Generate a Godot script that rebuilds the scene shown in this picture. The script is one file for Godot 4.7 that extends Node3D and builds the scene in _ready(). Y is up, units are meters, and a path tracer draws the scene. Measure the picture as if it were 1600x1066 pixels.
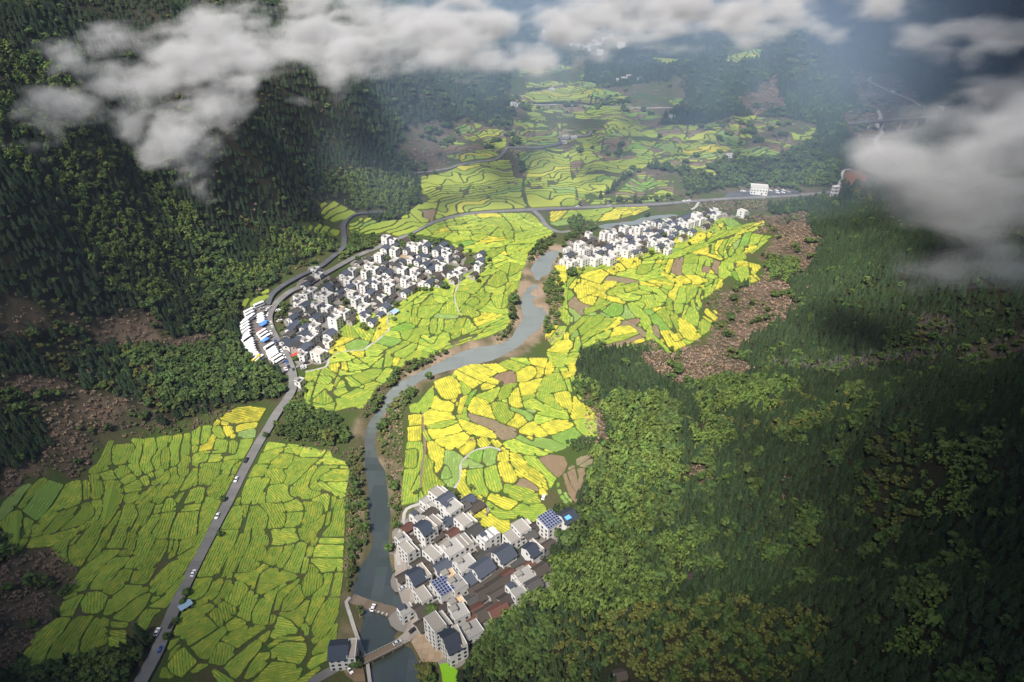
extends Node3D
# An aerial view of a mountain valley: rapeseed fields, three white villages by a river, wooded hills and low cloud.
# Units are metres; plan positions in the tables below are decimetres (x z x z ...) in the world.

const YELLOW := Color(0.44, 0.375, 0.045)
const LIME := Color(0.188, 0.240, 0.040)
const LEAF := Color(0.12, 0.20, 0.03)
const DECK_Y := 760.0
const SOIL := Color(0.17, 0.115, 0.075)

var rng := RandomNumberGenerator.new()
var fine := FastNoiseLite.new()
var broad := FastNoiseLite.new()
var relief := FastNoiseLite.new()
var ridges := FastNoiseLite.new()
var land := PackedFloat32Array()
var land_w := 0
var land_h := 0
var cover := PackedByteArray()
const COVER_X0 := -1500.0
const COVER_Z0 := -2100.0
const COVER_STEP := 4.0
const COVER_W := 750
const COVER_H := 560
var river := PackedVector2Array()
var pond := PackedVector2Array()
var taken := {}
var cached := {}
var mats := {}


class Shape:
	var v := PackedVector3Array()
	var c := PackedColorArray()
	func tri(p: Vector3, q: Vector3, r: Vector3, col: Color) -> void:
		v.append(p); v.append(q); v.append(r)
		c.append(col); c.append(col); c.append(col)
	func tri3(p: Vector3, q: Vector3, r: Vector3, cp: Color, cq: Color, cr: Color) -> void:
		v.append(p); v.append(q); v.append(r)
		c.append(cp); c.append(cq); c.append(cr)
	func quad(p: Vector3, q: Vector3, r: Vector3, s: Vector3, col: Color) -> void:
		tri(p, q, r, col); tri(p, r, s, col)
	func box(at: Vector3, size: Vector3, col: Color, turn := Basis()) -> void:
		var h := size * 0.5
		var k: Array[Vector3] = []
		for i in 8:
			k.append(at + turn * Vector3(h.x if i & 1 else -h.x, h.y if i & 2 else -h.y, h.z if i & 4 else -h.z))
		quad(k[0], k[1], k[3], k[2], col); quad(k[5], k[4], k[6], k[7], col)
		quad(k[4], k[0], k[2], k[6], col); quad(k[1], k[5], k[7], k[3], col)
		quad(k[2], k[3], k[7], k[6], col); quad(k[4], k[5], k[1], k[0], col)
	func lump(at: Vector3, r: Vector3, col: Color, g: RandomNumberGenerator) -> void:   # a small leaf clump of eight uneven faces
		var k: Array[Vector3] = []
		for d in [Vector3.RIGHT, Vector3.LEFT, Vector3.UP, Vector3.DOWN, Vector3.BACK, Vector3.FORWARD]:
			var e: Vector3 = d + Vector3(g.randf_range(-.35, .35), g.randf_range(-.35, .35), g.randf_range(-.35, .35))
			k.append(at + e * r)
		for t in [[0, 2, 4], [4, 2, 1], [1, 2, 5], [5, 2, 0], [0, 4, 3], [4, 1, 3], [1, 5, 3], [5, 0, 3]]:
			var s := g.randf_range(0.8, 1.2)
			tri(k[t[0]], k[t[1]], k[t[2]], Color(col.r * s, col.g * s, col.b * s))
	func mesh() -> ArrayMesh:
		var m := ArrayMesh.new()
		if v.is_empty():
			return m
		var a := []
		a.resize(Mesh.ARRAY_MAX)
		a[Mesh.ARRAY_VERTEX] = v
		a[Mesh.ARRAY_COLOR] = c
		m.add_surface_from_arrays(Mesh.PRIMITIVE_TRIANGLES, a)
		return m


const LAND_X0 := -1760.0
const LAND_Z0 := -3240.0
const LAND_STEP := 40.0
const LAND := [
	"2280 2273 2267 2261 2255 2249 2244 2240 2235 2231 2227 2223 2219 2216 2213 2210 2207 2204 2201 2199 2196 2194 2192 2190 2188 2187 2185 2184 2182 2181 2179 2178 2176 2174 2173 2171 2170 2168 2166 2165 2163 2161 2160 2158 2156 2154 2153 2151 2148 2146 2143 2140 2136 2132 2127 2122 2116 2109 2102 2094 2086 2077 2069 2062 2054 2049 2044 2042 2042 2043 2046 2049 2054 2059 2064 2069 2074 2079 2084 2089 2093 2097 2101 2104 2108 2112 2115 2119 2124 2128 2133",
	"2270 2263 2256 2250 2244 2239 2233 2229 2224 2220 2216 2212 2208 2205 2201 2198 2195 2192 2190 2187 2184 2182 2180 2178 2176 2174 2172 2171 2169 2167 2166 2164 2162 2160 2159 2157 2155 2153 2152 2150 2148 2146 2145 2143 2141 2140 2138 2136 2135 2132 2130 2127 2124 2120 2115 2110 2104 2098 2091 2083 2075 2066 2058 2050 2042 2036 2032 2030 2030 2032 2036 2040 2046 2051 2057 2063 2069 2074 2079 2084 2089 2093 2097 2100 2104 2107 2111 2115 2120 2124 2129",
	"2260 2253 2246 2240 2234 2228 2223 2218 2213 2209 2205 2201 2197 2194 2190 2187 2184 2181 2178 2175 2172 2170 2167 2165 2163 2161 2159 2157 2155 2154 2152 2150 2148 2146 2144 2142 2140 2138 2136 2134 2132 2131 2129 2127 2126 2124 2123 2121 2120 2118 2116 2113 2111 2107 2103 2098 2093 2086 2079 2072 2063 2055 2046 2038 2030 2023 2019 2017 2018 2022 2026 2032 2038 2045 2051 2058 2064 2070 2076 2081 2085 2089 2093 2097 2100 2104 2107 2111 2116 2121 2126",
	"2250 2242 2235 2229 2223 2217 2212 2207 2202 2198 2194 2190 2186 2182 2179 2176 2172 2169 2166 2163 2160 2158 2155 2153 2150 2148 2146 2144 2142 2139 2137 2135 2133 2131 2128 2126 2124 2122 2120 2118 2116 2114 2112 2110 2109 2107 2106 2105 2104 2102 2101 2099 2096 2093 2089 2085 2080 2074 2067 2060 2052 2043 2035 2026 2018 2012 2007 2005 2008 2012 2017 2024 2031 2038 2046 2053 2060 2066 2072 2078 2082 2087 2091 2094 2097 2101 2104 2108 2113 2117 2122",
	"2240 2232 2225 2219 2212 2207 2201 2196 2191 2187 2183 2179 2175 2171 2168 2164 2161 2158 2155 2151 2148 2145 2143 2140 2137 2135 2132 2130 2127 2125 2122 2120 2117 2115 2112 2110 2107 2105 2103 2100 2098 2096 2094 2093 2091 2090 2089 2088 2086 2085 2084 2082 2080 2078 2075 2071 2067 2061 2055 2048 2040 2032 2023 2015 2007 2001 1996 1996 1998 2003 2009 2017 2025 2033 2041 2049 2056 2063 2070 2075 2080 2085 2089 2092 2095 2098 2101 2105 2110 2115 2120",
	"2230 2222 2215 2208 2202 2196 2190 2185 2181 2176 2172 2168 2164 2160 2157 2153 2150 2147 2143 2140 2136 2133 2130 2127 2124 2121 2119 2116 2113 2110 2107 2104 2101 2098 2096 2093 2090 2087 2085 2082 2080 2077 2075 2073 2072 2070 2069 2068 2068 2067 2066 2065 2063 2061 2059 2056 2052 2047 2041 2035 2027 2019 2011 2004 1997 1991 1987 1987 1990 1995 2002 2010 2018 2027 2036 2045 2053 2061 2067 2074 2079 2083 2087 2091 2094 2096 2099 2103 2108 2113 2118",
	"2220 2212 2205 2198 2191 2185 2180 2175 2170 2165 2161 2157 2153 2150 2146 2142 2139 2135 2132 2128 2125 2121 2118 2114 2111 2108 2105 2101 2098 2095 2091 2088 2084 2081 2078 2075 2071 2068 2065 2063 2060 2057 2055 2053 2051 2050 2049 2048 2047 2046 2046 2045 2044 2043 2041 2039 2036 2031 2026 2020 2013 2006 1999 1991 1985 1980 1978 1978 1981 1987 1994 2003 2012 2022 2032 2041 2050 2058 2066 2072 2078 2083 2087 2090 2093 2096 2098 2102 2107 2112 2117",
	"2210 2202 2195 2188 2181 2175 2169 2164 2159 2155 2151 2147 2143 2139 2135 2132 2128 2124 2120 2117 2113 2109 2105 2101 2098 2094 2090 2086 2083 2079 2075 2071 2067 2063 2059 2056 2052 2048 2045 2042 2039 2036 2033 2031 2029 2027 2026 2025 2024 2024 2023 2023 2023 2022 2021 2020 2017 2014 2010 2004 1998 1991 1984 1978 1972 1968 1967 1968 1972 1978 1986 1995 2006 2016 2027 2037 2047 2056 2064 2071 2077 2083 2087 2090 2093 2096 2099 2103 2107 2112 2116",
	"2201 2192 2185 2178 2171 2165 2159 2154 2149 2144 2140 2136 2132 2128 2125 2121 2117 2113 2109 2105 2101 2097 2093 2088 2084 2080 2075 2071 2067 2062 2058 2053 2049 2044 2040 2036 2031 2027 2023 2020 2016 2013 2010 2007 2005 2003 2001 2000 1999 1999 1999 1999 1999 1999 1999 1998 1996 1994 1990 1986 1980 1974 1967 1961 1956 1954 1953 1955 1960 1967 1976 1987 1998 2010 2022 2034 2044 2054 2063 2071 2077 2083 2087 2091 2094 2097 2100 2104 2108 2112 2116",
	"2191 2183 2175 2168 2161 2155 2149 2144 2139 2134 2130 2126 2122 2118 2114 2110 2106 2102 2098 2093 2089 2084 2080 2075 2070 2065 2060 2055 2050 2045 2040 2035 2030 2025 2020 2015 2010 2005 2001 1996 1992 1988 1985 1981 1979 1976 1974 1973 1971 1971 1971 1971 1972 1972 1973 1973 1973 1971 1968 1964 1959 1953 1947 1941 1937 1935 1936 1939 1945 1954 1964 1976 1989 2003 2016 2029 2041 2052 2062 2070 2077 2083 2088 2092 2096 2099 2102 2105 2109 2112 2116",
	"2182 2174 2165 2158 2151 2145 2139 2134 2129 2124 2120 2116 2112 2108 2104 2100 2095 2091 2086 2082 2077 2072 2067 2061 2056 2050 2045 2039 2033 2028 2022 2016 2010 2004 1998 1993 1987 1982 1976 1971 1967 1962 1958 1954 1950 1947 1945 1942 1941 1940 1940 1940 1941 1942 1943 1944 1945 1944 1942 1939 1934 1928 1922 1917 1914 1912 1914 1919 1927 1937 1950 1964 1979 1994 2009 2024 2037 2049 2060 2069 2077 2083 2089 2093 2097 2100 2103 2106 2110 2113 2117",
	"2174 2165 2156 2148 2141 2135 2129 2124 2119 2115 2111 2106 2102 2098 2094 2089 2085 2080 2075 2070 2065 2059 2053 2048 2042 2035 2029 2022 2016 2009 2003 1996 1989 1982 1976 1969 1963 1957 1951 1945 1939 1934 1929 1924 1920 1916 1912 1909 1907 1906 1905 1905 1906 1907 1909 1911 1913 1913 1912 1909 1904 1899 1892 1887 1884 1884 1887 1894 1904 1917 1932 1948 1966 1984 2001 2017 2032 2046 2058 2068 2076 2083 2089 2094 2098 2101 2104 2107 2110 2113 2116",
	"2165 2156 2147 2139 2132 2126 2120 2115 2110 2105 2101 2097 2093 2088 2084 2079 2074 2069 2064 2058 2053 2046 2040 2033 2027 2020 2013 2005 1998 1990 1983 1975 1967 1960 1952 1945 1938 1931 1924 1917 1910 1904 1898 1892 1887 1882 1877 1873 1870 1868 1866 1866 1866 1868 1870 1873 1875 1877 1877 1874 1869 1863 1856 1851 1849 1850 1855 1863 1876 1892 1910 1930 1951 1971 1991 2010 2027 2042 2054 2066 2075 2082 2089 2094 2098 2101 2104 2107 2110 2113 2115",
	"2157 2148 2139 2131 2123 2117 2111 2106 2101 2097 2092 2088 2084 2079 2074 2069 2064 2059 2053 2047 2040 2033 2026 2019 2012 2004 1996 1988 1979 1971 1962 1953 1945 1936 1928 1919 1911 1903 1895 1887 1880 1872 1865 1858 1852 1846 1840 1834 1830 1826 1823 1822 1822 1822 1825 1828 1831 1834 1835 1832 1827 1819 1812 1807 1805 1808 1815 1827 1843 1862 1885 1908 1933 1957 1979 2000 2019 2036 2050 2062 2072 2080 2087 2092 2097 2100 2104 2106 2109 2111 2114",
	"2150 2140 2131 2122 2115 2108 2102 2097 2093 2088 2084 2079 2075 2070 2065 2060 2054 2048 2042 2035 2028 2020 2013 2004 1996 1987 1978 1969 1960 1950 1941 1931 1921 1912 1902 1892 1883 1874 1865 1856 1847 1839 1831 1823 1815 1807 1799 1792 1786 1781 1776 1773 1771 1771 1772 1775 1779 1782 1785 1783 1776 1767 1758 1753 1752 1757 1768 1783 1804 1828 1855 1883 1912 1940 1966 1990 2011 2029 2045 2058 2068 2077 2084 2090 2094 2098 2101 2104 2107 2109 2111",
	"2143 2133 2124 2115 2107 2100 2095 2090 2085 2080 2076 2071 2066 2061 2056 2050 2044 2038 2031 2023 2015 2007 1999 1990 1980 1971 1961 1950 1940 1929 1918 1908 1897 1886 1875 1864 1854 1843 1833 1823 1813 1804 1794 1785 1775 1766 1756 1747 1739 1731 1725 1719 1716 1713 1713 1714 1717 1721 1724 1723 1715 1703 1694 1689 1690 1698 1712 1733 1758 1788 1820 1854 1888 1920 1950 1977 2001 2021 2038 2051 2063 2072 2080 2086 2090 2094 2098 2101 2103 2105 2108",
	"2137 2127 2117 2108 2100 2094 2088 2083 2078 2073 2068 2064 2058 2053 2047 2041 2034 2027 2019 2011 2003 1994 1984 1974 1964 1953 1942 1931 1919 1907 1895 1883 1871 1859 1847 1835 1823 1811 1800 1789 1778 1767 1756 1745 1733 1722 1711 1700 1689 1679 1669 1661 1654 1649 1646 1645 1645 1648 1650 1649 1638 1625 1616 1613 1618 1630 1649 1675 1707 1743 1781 1821 1861 1898 1932 1962 1988 2010 2028 2043 2055 2065 2073 2079 2085 2089 2092 2095 2098 2100 2102",
	"2132 2122 2112 2103 2095 2088 2082 2077 2072 2067 2062 2056 2051 2045 2039 2032 2024 2017 2008 1999 1990 1980 1970 1959 1947 1936 1923 1911 1898 1885 1872 1858 1845 1831 1818 1804 1791 1778 1765 1753 1740 1728 1716 1703 1690 1677 1663 1649 1636 1623 1610 1599 1589 1580 1572 1567 1563 1561 1559 1554 1543 1532 1526 1526 1535 1553 1578 1611 1650 1692 1738 1785 1830 1873 1912 1946 1974 1997 2017 2032 2045 2056 2064 2071 2077 2081 2085 2088 2091 2094 2096",
	"2127 2117 2107 2098 2090 2083 2077 2071 2066 2060 2055 2049 2043 2037 2030 2023 2015 2006 1997 1987 1977 1966 1955 1943 1930 1917 1904 1890 1876 1862 1847 1832 1817 1802 1787 1772 1757 1743 1729 1715 1701 1687 1674 1659 1645 1629 1613 1597 1581 1565 1549 1533 1519 1505 1493 1482 1472 1463 1455 1446 1435 1427 1424 1429 1444 1468 1501 1541 1587 1637 1691 1744 1797 1846 1889 1926 1957 1982 2002 2019 2032 2043 2053 2060 2066 2072 2076 2080 2083 2085 2088",
	"2123 2113 2103 2095 2086 2079 2073 2066 2061 2055 2049 2043 2036 2029 2022 2014 2005 1996 1986 1975 1964 1952 1939 1926 1913 1899 1884 1869 1853 1838 1821 1805 1788 1772 1755 1739 1723 1707 1691 1676 1660 1645 1630 1614 1598 1581 1562 1543 1524 1505 1485 1466 1447 1428 1410 1393 1376 1360 1345 1332 1320 1313 1314 1325 1346 1377 1417 1466 1520 1578 1639 1700 1760 1815 1864 1904 1936 1962 1984 2001 2016 2028 2038 2047 2054 2060 2064 2069 2072 2075 2078",
	"2119 2109 2100 2091 2083 2075 2068 2062 2056 2049 2043 2036 2029 2022 2014 2005 1995 1985 1974 1963 1950 1937 1924 1909 1895 1879 1863 1847 1830 1813 1795 1777 1759 1741 1722 1704 1686 1669 1652 1635 1618 1601 1585 1568 1550 1530 1510 1488 1466 1444 1421 1398 1375 1351 1327 1303 1279 1256 1234 1215 1201 1195 1199 1215 1243 1282 1331 1388 1450 1516 1584 1653 1719 1781 1835 1878 1911 1939 1961 1980 1996 2010 2021 2030 2038 2045 2051 2056 2060 2063 2066",
	"2116 2106 2096 2087 2079 2072 2064 2057 2051 2044 2037 2030 2022 2014 2005 1996 1986 1974 1963 1950 1937 1922 1908 1892 1876 1860 1842 1825 1806 1787 1768 1748 1728 1708 1688 1669 1649 1630 1611 1592 1574 1556 1538 1519 1500 1478 1456 1432 1408 1383 1358 1331 1304 1275 1245 1215 1184 1154 1125 1101 1084 1077 1084 1105 1140 1187 1245 1309 1379 1452 1527 1601 1673 1740 1800 1844 1880 1909 1934 1955 1973 1988 2000 2011 2020 2028 2035 2041 2045 2050 2053",
	"2112 2102 2093 2084 2076 2068 2060 2053 2046 2039 2031 2024 2016 2007 1997 1987 1976 1964 1951 1937 1922 1907 1891 1874 1857 1839 1821 1801 1782 1761 1740 1719 1697 1675 1653 1632 1610 1589 1568 1548 1528 1508 1489 1469 1448 1425 1401 1376 1350 1324 1296 1267 1236 1203 1169 1133 1096 1059 1023 992 971 962 971 997 1040 1095 1161 1233 1310 1389 1468 1547 1622 1692 1753 1802 1842 1875 1902 1926 1945 1962 1977 1989 2000 2009 2017 2023 2029 2034 2039",
	"2108 2098 2089 2080 2072 2064 2056 2048 2041 2033 2025 2017 2009 1999 1989 1978 1965 1952 1938 1924 1908 1891 1874 1856 1838 1818 1798 1778 1756 1734 1712 1689 1665 1641 1617 1594 1570 1547 1525 1503 1481 1459 1438 1417 1394 1371 1346 1321 1294 1266 1237 1206 1173 1138 1100 1060 1018 974 932 895 867 855 865 897 947 1011 1084 1163 1244 1327 1410 1491 1568 1639 1702 1755 1799 1835 1866 1892 1915 1934 1951 1965 1977 1988 1997 2004 2011 2017 2022",
	"2104 2094 2085 2076 2067 2059 2051 2043 2035 2027 2019 2011 2001 1991 1980 1968 1955 1941 1926 1910 1893 1875 1857 1837 1817 1797 1775 1753 1731 1707 1683 1657 1632 1606 1580 1555 1529 1505 1480 1456 1433 1410 1387 1364 1341 1317 1292 1266 1239 1211 1182 1150 1117 1080 1041 998 953 906 858 814 779 762 772 810 868 939 1018 1101 1185 1271 1355 1436 1514 1585 1650 1705 1753 1793 1827 1856 1882 1903 1922 1938 1952 1964 1974 1983 1991 1998 2004",
	"2100 2090 2081 2071 2063 2054 2046 2038 2030 2021 2013 2003 1994 1983 1971 1958 1944 1929 1913 1895 1877 1858 1838 1818 1797 1774 1752 1728 1704 1679 1653 1626 1598 1571 1543 1515 1488 1461 1435 1409 1384 1359 1335 1311 1288 1263 1239 1214 1187 1160 1131 1101 1068 1032 993 950 905 856 806 757 715 690 700 745 810 886 967 1050 1135 1220 1304 1385 1462 1533 1598 1655 1706 1749 1786 1819 1847 1871 1892 1910 1925 1939 1951 1961 1970 1978 1985",
	"2096 2085 2076 2066 2057 2049 2040 2031 2023 2014 2005 1996 1985 1974 1961 1948 1933 1916 1899 1880 1861 1841 1820 1798 1775 1752 1727 1702 1677 1650 1622 1593 1564 1534 1505 1475 1446 1417 1389 1361 1334 1309 1284 1259 1235 1211 1187 1163 1138 1113 1086 1057 1026 993 957 917 874 828 779 730 686 656 665 715 780 854 933 1014 1096 1178 1259 1337 1413 1483 1548 1607 1659 1705 1745 1780 1810 1837 1860 1880 1897 1912 1926 1937 1947 1956 1964",
	"2090 2080 2070 2061 2051 2042 2033 2025 2016 2007 1997 1987 1976 1965 1951 1937 1921 1903 1884 1865 1844 1822 1800 1777 1753 1728 1702 1676 1649 1620 1590 1560 1529 1498 1466 1434 1403 1372 1342 1313 1285 1258 1232 1207 1183 1160 1137 1115 1092 1069 1045 1020 992 963 932 898 861 821 779 737 700 677 685 724 781 846 916 990 1065 1142 1219 1295 1368 1437 1501 1561 1614 1661 1704 1741 1773 1802 1827 1849 1868 1885 1899 1912 1923 1933 1942",
	"2085 2074 2064 2054 2045 2035 2026 2017 2007 1998 1988 1978 1967 1954 1940 1925 1908 1889 1869 1848 1826 1804 1780 1755 1730 1704 1677 1649 1620 1590 1559 1527 1494 1461 1427 1394 1361 1328 1296 1265 1235 1207 1181 1156 1132 1110 1089 1069 1049 1029 1008 987 965 942 917 890 862 832 802 772 746 733 738 764 805 856 914 976 1043 1113 1185 1256 1326 1394 1457 1516 1570 1619 1663 1702 1736 1767 1793 1817 1838 1856 1872 1886 1898 1909 1919",
	"2079 2068 2057 2047 2037 2027 2017 2008 1998 1988 1978 1967 1956 1943 1928 1912 1894 1874 1853 1831 1808 1784 1759 1733 1707 1679 1651 1621 1591 1559 1527 1493 1459 1424 1388 1353 1318 1283 1250 1217 1186 1157 1130 1105 1082 1062 1043 1025 1008 992 975 959 942 926 908 891 873 856 839 823 810 804 807 820 844 877 919 969 1026 1088 1154 1221 1288 1353 1416 1475 1529 1579 1624 1664 1700 1732 1760 1785 1807 1827 1844 1859 1873 1885 1895",
	"2072 2061 2050 2039 2028 2018 2008 1998 1988 1977 1967 1955 1943 1930 1915 1898 1878 1857 1835 1812 1788 1763 1737 1711 1683 1654 1624 1594 1562 1529 1495 1460 1424 1387 1350 1313 1276 1240 1204 1170 1137 1107 1079 1054 1033 1014 997 983 969 957 945 933 923 913 904 896 889 884 881 880 880 879 878 879 885 900 926 963 1010 1064 1124 1188 1252 1316 1377 1436 1490 1540 1586 1627 1665 1698 1727 1753 1777 1797 1815 1832 1846 1859 1871",
	"2065 2053 2041 2030 2019 2008 1997 1987 1976 1965 1954 1942 1929 1915 1900 1882 1861 1839 1817 1793 1768 1742 1715 1687 1659 1629 1598 1566 1533 1499 1463 1427 1389 1351 1313 1274 1235 1196 1159 1123 1089 1057 1029 1005 984 967 953 942 932 924 916 909 904 900 899 899 902 909 919 931 942 948 942 928 916 913 924 951 989 1038 1095 1155 1218 1280 1341 1399 1454 1504 1550 1592 1630 1664 1695 1722 1746 1767 1787 1804 1819 1833 1846",
	"2056 2044 2032 2020 2009 1997 1986 1974 1963 1951 1939 1926 1913 1898 1882 1863 1842 1820 1797 1772 1747 1720 1693 1664 1634 1604 1572 1539 1505 1469 1432 1395 1356 1316 1276 1235 1195 1154 1115 1077 1041 1008 979 955 936 921 911 903 897 892 888 886 885 886 890 897 908 922 942 964 986 998 987 955 924 907 908 928 962 1009 1063 1122 1184 1246 1307 1365 1420 1470 1517 1559 1597 1632 1663 1691 1716 1738 1758 1776 1792 1807 1820",
	"2048 2035 2022 2010 1998 1985 1973 1961 1948 1936 1923 1909 1895 1879 1862 1843 1822 1799 1775 1751 1725 1698 1670 1640 1610 1579 1546 1512 1477 1440 1403 1364 1324 1283 1241 1198 1156 1113 1072 1032 994 960 930 906 888 876 869 865 863 862 861 861 863 868 876 886 900 918 941 968 995 1014 995 944 898 873 871 890 926 973 1029 1089 1152 1214 1275 1333 1388 1438 1485 1527 1566 1601 1632 1660 1686 1709 1729 1748 1765 1780 1794",
	"2038 2025 2012 1999 1985 1972 1959 1946 1933 1919 1905 1891 1875 1859 1841 1821 1800 1777 1753 1728 1702 1675 1646 1617 1586 1554 1521 1486 1450 1413 1374 1334 1292 1250 1207 1163 1119 1074 1031 989 949 913 882 858 841 832 829 829 831 833 835 837 840 846 855 865 878 894 912 933 952 961 933 875 829 808 813 839 881 933 993 1056 1120 1184 1246 1304 1359 1409 1455 1497 1536 1570 1602 1630 1656 1679 1701 1720 1737 1753 1768",
	"2029 2014 2000 1986 1972 1959 1945 1930 1916 1902 1887 1871 1855 1837 1819 1799 1777 1754 1730 1705 1679 1652 1623 1593 1562 1530 1496 1461 1424 1386 1346 1305 1263 1219 1175 1129 1083 1037 991 947 906 868 836 810 794 789 790 795 800 805 808 811 814 820 827 834 843 851 858 862 861 845 806 754 720 715 737 777 830 891 956 1023 1091 1156 1219 1277 1332 1382 1428 1469 1507 1542 1573 1601 1627 1651 1672 1692 1710 1726 1741",
	"2018 2003 1988 1974 1959 1944 1929 1914 1899 1883 1867 1851 1833 1815 1796 1775 1754 1731 1707 1682 1656 1628 1600 1570 1539 1506 1472 1436 1399 1360 1320 1278 1235 1190 1145 1098 1050 1002 954 908 864 825 792 766 750 748 754 762 771 777 780 782 784 788 792 796 797 795 786 771 746 708 657 608 590 610 654 713 779 849 921 993 1063 1131 1195 1254 1308 1357 1402 1443 1480 1514 1545 1573 1599 1623 1644 1664 1682 1699 1715",
	"2007 1992 1976 1960 1945 1929 1913 1897 1880 1864 1847 1829 1811 1792 1772 1752 1730 1707 1683 1658 1632 1605 1577 1547 1516 1483 1449 1413 1376 1336 1295 1253 1208 1163 1116 1068 1019 969 919 870 825 785 751 726 712 711 719 731 741 748 749 749 749 751 753 753 747 733 710 675 629 575 517 472 470 512 577 653 732 811 889 966 1040 1110 1174 1233 1286 1335 1378 1418 1455 1488 1518 1546 1571 1595 1616 1636 1655 1672 1688",
	"1996 1980 1963 1946 1930 1913 1896 1879 1861 1844 1826 1808 1789 1769 1749 1728 1706 1683 1660 1635 1609 1582 1554 1525 1494 1462 1427 1391 1354 1314 1272 1229 1184 1137 1089 1040 990 938 886 835 788 746 712 687 675 674 684 698 711 716 714 710 709 710 712 710 699 675 638 587 525 459 400 367 378 433 515 605 694 780 863 944 1020 1092 1157 1215 1267 1314 1357 1395 1430 1462 1492 1519 1544 1567 1589 1609 1628 1645 1662",
	"1984 1967 1950 1932 1914 1897 1879 1860 1842 1823 1805 1785 1766 1746 1725 1704 1682 1659 1636 1612 1586 1560 1533 1504 1473 1441 1407 1371 1333 1293 1251 1207 1161 1113 1064 1014 962 908 854 801 752 708 673 647 634 633 643 659 675 679 671 663 661 665 671 671 658 627 578 514 440 367 306 279 304 373 467 569 664 756 844 928 1006 1078 1143 1200 1250 1295 1336 1373 1407 1438 1466 1493 1517 1540 1562 1582 1601 1618 1635",
	"1972 1954 1936 1917 1899 1880 1861 1842 1822 1803 1783 1763 1743 1722 1701 1679 1658 1635 1612 1588 1564 1538 1511 1483 1453 1422 1388 1353 1315 1274 1232 1187 1140 1092 1041 989 935 880 824 769 718 672 634 606 589 585 592 608 628 629 615 605 606 618 633 640 628 593 535 461 379 300 239 214 252 333 434 542 645 742 833 918 997 1068 1131 1186 1235 1279 1318 1353 1385 1414 1442 1467 1491 1513 1535 1555 1574 1592 1609",
	"1960 1941 1922 1903 1883 1863 1843 1823 1802 1782 1761 1740 1719 1698 1677 1655 1633 1611 1589 1566 1542 1517 1491 1464 1435 1404 1371 1336 1298 1258 1215 1170 1122 1072 1021 967 911 854 796 740 687 638 597 564 542 533 532 537 548 549 540 538 546 571 602 621 614 576 509 426 339 261 206 192 235 319 422 532 639 739 832 917 994 1063 1124 1177 1223 1264 1300 1333 1364 1391 1417 1442 1465 1487 1508 1528 1547 1565 1583",
	"1948 1928 1908 1888 1867 1846 1825 1804 1782 1761 1739 1717 1696 1674 1653 1631 1609 1588 1566 1543 1520 1497 1472 1446 1418 1388 1356 1321 1284 1244 1201 1155 1107 1056 1003 948 891 832 773 715 659 608 564 527 499 484 473 461 447 450 462 473 491 531 581 615 615 572 496 404 313 239 197 199 247 330 432 541 649 750 843 926 1000 1065 1121 1171 1213 1251 1285 1315 1343 1369 1394 1417 1439 1461 1482 1501 1521 1539 1557",
	"1936 1915 1894 1873 1851 1829 1807 1784 1762 1740 1717 1695 1672 1650 1628 1607 1585 1564 1543 1522 1500 1477 1454 1429 1402 1373 1342 1308 1272 1232 1189 1144 1095 1043 989 933 875 815 755 695 637 584 537 498 468 446 429 409 392 392 406 425 455 505 568 618 626 576 487 385 291 223 195 212 270 356 459 568 675 774 864 944 1013 1073 1124 1168 1207 1240 1270 1298 1323 1347 1370 1392 1414 1435 1455 1475 1494 1513 1531",
	"1924 1902 1880 1858 1835 1812 1789 1765 1742 1718 1695 1672 1649 1627 1604 1583 1562 1541 1521 1500 1480 1459 1437 1413 1388 1361 1331 1298 1262 1223 1181 1135 1086 1034 980 923 863 803 741 681 621 566 518 476 444 420 402 382 367 364 374 393 425 475 544 612 632 571 469 358 262 200 186 220 293 389 497 608 715 812 898 971 1034 1087 1131 1169 1202 1231 1257 1281 1304 1326 1347 1368 1389 1409 1429 1449 1468 1487 1505",
	"1912 1889 1866 1843 1819 1795 1771 1746 1722 1698 1673 1649 1626 1603 1581 1559 1538 1518 1499 1480 1461 1441 1421 1399 1376 1350 1322 1290 1255 1217 1175 1130 1081 1029 974 917 857 796 734 672 612 555 503 459 424 399 381 365 355 352 357 369 392 431 489 557 589 533 433 319 220 165 168 223 314 425 545 662 769 862 941 1007 1061 1105 1142 1173 1199 1222 1244 1264 1284 1304 1324 1344 1364 1384 1404 1423 1443 1462 1480",
	"1900 1876 1853 1828 1804 1779 1753 1728 1702 1677 1652 1627 1603 1580 1557 1536 1515 1496 1477 1460 1442 1424 1406 1386 1365 1341 1314 1284 1251 1213 1172 1127 1079 1027 972 915 855 793 731 668 607 547 492 443 406 379 362 352 348 348 349 351 359 380 415 462 498 475 388 274 171 120 144 224 337 469 604 728 835 922 993 1049 1093 1127 1154 1177 1196 1214 1230 1247 1264 1282 1301 1320 1339 1359 1378 1398 1418 1437 1456",
	"1888 1864 1839 1814 1788 1762 1736 1710 1683 1657 1631 1605 1581 1557 1534 1512 1492 1474 1457 1440 1425 1409 1392 1375 1355 1334 1309 1281 1249 1213 1173 1129 1081 1029 975 917 857 795 732 670 606 544 483 429 386 358 344 340 342 347 348 340 335 345 374 422 460 439 351 234 130 80 120 226 364 523 677 807 911 990 1050 1094 1126 1150 1167 1181 1193 1204 1216 1229 1244 1260 1277 1296 1315 1334 1354 1373 1393 1413 1432",
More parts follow.
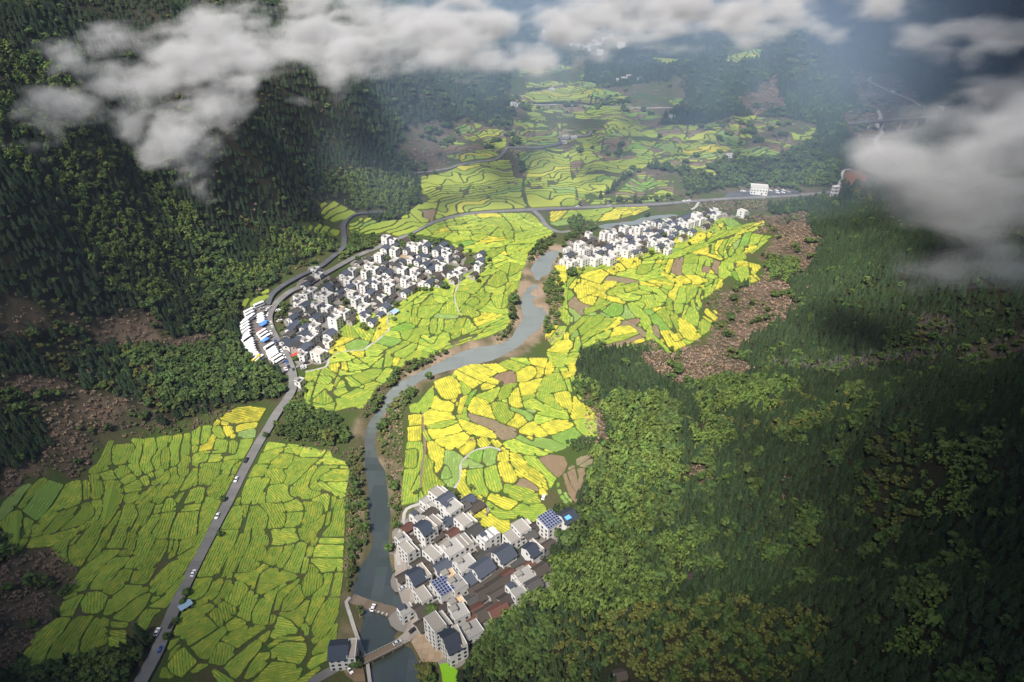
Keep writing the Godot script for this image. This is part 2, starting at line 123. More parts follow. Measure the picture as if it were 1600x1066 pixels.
	"1877 1852 1826 1800 1773 1746 1719 1692 1664 1637 1610 1584 1559 1534 1511 1490 1470 1452 1436 1422 1408 1395 1380 1365 1348 1328 1305 1279 1249 1215 1176 1133 1086 1035 980 923 862 800 738 675 611 545 477 413 365 336 326 328 336 344 345 335 328 338 377 427 462 426 323 204 107 66 111 230 396 591 766 899 995 1062 1108 1139 1159 1171 1178 1183 1187 1193 1201 1211 1223 1238 1254 1272 1291 1310 1330 1349 1369 1389 1409",
	"1866 1840 1814 1787 1759 1731 1703 1674 1646 1618 1590 1563 1537 1513 1489 1468 1448 1431 1417 1405 1393 1381 1370 1357 1342 1325 1304 1280 1252 1219 1182 1141 1094 1044 989 932 871 809 745 683 620 551 473 397 340 311 306 316 328 337 338 333 333 351 389 429 444 393 285 173 92 70 126 251 437 682 874 997 1077 1129 1161 1179 1187 1188 1185 1182 1179 1179 1183 1191 1202 1216 1231 1249 1267 1287 1306 1327 1347 1367 1387",
	"1855 1828 1801 1773 1745 1716 1687 1657 1628 1599 1571 1544 1517 1492 1468 1446 1427 1412 1399 1388 1379 1370 1360 1350 1338 1323 1305 1283 1258 1227 1192 1151 1106 1056 1001 944 883 820 756 693 632 563 474 380 313 285 288 304 320 328 329 327 333 356 391 413 397 331 229 131 71 73 153 305 513 803 976 1081 1146 1185 1205 1211 1208 1199 1188 1176 1167 1163 1164 1170 1180 1193 1209 1226 1245 1265 1285 1305 1325 1345 1366",
	"1844 1817 1789 1761 1731 1702 1671 1641 1611 1581 1553 1524 1498 1472 1449 1427 1408 1393 1382 1374 1366 1359 1353 1345 1335 1323 1308 1289 1266 1237 1204 1165 1120 1070 1016 958 896 833 768 705 642 571 473 367 294 267 273 292 308 315 317 312 318 345 381 389 347 266 167 83 42 65 176 376 616 861 1033 1134 1193 1223 1234 1232 1221 1204 1185 1167 1152 1144 1143 1149 1159 1172 1188 1206 1224 1244 1264 1285 1305 1326 1346",
	"1834 1807 1778 1748 1718 1687 1656 1625 1595 1564 1535 1506 1479 1454 1430 1409 1392 1378 1368 1360 1355 1350 1346 1341 1334 1325 1313 1297 1277 1251 1219 1181 1137 1087 1032 973 910 846 779 712 642 559 457 354 283 256 259 273 286 292 293 288 290 320 356 355 298 208 112 42 26 65 202 448 695 907 1062 1159 1215 1241 1248 1241 1224 1202 1177 1153 1134 1124 1123 1128 1139 1153 1169 1186 1205 1225 1245 1266 1287 1307 1328",
	"1824 1796 1767 1737 1705 1674 1642 1610 1578 1548 1517 1489 1461 1436 1413 1393 1376 1363 1354 1348 1344 1342 1340 1338 1335 1329 1320 1307 1290 1266 1236 1200 1157 1107 1050 989 924 856 786 713 634 542 434 329 262 241 242 251 259 263 264 264 271 294 315 304 248 160 76 28 41 120 294 551 772 946 1077 1165 1217 1241 1246 1237 1219 1194 1166 1139 1116 1104 1104 1111 1122 1136 1152 1170 1188 1208 1228 1249 1270 1290 1311",
	"1814 1786 1756 1725 1693 1660 1628 1595 1563 1531 1501 1472 1444 1419 1396 1377 1361 1349 1341 1336 1334 1334 1335 1336 1336 1334 1329 1319 1305 1284 1257 1222 1179 1128 1070 1006 937 865 789 708 622 526 412 295 229 221 223 227 232 235 237 242 253 268 275 256 201 122 54 31 74 193 392 631 819 964 1075 1154 1202 1227 1232 1224 1206 1181 1154 1127 1104 1092 1092 1098 1108 1122 1138 1155 1174 1194 1214 1234 1255 1275 1296",
	"1804 1776 1745 1713 1681 1647 1614 1581 1548 1516 1485 1455 1428 1402 1380 1361 1346 1335 1327 1324 1324 1326 1329 1333 1337 1339 1338 1332 1322 1304 1279 1246 1204 1152 1092 1024 950 872 789 698 601 501 385 265 204 195 199 204 208 211 216 222 232 241 240 216 164 96 43 41 105 244 439 645 819 954 1055 1127 1174 1200 1208 1202 1187 1166 1142 1118 1098 1087 1085 1089 1099 1112 1127 1144 1162 1181 1201 1221 1242 1262 1283",
	"1794 1765 1734 1702 1668 1634 1600 1566 1533 1500 1469 1439 1411 1386 1363 1344 1330 1319 1313 1311 1312 1317 1323 1331 1338 1344 1347 1346 1340 1326 1304 1273 1232 1180 1118 1045 965 880 791 690 571 443 313 219 184 179 181 184 187 191 197 202 208 213 208 185 137 82 50 64 134 281 463 642 799 924 1020 1089 1136 1164 1176 1175 1164 1148 1128 1109 1093 1083 1081 1084 1093 1104 1119 1135 1152 1171 1190 1210 1230 1251 1271",
	"1784 1754 1722 1690 1656 1621 1587 1552 1518 1485 1453 1423 1394 1369 1346 1327 1312 1302 1297 1296 1299 1306 1316 1327 1338 1349 1357 1360 1358 1349 1331 1302 1263 1211 1147 1071 984 892 800 689 541 375 244 185 173 171 169 167 168 173 178 182 184 186 177 146 104 70 67 103 186 322 481 634 772 886 976 1044 1092 1123 1139 1143 1139 1128 1114 1100 1088 1081 1079 1082 1089 1100 1113 1128 1145 1163 1182 1201 1221 1241 1261",
	"1773 1742 1711 1677 1643 1608 1573 1538 1504 1470 1438 1407 1378 1352 1329 1309 1294 1284 1279 1279 1284 1293 1306 1321 1337 1352 1365 1374 1377 1372 1358 1333 1296 1245 1181 1104 1015 917 818 694 518 302 198 179 169 161 155 151 151 154 160 165 165 164 145 101 63 59 87 148 240 359 493 625 744 847 931 997 1046 1080 1101 1110 1112 1107 1099 1090 1082 1077 1077 1080 1087 1097 1109 1124 1140 1157 1175 1194 1213 1233 1252",
	"1762 1731 1699 1665 1631 1596 1561 1525 1490 1456 1423 1391 1361 1334 1311 1290 1275 1264 1259 1260 1267 1278 1294 1313 1333 1353 1371 1385 1394 1395 1385 1364 1330 1281 1217 1140 1052 951 832 675 460 225 155 154 150 141 135 133 134 137 145 148 145 144 118 64 35 60 115 191 285 390 504 616 720 812 888 951 1000 1037 1063 1078 1085 1086 1084 1079 1076 1074 1075 1079 1085 1095 1107 1121 1136 1153 1170 1189 1207 1226 1245",
	"1752 1720 1688 1654 1619 1584 1548 1512 1477 1442 1408 1376 1345 1317 1292 1271 1254 1243 1237 1239 1247 1260 1279 1302 1326 1351 1374 1394 1409 1415 1411 1395 1363 1315 1250 1171 1079 971 828 629 378 180 135 128 123 116 111 110 114 122 130 122 111 111 93 43 39 88 156 234 322 417 515 612 702 782 851 910 960 999 1028 1048 1060 1066 1069 1069 1069 1070 1073 1078 1085 1094 1106 1119 1134 1150 1167 1185 1203 1221 1240",
	"1742 1710 1677 1643 1608 1572 1537 1500 1464 1429 1394 1361 1330 1301 1274 1252 1233 1220 1214 1215 1224 1240 1261 1287 1315 1345 1373 1398 1419 1432 1434 1422 1394 1346 1277 1189 1088 969 798 554 292 142 109 104 97 90 85 85 90 98 95 81 72 73 66 51 84 153 214 283 361 445 530 614 692 761 822 878 927 967 999 1022 1038 1048 1055 1059 1062 1066 1071 1077 1085 1095 1106 1119 1133 1149 1165 1182 1200 1218 1236",
	"1732 1700 1667 1633 1598 1562 1526 1489 1453 1417 1381 1347 1315 1284 1257 1232 1212 1198 1189 1189 1199 1216 1240 1269 1300 1333 1366 1397 1423 1443 1451 1446 1421 1374 1300 1198 1074 944 736 427 214 118 89 79 71 64 59 58 62 66 60 51 50 59 79 115 186 240 279 336 404 477 551 623 690 752 807 858 904 943 975 1000 1019 1033 1043 1051 1057 1063 1069 1077 1085 1095 1107 1120 1134 1149 1164 1181 1198 1215 1233",
	"1723 1691 1658 1623 1588 1552 1516 1479 1442 1406 1369 1334 1301 1269 1240 1214 1192 1175 1165 1163 1173 1191 1216 1246 1279 1315 1352 1387 1420 1446 1461 1463 1444 1401 1326 1215 1068 896 606 264 165 95 63 53 46 42 37 34 35 41 45 47 54 75 116 179 251 300 336 390 450 514 577 639 697 751 801 847 889 927 958 984 1005 1021 1033 1044 1052 1060 1068 1077 1087 1097 1109 1121 1135 1150 1165 1181 1197 1214 1232",
	"1715 1683 1649 1615 1580 1544 1507 1470 1433 1395 1359 1323 1288 1255 1225 1197 1173 1155 1143 1139 1147 1164 1189 1218 1252 1289 1329 1368 1406 1438 1461 1469 1458 1421 1350 1242 1093 872 497 193 109 68 48 39 32 26 25 26 30 42 55 64 79 110 165 236 306 358 401 450 503 556 610 662 711 758 803 844 883 917 947 973 995 1012 1027 1039 1049 1059 1069 1078 1088 1099 1111 1124 1137 1152 1166 1182 1198 1214 1231",
	"1708 1675 1642 1607 1572 1536 1499 1462 1424 1387 1349 1312 1277 1242 1210 1181 1156 1136 1123 1118 1122 1136 1158 1185 1218 1255 1296 1338 1379 1417 1446 1462 1458 1426 1357 1243 1080 832 463 159 67 49 41 37 28 22 31 35 40 54 74 95 120 163 230 306 374 428 473 516 560 604 647 690 731 771 810 847 881 913 942 967 989 1007 1023 1036 1048 1059 1070 1080 1091 1103 1114 1127 1140 1154 1169 1184 1199 1215 1232",
	"1701 1668 1635 1601 1565 1529 1492 1455 1417 1379 1341 1303 1266 1231 1198 1167 1140 1118 1103 1095 1096 1106 1123 1147 1176 1212 1251 1294 1338 1379 1414 1437 1439 1411 1338 1198 992 699 333 146 66 43 39 34 25 21 32 40 46 60 89 129 178 243 321 394 456 506 547 584 620 654 687 721 754 788 821 854 885 914 941 965 987 1005 1022 1036 1049 1061 1072 1084 1095 1107 1119 1131 1144 1158 1172 1187 1202 1217 1233",
	"1695 1662 1629 1595 1560 1524 1487 1449 1411 1373 1334 1296 1258 1221 1186 1154 1125 1101 1082 1071 1067 1071 1083 1102 1127 1158 1194 1236 1280 1325 1364 1391 1397 1372 1303 1156 900 588 257 137 66 36 33 31 25 26 35 43 51 70 109 167 238 326 419 488 542 585 621 651 678 704 728 753 779 807 836 865 893 920 945 968 988 1007 1023 1038 1052 1064 1076 1088 1100 1111 1124 1136 1149 1163 1176 1191 1205 1220 1235",
	"1689 1657 1624 1590 1555 1519 1482 1445 1406 1368 1328 1289 1250 1212 1175 1141 1109 1082 1060 1044 1035 1033 1038 1050 1069 1093 1125 1163 1206 1252 1294 1326 1335 1307 1227 1081 883 488 209 101 47 30 29 26 20 25 37 46 58 87 139 208 288 392 502 571 620 657 688 713 733 751 768 785 805 828 853 878 904 929 952 973 993 1011 1028 1043 1056 1069 1082 1094 1105 1117 1129 1142 1155 1168 1181 1195 1209 1224 1239",
	"1684 1652 1619 1586 1551 1515 1479 1441 1403 1364 1324 1284 1244 1204 1165 1128 1094 1063 1037 1016 1001 992 989 993 1003 1019 1043 1076 1116 1162 1207 1243 1258 1237 1160 1025 826 412 158 46 27 27 25 20 13 26 41 52 72 116 184 264 355 460 563 633 680 716 745 767 782 793 804 816 831 850 872 895 918 941 962 982 1001 1018 1034 1049 1063 1076 1088 1100 1112 1124 1136 1148 1161 1174 1187 1201 1214 1228 1243",
	"1680 1648 1616 1582 1548 1512 1476 1438 1400 1361 1321 1280 1239 1197 1156 1117 1079 1044 1013 987 965 948 937 931 931 937 951 976 1011 1055 1102 1143 1168 1166 1127 1035 777 374 159 63 30 24 16 11 15 31 49 60 89 143 219 307 410 515 604 672 721 758 787 808 821 829 837 846 857 874 893 914 935 955 975 994 1011 1028 1043 1057 1071 1084 1096 1108 1120 1132 1144 1156 1168 1181 1193 1207 1220 1233 1247",
	"1676 1644 1612 1579 1545 1510 1474 1437 1399 1359 1319 1277 1235 1192 1148 1106 1065 1026 990 957 928 903 883 867 856 850 853 867 895 936 983 1027 1057 1066 1041 958 738 320 180 106 39 19 9 17 22 37 68 81 106 136 201 296 426 542 627 694 746 785 815 836 849 858 866 875 886 900 917 935 954 972 990 1007 1024 1039 1054 1067 1080 1093 1105 1117 1129 1140 1152 1164 1176 1188 1200 1213 1226 1239 1253",
	"1672 1641 1609 1576 1542 1508 1472 1435 1397 1358 1318 1276 1232 1187 1141 1096 1051 1008 967 928 893 860 831 804 782 764 754 755 774 810 855 896 924 926 888 776 542 275 183 115 45 21 8 22 30 47 105 160 176 183 208 275 411 537 631 705 761 802 833 855 871 883 893 903 914 927 942 958 974 991 1007 1023 1038 1052 1066 1079 1091 1103 1115 1127 1138 1150 1161 1173 1184 1196 1208 1220 1233 1246 1258",
	"1669 1638 1606 1573 1540 1506 1471 1434 1397 1358 1317 1275 1230 1183 1135 1087 1039 992 946 902 860 821 783 748 715 686 663 650 656 688 727 760 779 769 716 600 417 255 114 50 36 29 10 22 32 60 134 214 265 291 304 328 410 534 636 715 773 816 847 870 889 904 917 929 941 954 967 982 997 1011 1026 1040 1054 1067 1080 1092 1104 1115 1126 1137 1149 1160 1171 1182 1193 1205 1216 1228 1240 1252 1265",
	"1665 1635 1603 1571 1538 1504 1469 1433 1396 1358 1317 1274 1229 1180 1130 1079 1028 978 928 880 832 787 743 700 660 623 590 567 563 584 611 632 639 621 566 470 345 205 82 48 34 23 8 23 36 74 133 230 323 384 409 428 486 574 661 734 791 833 863 886 907 925 941 955 967 980 993 1006 1019 1033 1046 1058 1071 1083 1094 1106 1117 1128 1138 1149 1160 1170 1181 1192 1203 1214 1225 1236 1248 1260 1272",
	"1662 1631 1600 1568 1535 1502 1467 1432 1395 1357 1317 1274 1228 1178 1125 1072 1019 966 913 861 810 760 711 664 619 576 540 512 500 504 514 522 517 494 445 370 275 171 106 70 41 22 4 25 48 96 157 232 352 460 515 539 578 637 704 766 817 855 884 907 929 949 966 981 994 1006 1018 1030 1042 1054 1066 1078 1089 1100 1110 1121 1131 1141 1151 1161 1171 1182 1192 1202 1213 1223 1234 1245 1256 1267 1279",
	"1659 1628 1597 1565 1533 1499 1465 1430 1393 1355 1315 1272 1226 1174 1121 1066 1011 956 902 847 794 741 690 639 591 547 507 476 456 445 440 433 419 393 352 297 236 184 153 94 48 27 6 21 74 142 183 235 382 536 602 624 654 699 752 804 848 884 912 935 956 976 992 1007 1020 1032 1044 1055 1066 1076 1087 1097 1107 1117 1126 1136 1145 1155 1164 1174 1184 1193 1203 1213 1223 1233 1244 1254 1265 1276 1287",
	"1655 1625 1594 1562 1530 1497 1462 1427 1390 1352 1311 1268 1221 1170 1116 1061 1006 950 894 839 784 730 677 626 577 531 490 456 428 406 387 368 347 320 285 243 205 181 167 112 57 33 12 24 104 221 283 357 457 601 638 661 697 743 793 841 882 916 943 966 986 1004 1020 1034 1047 1058 1069 1079 1089 1098 1107 1117 1126 1135 1143 1152 1161 1169 1178 1187 1196 1206 1215 1224 1234 1244 1253 1263 1274 1284 1295",
	"1652 1622 1591 1559 1527 1493 1459 1423 1386 1347 1306 1263 1215 1165 1112 1057 1002 946 890 834 780 726 673 622 573 528 487 450 418 388 358 329 301 274 241 205 172 155 143 109 66 36 16 21 71 154 282 488 579 581 597 640 701 765 822 871 912 946 974 996 1016 1033 1047 1061 1072 1083 1093 1102 1111 1119 1128 1136 1144 1152 1160 1168 1176 1184 1192 1201 1209 1218 1227 1236 1245 1254 1263 1273 1283 1293 1303",
	"1648 1618 1587 1556 1523 1490 1455 1419 1382 1343 1301 1257 1210 1160 1108 1055 1000 945 890 835 781 728 676 627 580 536 495 458 424 390 356 319 287 258 225 188 152 131 119 96 65 36 12 -2 -4 14 154 384 472 444 490 580 677 766 836 893 938 973 1002 1024 1043 1059 1073 1086 1097 1107 1116 1124 1132 1140 1148 1155 1162 1170 1177 1184 1191 1199 1207 1214 1222 1231 1239 1247 1256 1265 1274 1283 1292 1301 1311",
	"1645 1615 1584 1552 1520 1486 1451 1415 1377 1338 1296 1252 1206 1157 1106 1054 1000 946 893 839 786 735 686 638 593 552 513 478 445 412 379 343 308 273 234 195 158 132 112 90 64 36 10 -14 -29 -10 89 229 298 313 399 521 644 753 840 907 957 996 1025 1048 1067 1083 1097 1109 1119 1129 1137 1145 1153 1160 1167 1173 1180 1187 1193 1200 1207 1214 1221 1228 1236 1243 1251 1259 1267 1275 1284 1292 1301 1310 1320",
	"1641 1611 1580 1549 1516 1482 1447 1411 1373 1334 1292 1249 1203 1155 1105 1054 1002 950 898 847 796 747 700 655 613 574 538 506 476 448 419 389 352 309 264 220 180 148 122 97 71 45 20 -1 -11 7 67 149 214 272 366 491 623 743 843 917 972 1012 1043 1068 1087 1103 1117 1129 1139 1148 1157 1164 1171 1178 1184 1191 1197 1203 1209 1215 1222 1228 1235 1242 1248 1256 1263 1270 1278 1286 1294 1302 1311 1319 1328",
	"1638 1608 1577 1545 1512 1479 1444 1407 1370 1330 1289 1246 1201 1154 1106 1057 1007 956 906 857 809 762 717 675 636 600 567 538 512 488 466 441 403 354 303 254 211 174 143 115 89 64 44 30 28 40 77 133 195 269 367 488 618 742 848 925 980 1023 1056 1082 1102 1120 1134 1146 1157 1166 1174 1181 1188 1195 1201 1207 1213 1219 1224 1230 1236 1242 1248 1255 1261 1268 1275 1282 1289 1297 1304 1312 1320 1328 1337",
	"1634 1604 1573 1542 1509 1475 1440 1404 1367 1327 1287 1244 1200 1155 1108 1060 1012 964 916 869 823 779 737 698 661 628 598 571 548 527 507 483 446 395 342 292 246 206 171 141 115 93 76 68 69 79 106 151 211 288 385 499 621 741 846 924 982 1027 1062 1090 1113 1132 1147 1160 1171 1181 1189 1197 1204 1210 1216 1222 1228 1233 1239 1244 1250 1256 1261 1267 1274 1280 1286 1293 1300 1307 1314 1322 1329 1337 1345",
	"1631 1601 1570 1539 1506 1472 1438 1402 1364 1326 1285 1244 1201 1157 1112 1066 1020 973 928 883 840 798 758 721 687 656 628 603 580 559 538 511 474 428 377 328 282 241 205 174 148 127 113 107 109 120 145 186 244 319 411 516 629 739 837 916 977 1025 1064 1094 1119 1140 1156 1171 1183 1193 1202 1210 1217 1224 1230 1236 1241 1247 1252 1257 1263 1268 1274 1280 1285 1292 1298 1304 1311 1317 1324 1331 1339 1346 1354"
]
const PLOTS_LEFT := [
	"-2037 -3325 -2232 -3247 -2284 -3218 -2345 -3200 -2343 -3164 -2411 -3126 -2407 -3173 -2447 -3135 -2445 -3041 -2443 -2983 -2464 -2922 -2436 -2861 -2487 -2836 -2526 -2777 -2628 -2778 -2678 -2674 -2700 -2553 -2677 -2465 -2564 -2362 -2482 -2276 -2448 -2324 -2371 -2358 -2265 -2272 -2208 -2256 -2149 -2236 -2128 -2041 -2085 -1943 -2130 -1837 -2117 -1732 -2079 -1673 -2044 -1677 -2017 -1712 -1919 -1772 -1844 -1842 -1763 -1834 -1736 -1865 -1703 -1914 -1710 -1976 -1676 -2060 -1666 -2273 -1671 -2576 -1680 -2844 -1672 -3112 -1652 -3386 -1671 -3422 -1672 -3515 -1642 -3594 -1669 -3618 -1755 -3596 -1830 -3554 -1916 -3438 -1935 -3389 -1991 -3382 -2049 -3327",
	"-2408 -3174 -2416 -3116 -2394 -3040 -2348 -2953 -2282 -2889 -2232 -2813 -2208 -2729 -2197 -2630 -2188 -2516",
	"-2414 -2923 -2361 -2970",
	"-2382 -2883 -2322 -2906",
	"-2325 -3167 -2304 -3144 -2313 -3080 -2304 -3020 -2251 -2971 -2199 -2934 -2156 -2882 -2140 -2825 -2149 -2755 -2196 -2730",
	"-2368 -2994 -2338 -3009 -2307 -3028",
	"-2297 -2922 -2266 -2967",
	"-2257 -2876 -2210 -2937",
	"-2228 -2819 -2151 -2848",
	"-2271 -3164 -2254 -3098 -2251 -3054 -2202 -2981 -2185 -2975",
	"-2217 -3224 -2189 -3161 -2199 -3094 -2163 -3037 -2127 -2965",
	"-2134 -3269 -2135 -3228 -2164 -3167 -2138 -3080 -2094 -3020 -2096 -2989",
	"-2134 -3202 -2097 -3117 -2072 -3033 -2042 -2977 -2046 -2905 -2052 -2853 -2059 -2764",
	"-2082 -3297 -2066 -3189 -2037 -3099 -2066 -3054",
	"-2045 -3328 -2006 -3200 -1967 -3100",
	"-2026 -3041 -2000 -2993 -1963 -2988 -1952 -3031 -1970 -3080",
	"-1946 -3052 -1950 -2989 -1953 -2896 -1946 -2845",
	"-2156 -2882 -2118 -2896 -2072 -2902 -2044 -2915",
	"-2192 -2973 -2146 -3011",
	"-2145 -2942 -2120 -2886 -2142 -2844",
	"-2085 -2900 -2097 -2849 -2121 -2738",
	"-2053 -2764 -2006 -2749 -1995 -2800 -1960 -2814 -1921 -2768 -1894 -2751",
	"-1946 -2845 -1883 -2891",
	"-1894 -2751 -1840 -2785",
	"-1891 -2911 -1886 -2781 -1884 -2713 -1876 -2617 -1863 -2557",
	"-1991 -2791 -1975 -2694 -1954 -2618 -1953 -2546",
	"-1971 -2685 -1888 -2722",
	"-2027 -2737 -2011 -2631 -2020 -2543",
	"-2192 -2721 -2167 -2634 -2136 -2523",
	"-2129 -2727 -2084 -2662 -2065 -2556",
	"-2463 -2835 -2432 -2777 -2399 -2695 -2394 -2638",
	"-2431 -2849 -2397 -2791 -2368 -2725 -2314 -2660 -2297 -2603 -2311 -2550 -2360 -2489",
	"-2380 -2879 -2341 -2818 -2325 -2756 -2359 -2737",
	"-2322 -2757 -2280 -2667 -2259 -2580 -2286 -2505",
	"-2462 -2612 -2432 -2643 -2399 -2695 -2368 -2725",
	"-2384 -2631 -2382 -2572 -2397 -2473",
	"-2598 -2734 -2609 -2651 -2602 -2570 -2620 -2553",
	"-2519 -2779 -2516 -2699 -2508 -2592 -2514 -2498",
	"-2620 -2553 -2592 -2540 -2565 -2480 -2533 -2432",
	"-2458 -2604 -2456 -2537 -2451 -2457",
	"-2626 -2773 -2641 -2685 -2638 -2579 -2649 -2484",
	"-2554 -2520 -2509 -2500",
	"-2042 -3321 -2016 -3243 -1987 -3166 -1963 -3091",
	"-1989 -3379 -1983 -3316 -1970 -3260 -1965 -3207 -1980 -3177",
	"-1928 -3384 -1924 -3326 -1931 -3274 -1964 -3252",
	"-1914 -3344 -1867 -3309 -1815 -3306",
	"-1876 -3394 -1827 -3323 -1794 -3313",
	"-1770 -3320 -1708 -3327 -1659 -3338",
	"-1797 -3414 -1785 -3374 -1766 -3321",
	"-1805 -3298 -1789 -3223 -1791 -3183 -1804 -3132 -1858 -3120 -1915 -3116 -1915 -3075 -1856 -2924 -1811 -2916",
	"-1886 -3271 -1882 -3188 -1890 -3128",
	"-1890 -3192 -1790 -3203",
	"-1738 -3314 -1733 -3235 -1735 -3195 -1784 -3183",
	"-1990 -3175 -1919 -3213 -1871 -3222",
	"-1915 -3075 -1963 -3070",
	"-1678 -3155 -1763 -3143 -1789 -3112 -1768 -3030 -1713 -3020",
	"-1768 -3030 -1791 -2937 -1797 -2896 -1778 -2847 -1703 -2812 -1686 -2822",
	"-1706 -3020 -1712 -3102 -1670 -3155",
	"-1856 -2924 -1899 -2890 -1910 -2799 -1907 -2760",
	"-1944 -2866 -1906 -2890",
	"-1804 -2896 -1784 -2827 -1775 -2750 -1756 -2666 -1725 -2571",
	"-1890 -2751 -1842 -2765 -1799 -2777",
	"-1883 -2703 -1832 -2708 -1790 -2720",
	"-1789 -3374 -1808 -3417 -1669 -3480 -1662 -3427",
	"-1657 -3439 -1665 -3549 -1657 -3601",
	"-1903 -3440 -1804 -3427",
	"-1779 -3366 -1689 -3417 -1610 -3432",
	"-1878 -3402 -1808 -3417",
	"-2145 -2521 -2122 -2435 -2121 -2340 -2148 -2253",
	"-2199 -2514 -2174 -2428 -2164 -2344 -2154 -2252",
	"-2076 -2530 -2051 -2467 -2036 -2364 -2062 -2280 -2063 -2155 -2060 -2101 -2087 -2059 -2118 -2026",
	"-2096 -2386 -2037 -2395",
	"-2020 -2537 -1985 -2434 -1969 -2355 -1972 -2276 -1986 -2170 -1995 -2123 -2049 -2103",
	"-2018 -2342 -1969 -2355",
	"-2060 -2101 -2005 -2117 -1950 -2097",
	"-1902 -2456 -1901 -2375 -1917 -2275 -1908 -2211 -1919 -2138 -1946 -2089 -1937 -2031 -1930 -1992",
	"-1946 -2270 -1915 -2271",
	"-1933 -2516 -1902 -2488 -1832 -2496 -1786 -2491 -1744 -2516",
	"-1842 -2485 -1819 -2416 -1820 -2319 -1813 -2254 -1822 -2199",
	"-1891 -2183 -1841 -2182 -1812 -2191 -1798 -2176 -1794 -2151 -1831 -2102 -1867 -2028 -1887 -1992 -1919 -1982",
	"-1813 -2478 -1795 -2409 -1810 -2344",
	"-1785 -2481 -1763 -2384 -1808 -2339",
	"-1713 -2439 -1775 -2344 -1813 -2209",
	"-1673 -2347 -1682 -2273 -1710 -2189 -1734 -2134 -1768 -2137",
	"-1811 -2315 -1763 -2350",
	"-1765 -2129 -1772 -2029 -1790 -1970 -1790 -1931 -1750 -1870 -1733 -1858",
	"-1727 -2118 -1767 -2046 -1769 -1966 -1756 -1922 -1731 -1880",
	"-1722 -2061 -1679 -2067",
	"-1676 -2060 -1712 -2022 -1713 -1967 -1715 -1913",
	"-2050 -2094 -2045 -2026 -2031 -1963",
	"-2022 -1998 -1998 -1970 -1963 -1985 -1932 -1983",
	"-2080 -1944 -2027 -1956 -2009 -1968",
	"-2035 -1938 -2030 -1861 -2040 -1807 -2022 -1711",
	"-1947 -1976 -1952 -1916 -1943 -1841 -1915 -1773",
	"-1883 -1985 -1863 -1917 -1835 -1847",
	"-1865 -1972 -1790 -1970",
	"-1856 -1927 -1785 -1932",
	"-1844 -1890 -1768 -1882",
	"-2299 -2462 -2296 -2395 -2251 -2306 -2212 -2260",
	"-2330 -2467 -2350 -2406 -2357 -2360",
	"-2499 -2432 -2472 -2364 -2466 -2322",
	"-2538 -2420 -2500 -2335 -2481 -2274",
	"-2469 -2403 -2425 -2431 -2347 -2498",
	"-2278 -2501 -2271 -2411"
]
const BLOOM_LEFT := [
	"Y -1822 -3359 -1735 -3422 -1893 -3429 -1907 -3242 -1797 -3511 -1740 -3493 -1864 -3486 -1764 -3577 -1676 -3588 -1876 -3420 -2140 -1642 -1798 -2176",
	"G -1642 -3521 -1732 -3383 -1713 -3556 -1798 -3486 -2437 -3072 -2427 -2904 -2665 -2656 -2667 -2550 -2532 -2673 -2621 -2452"
]
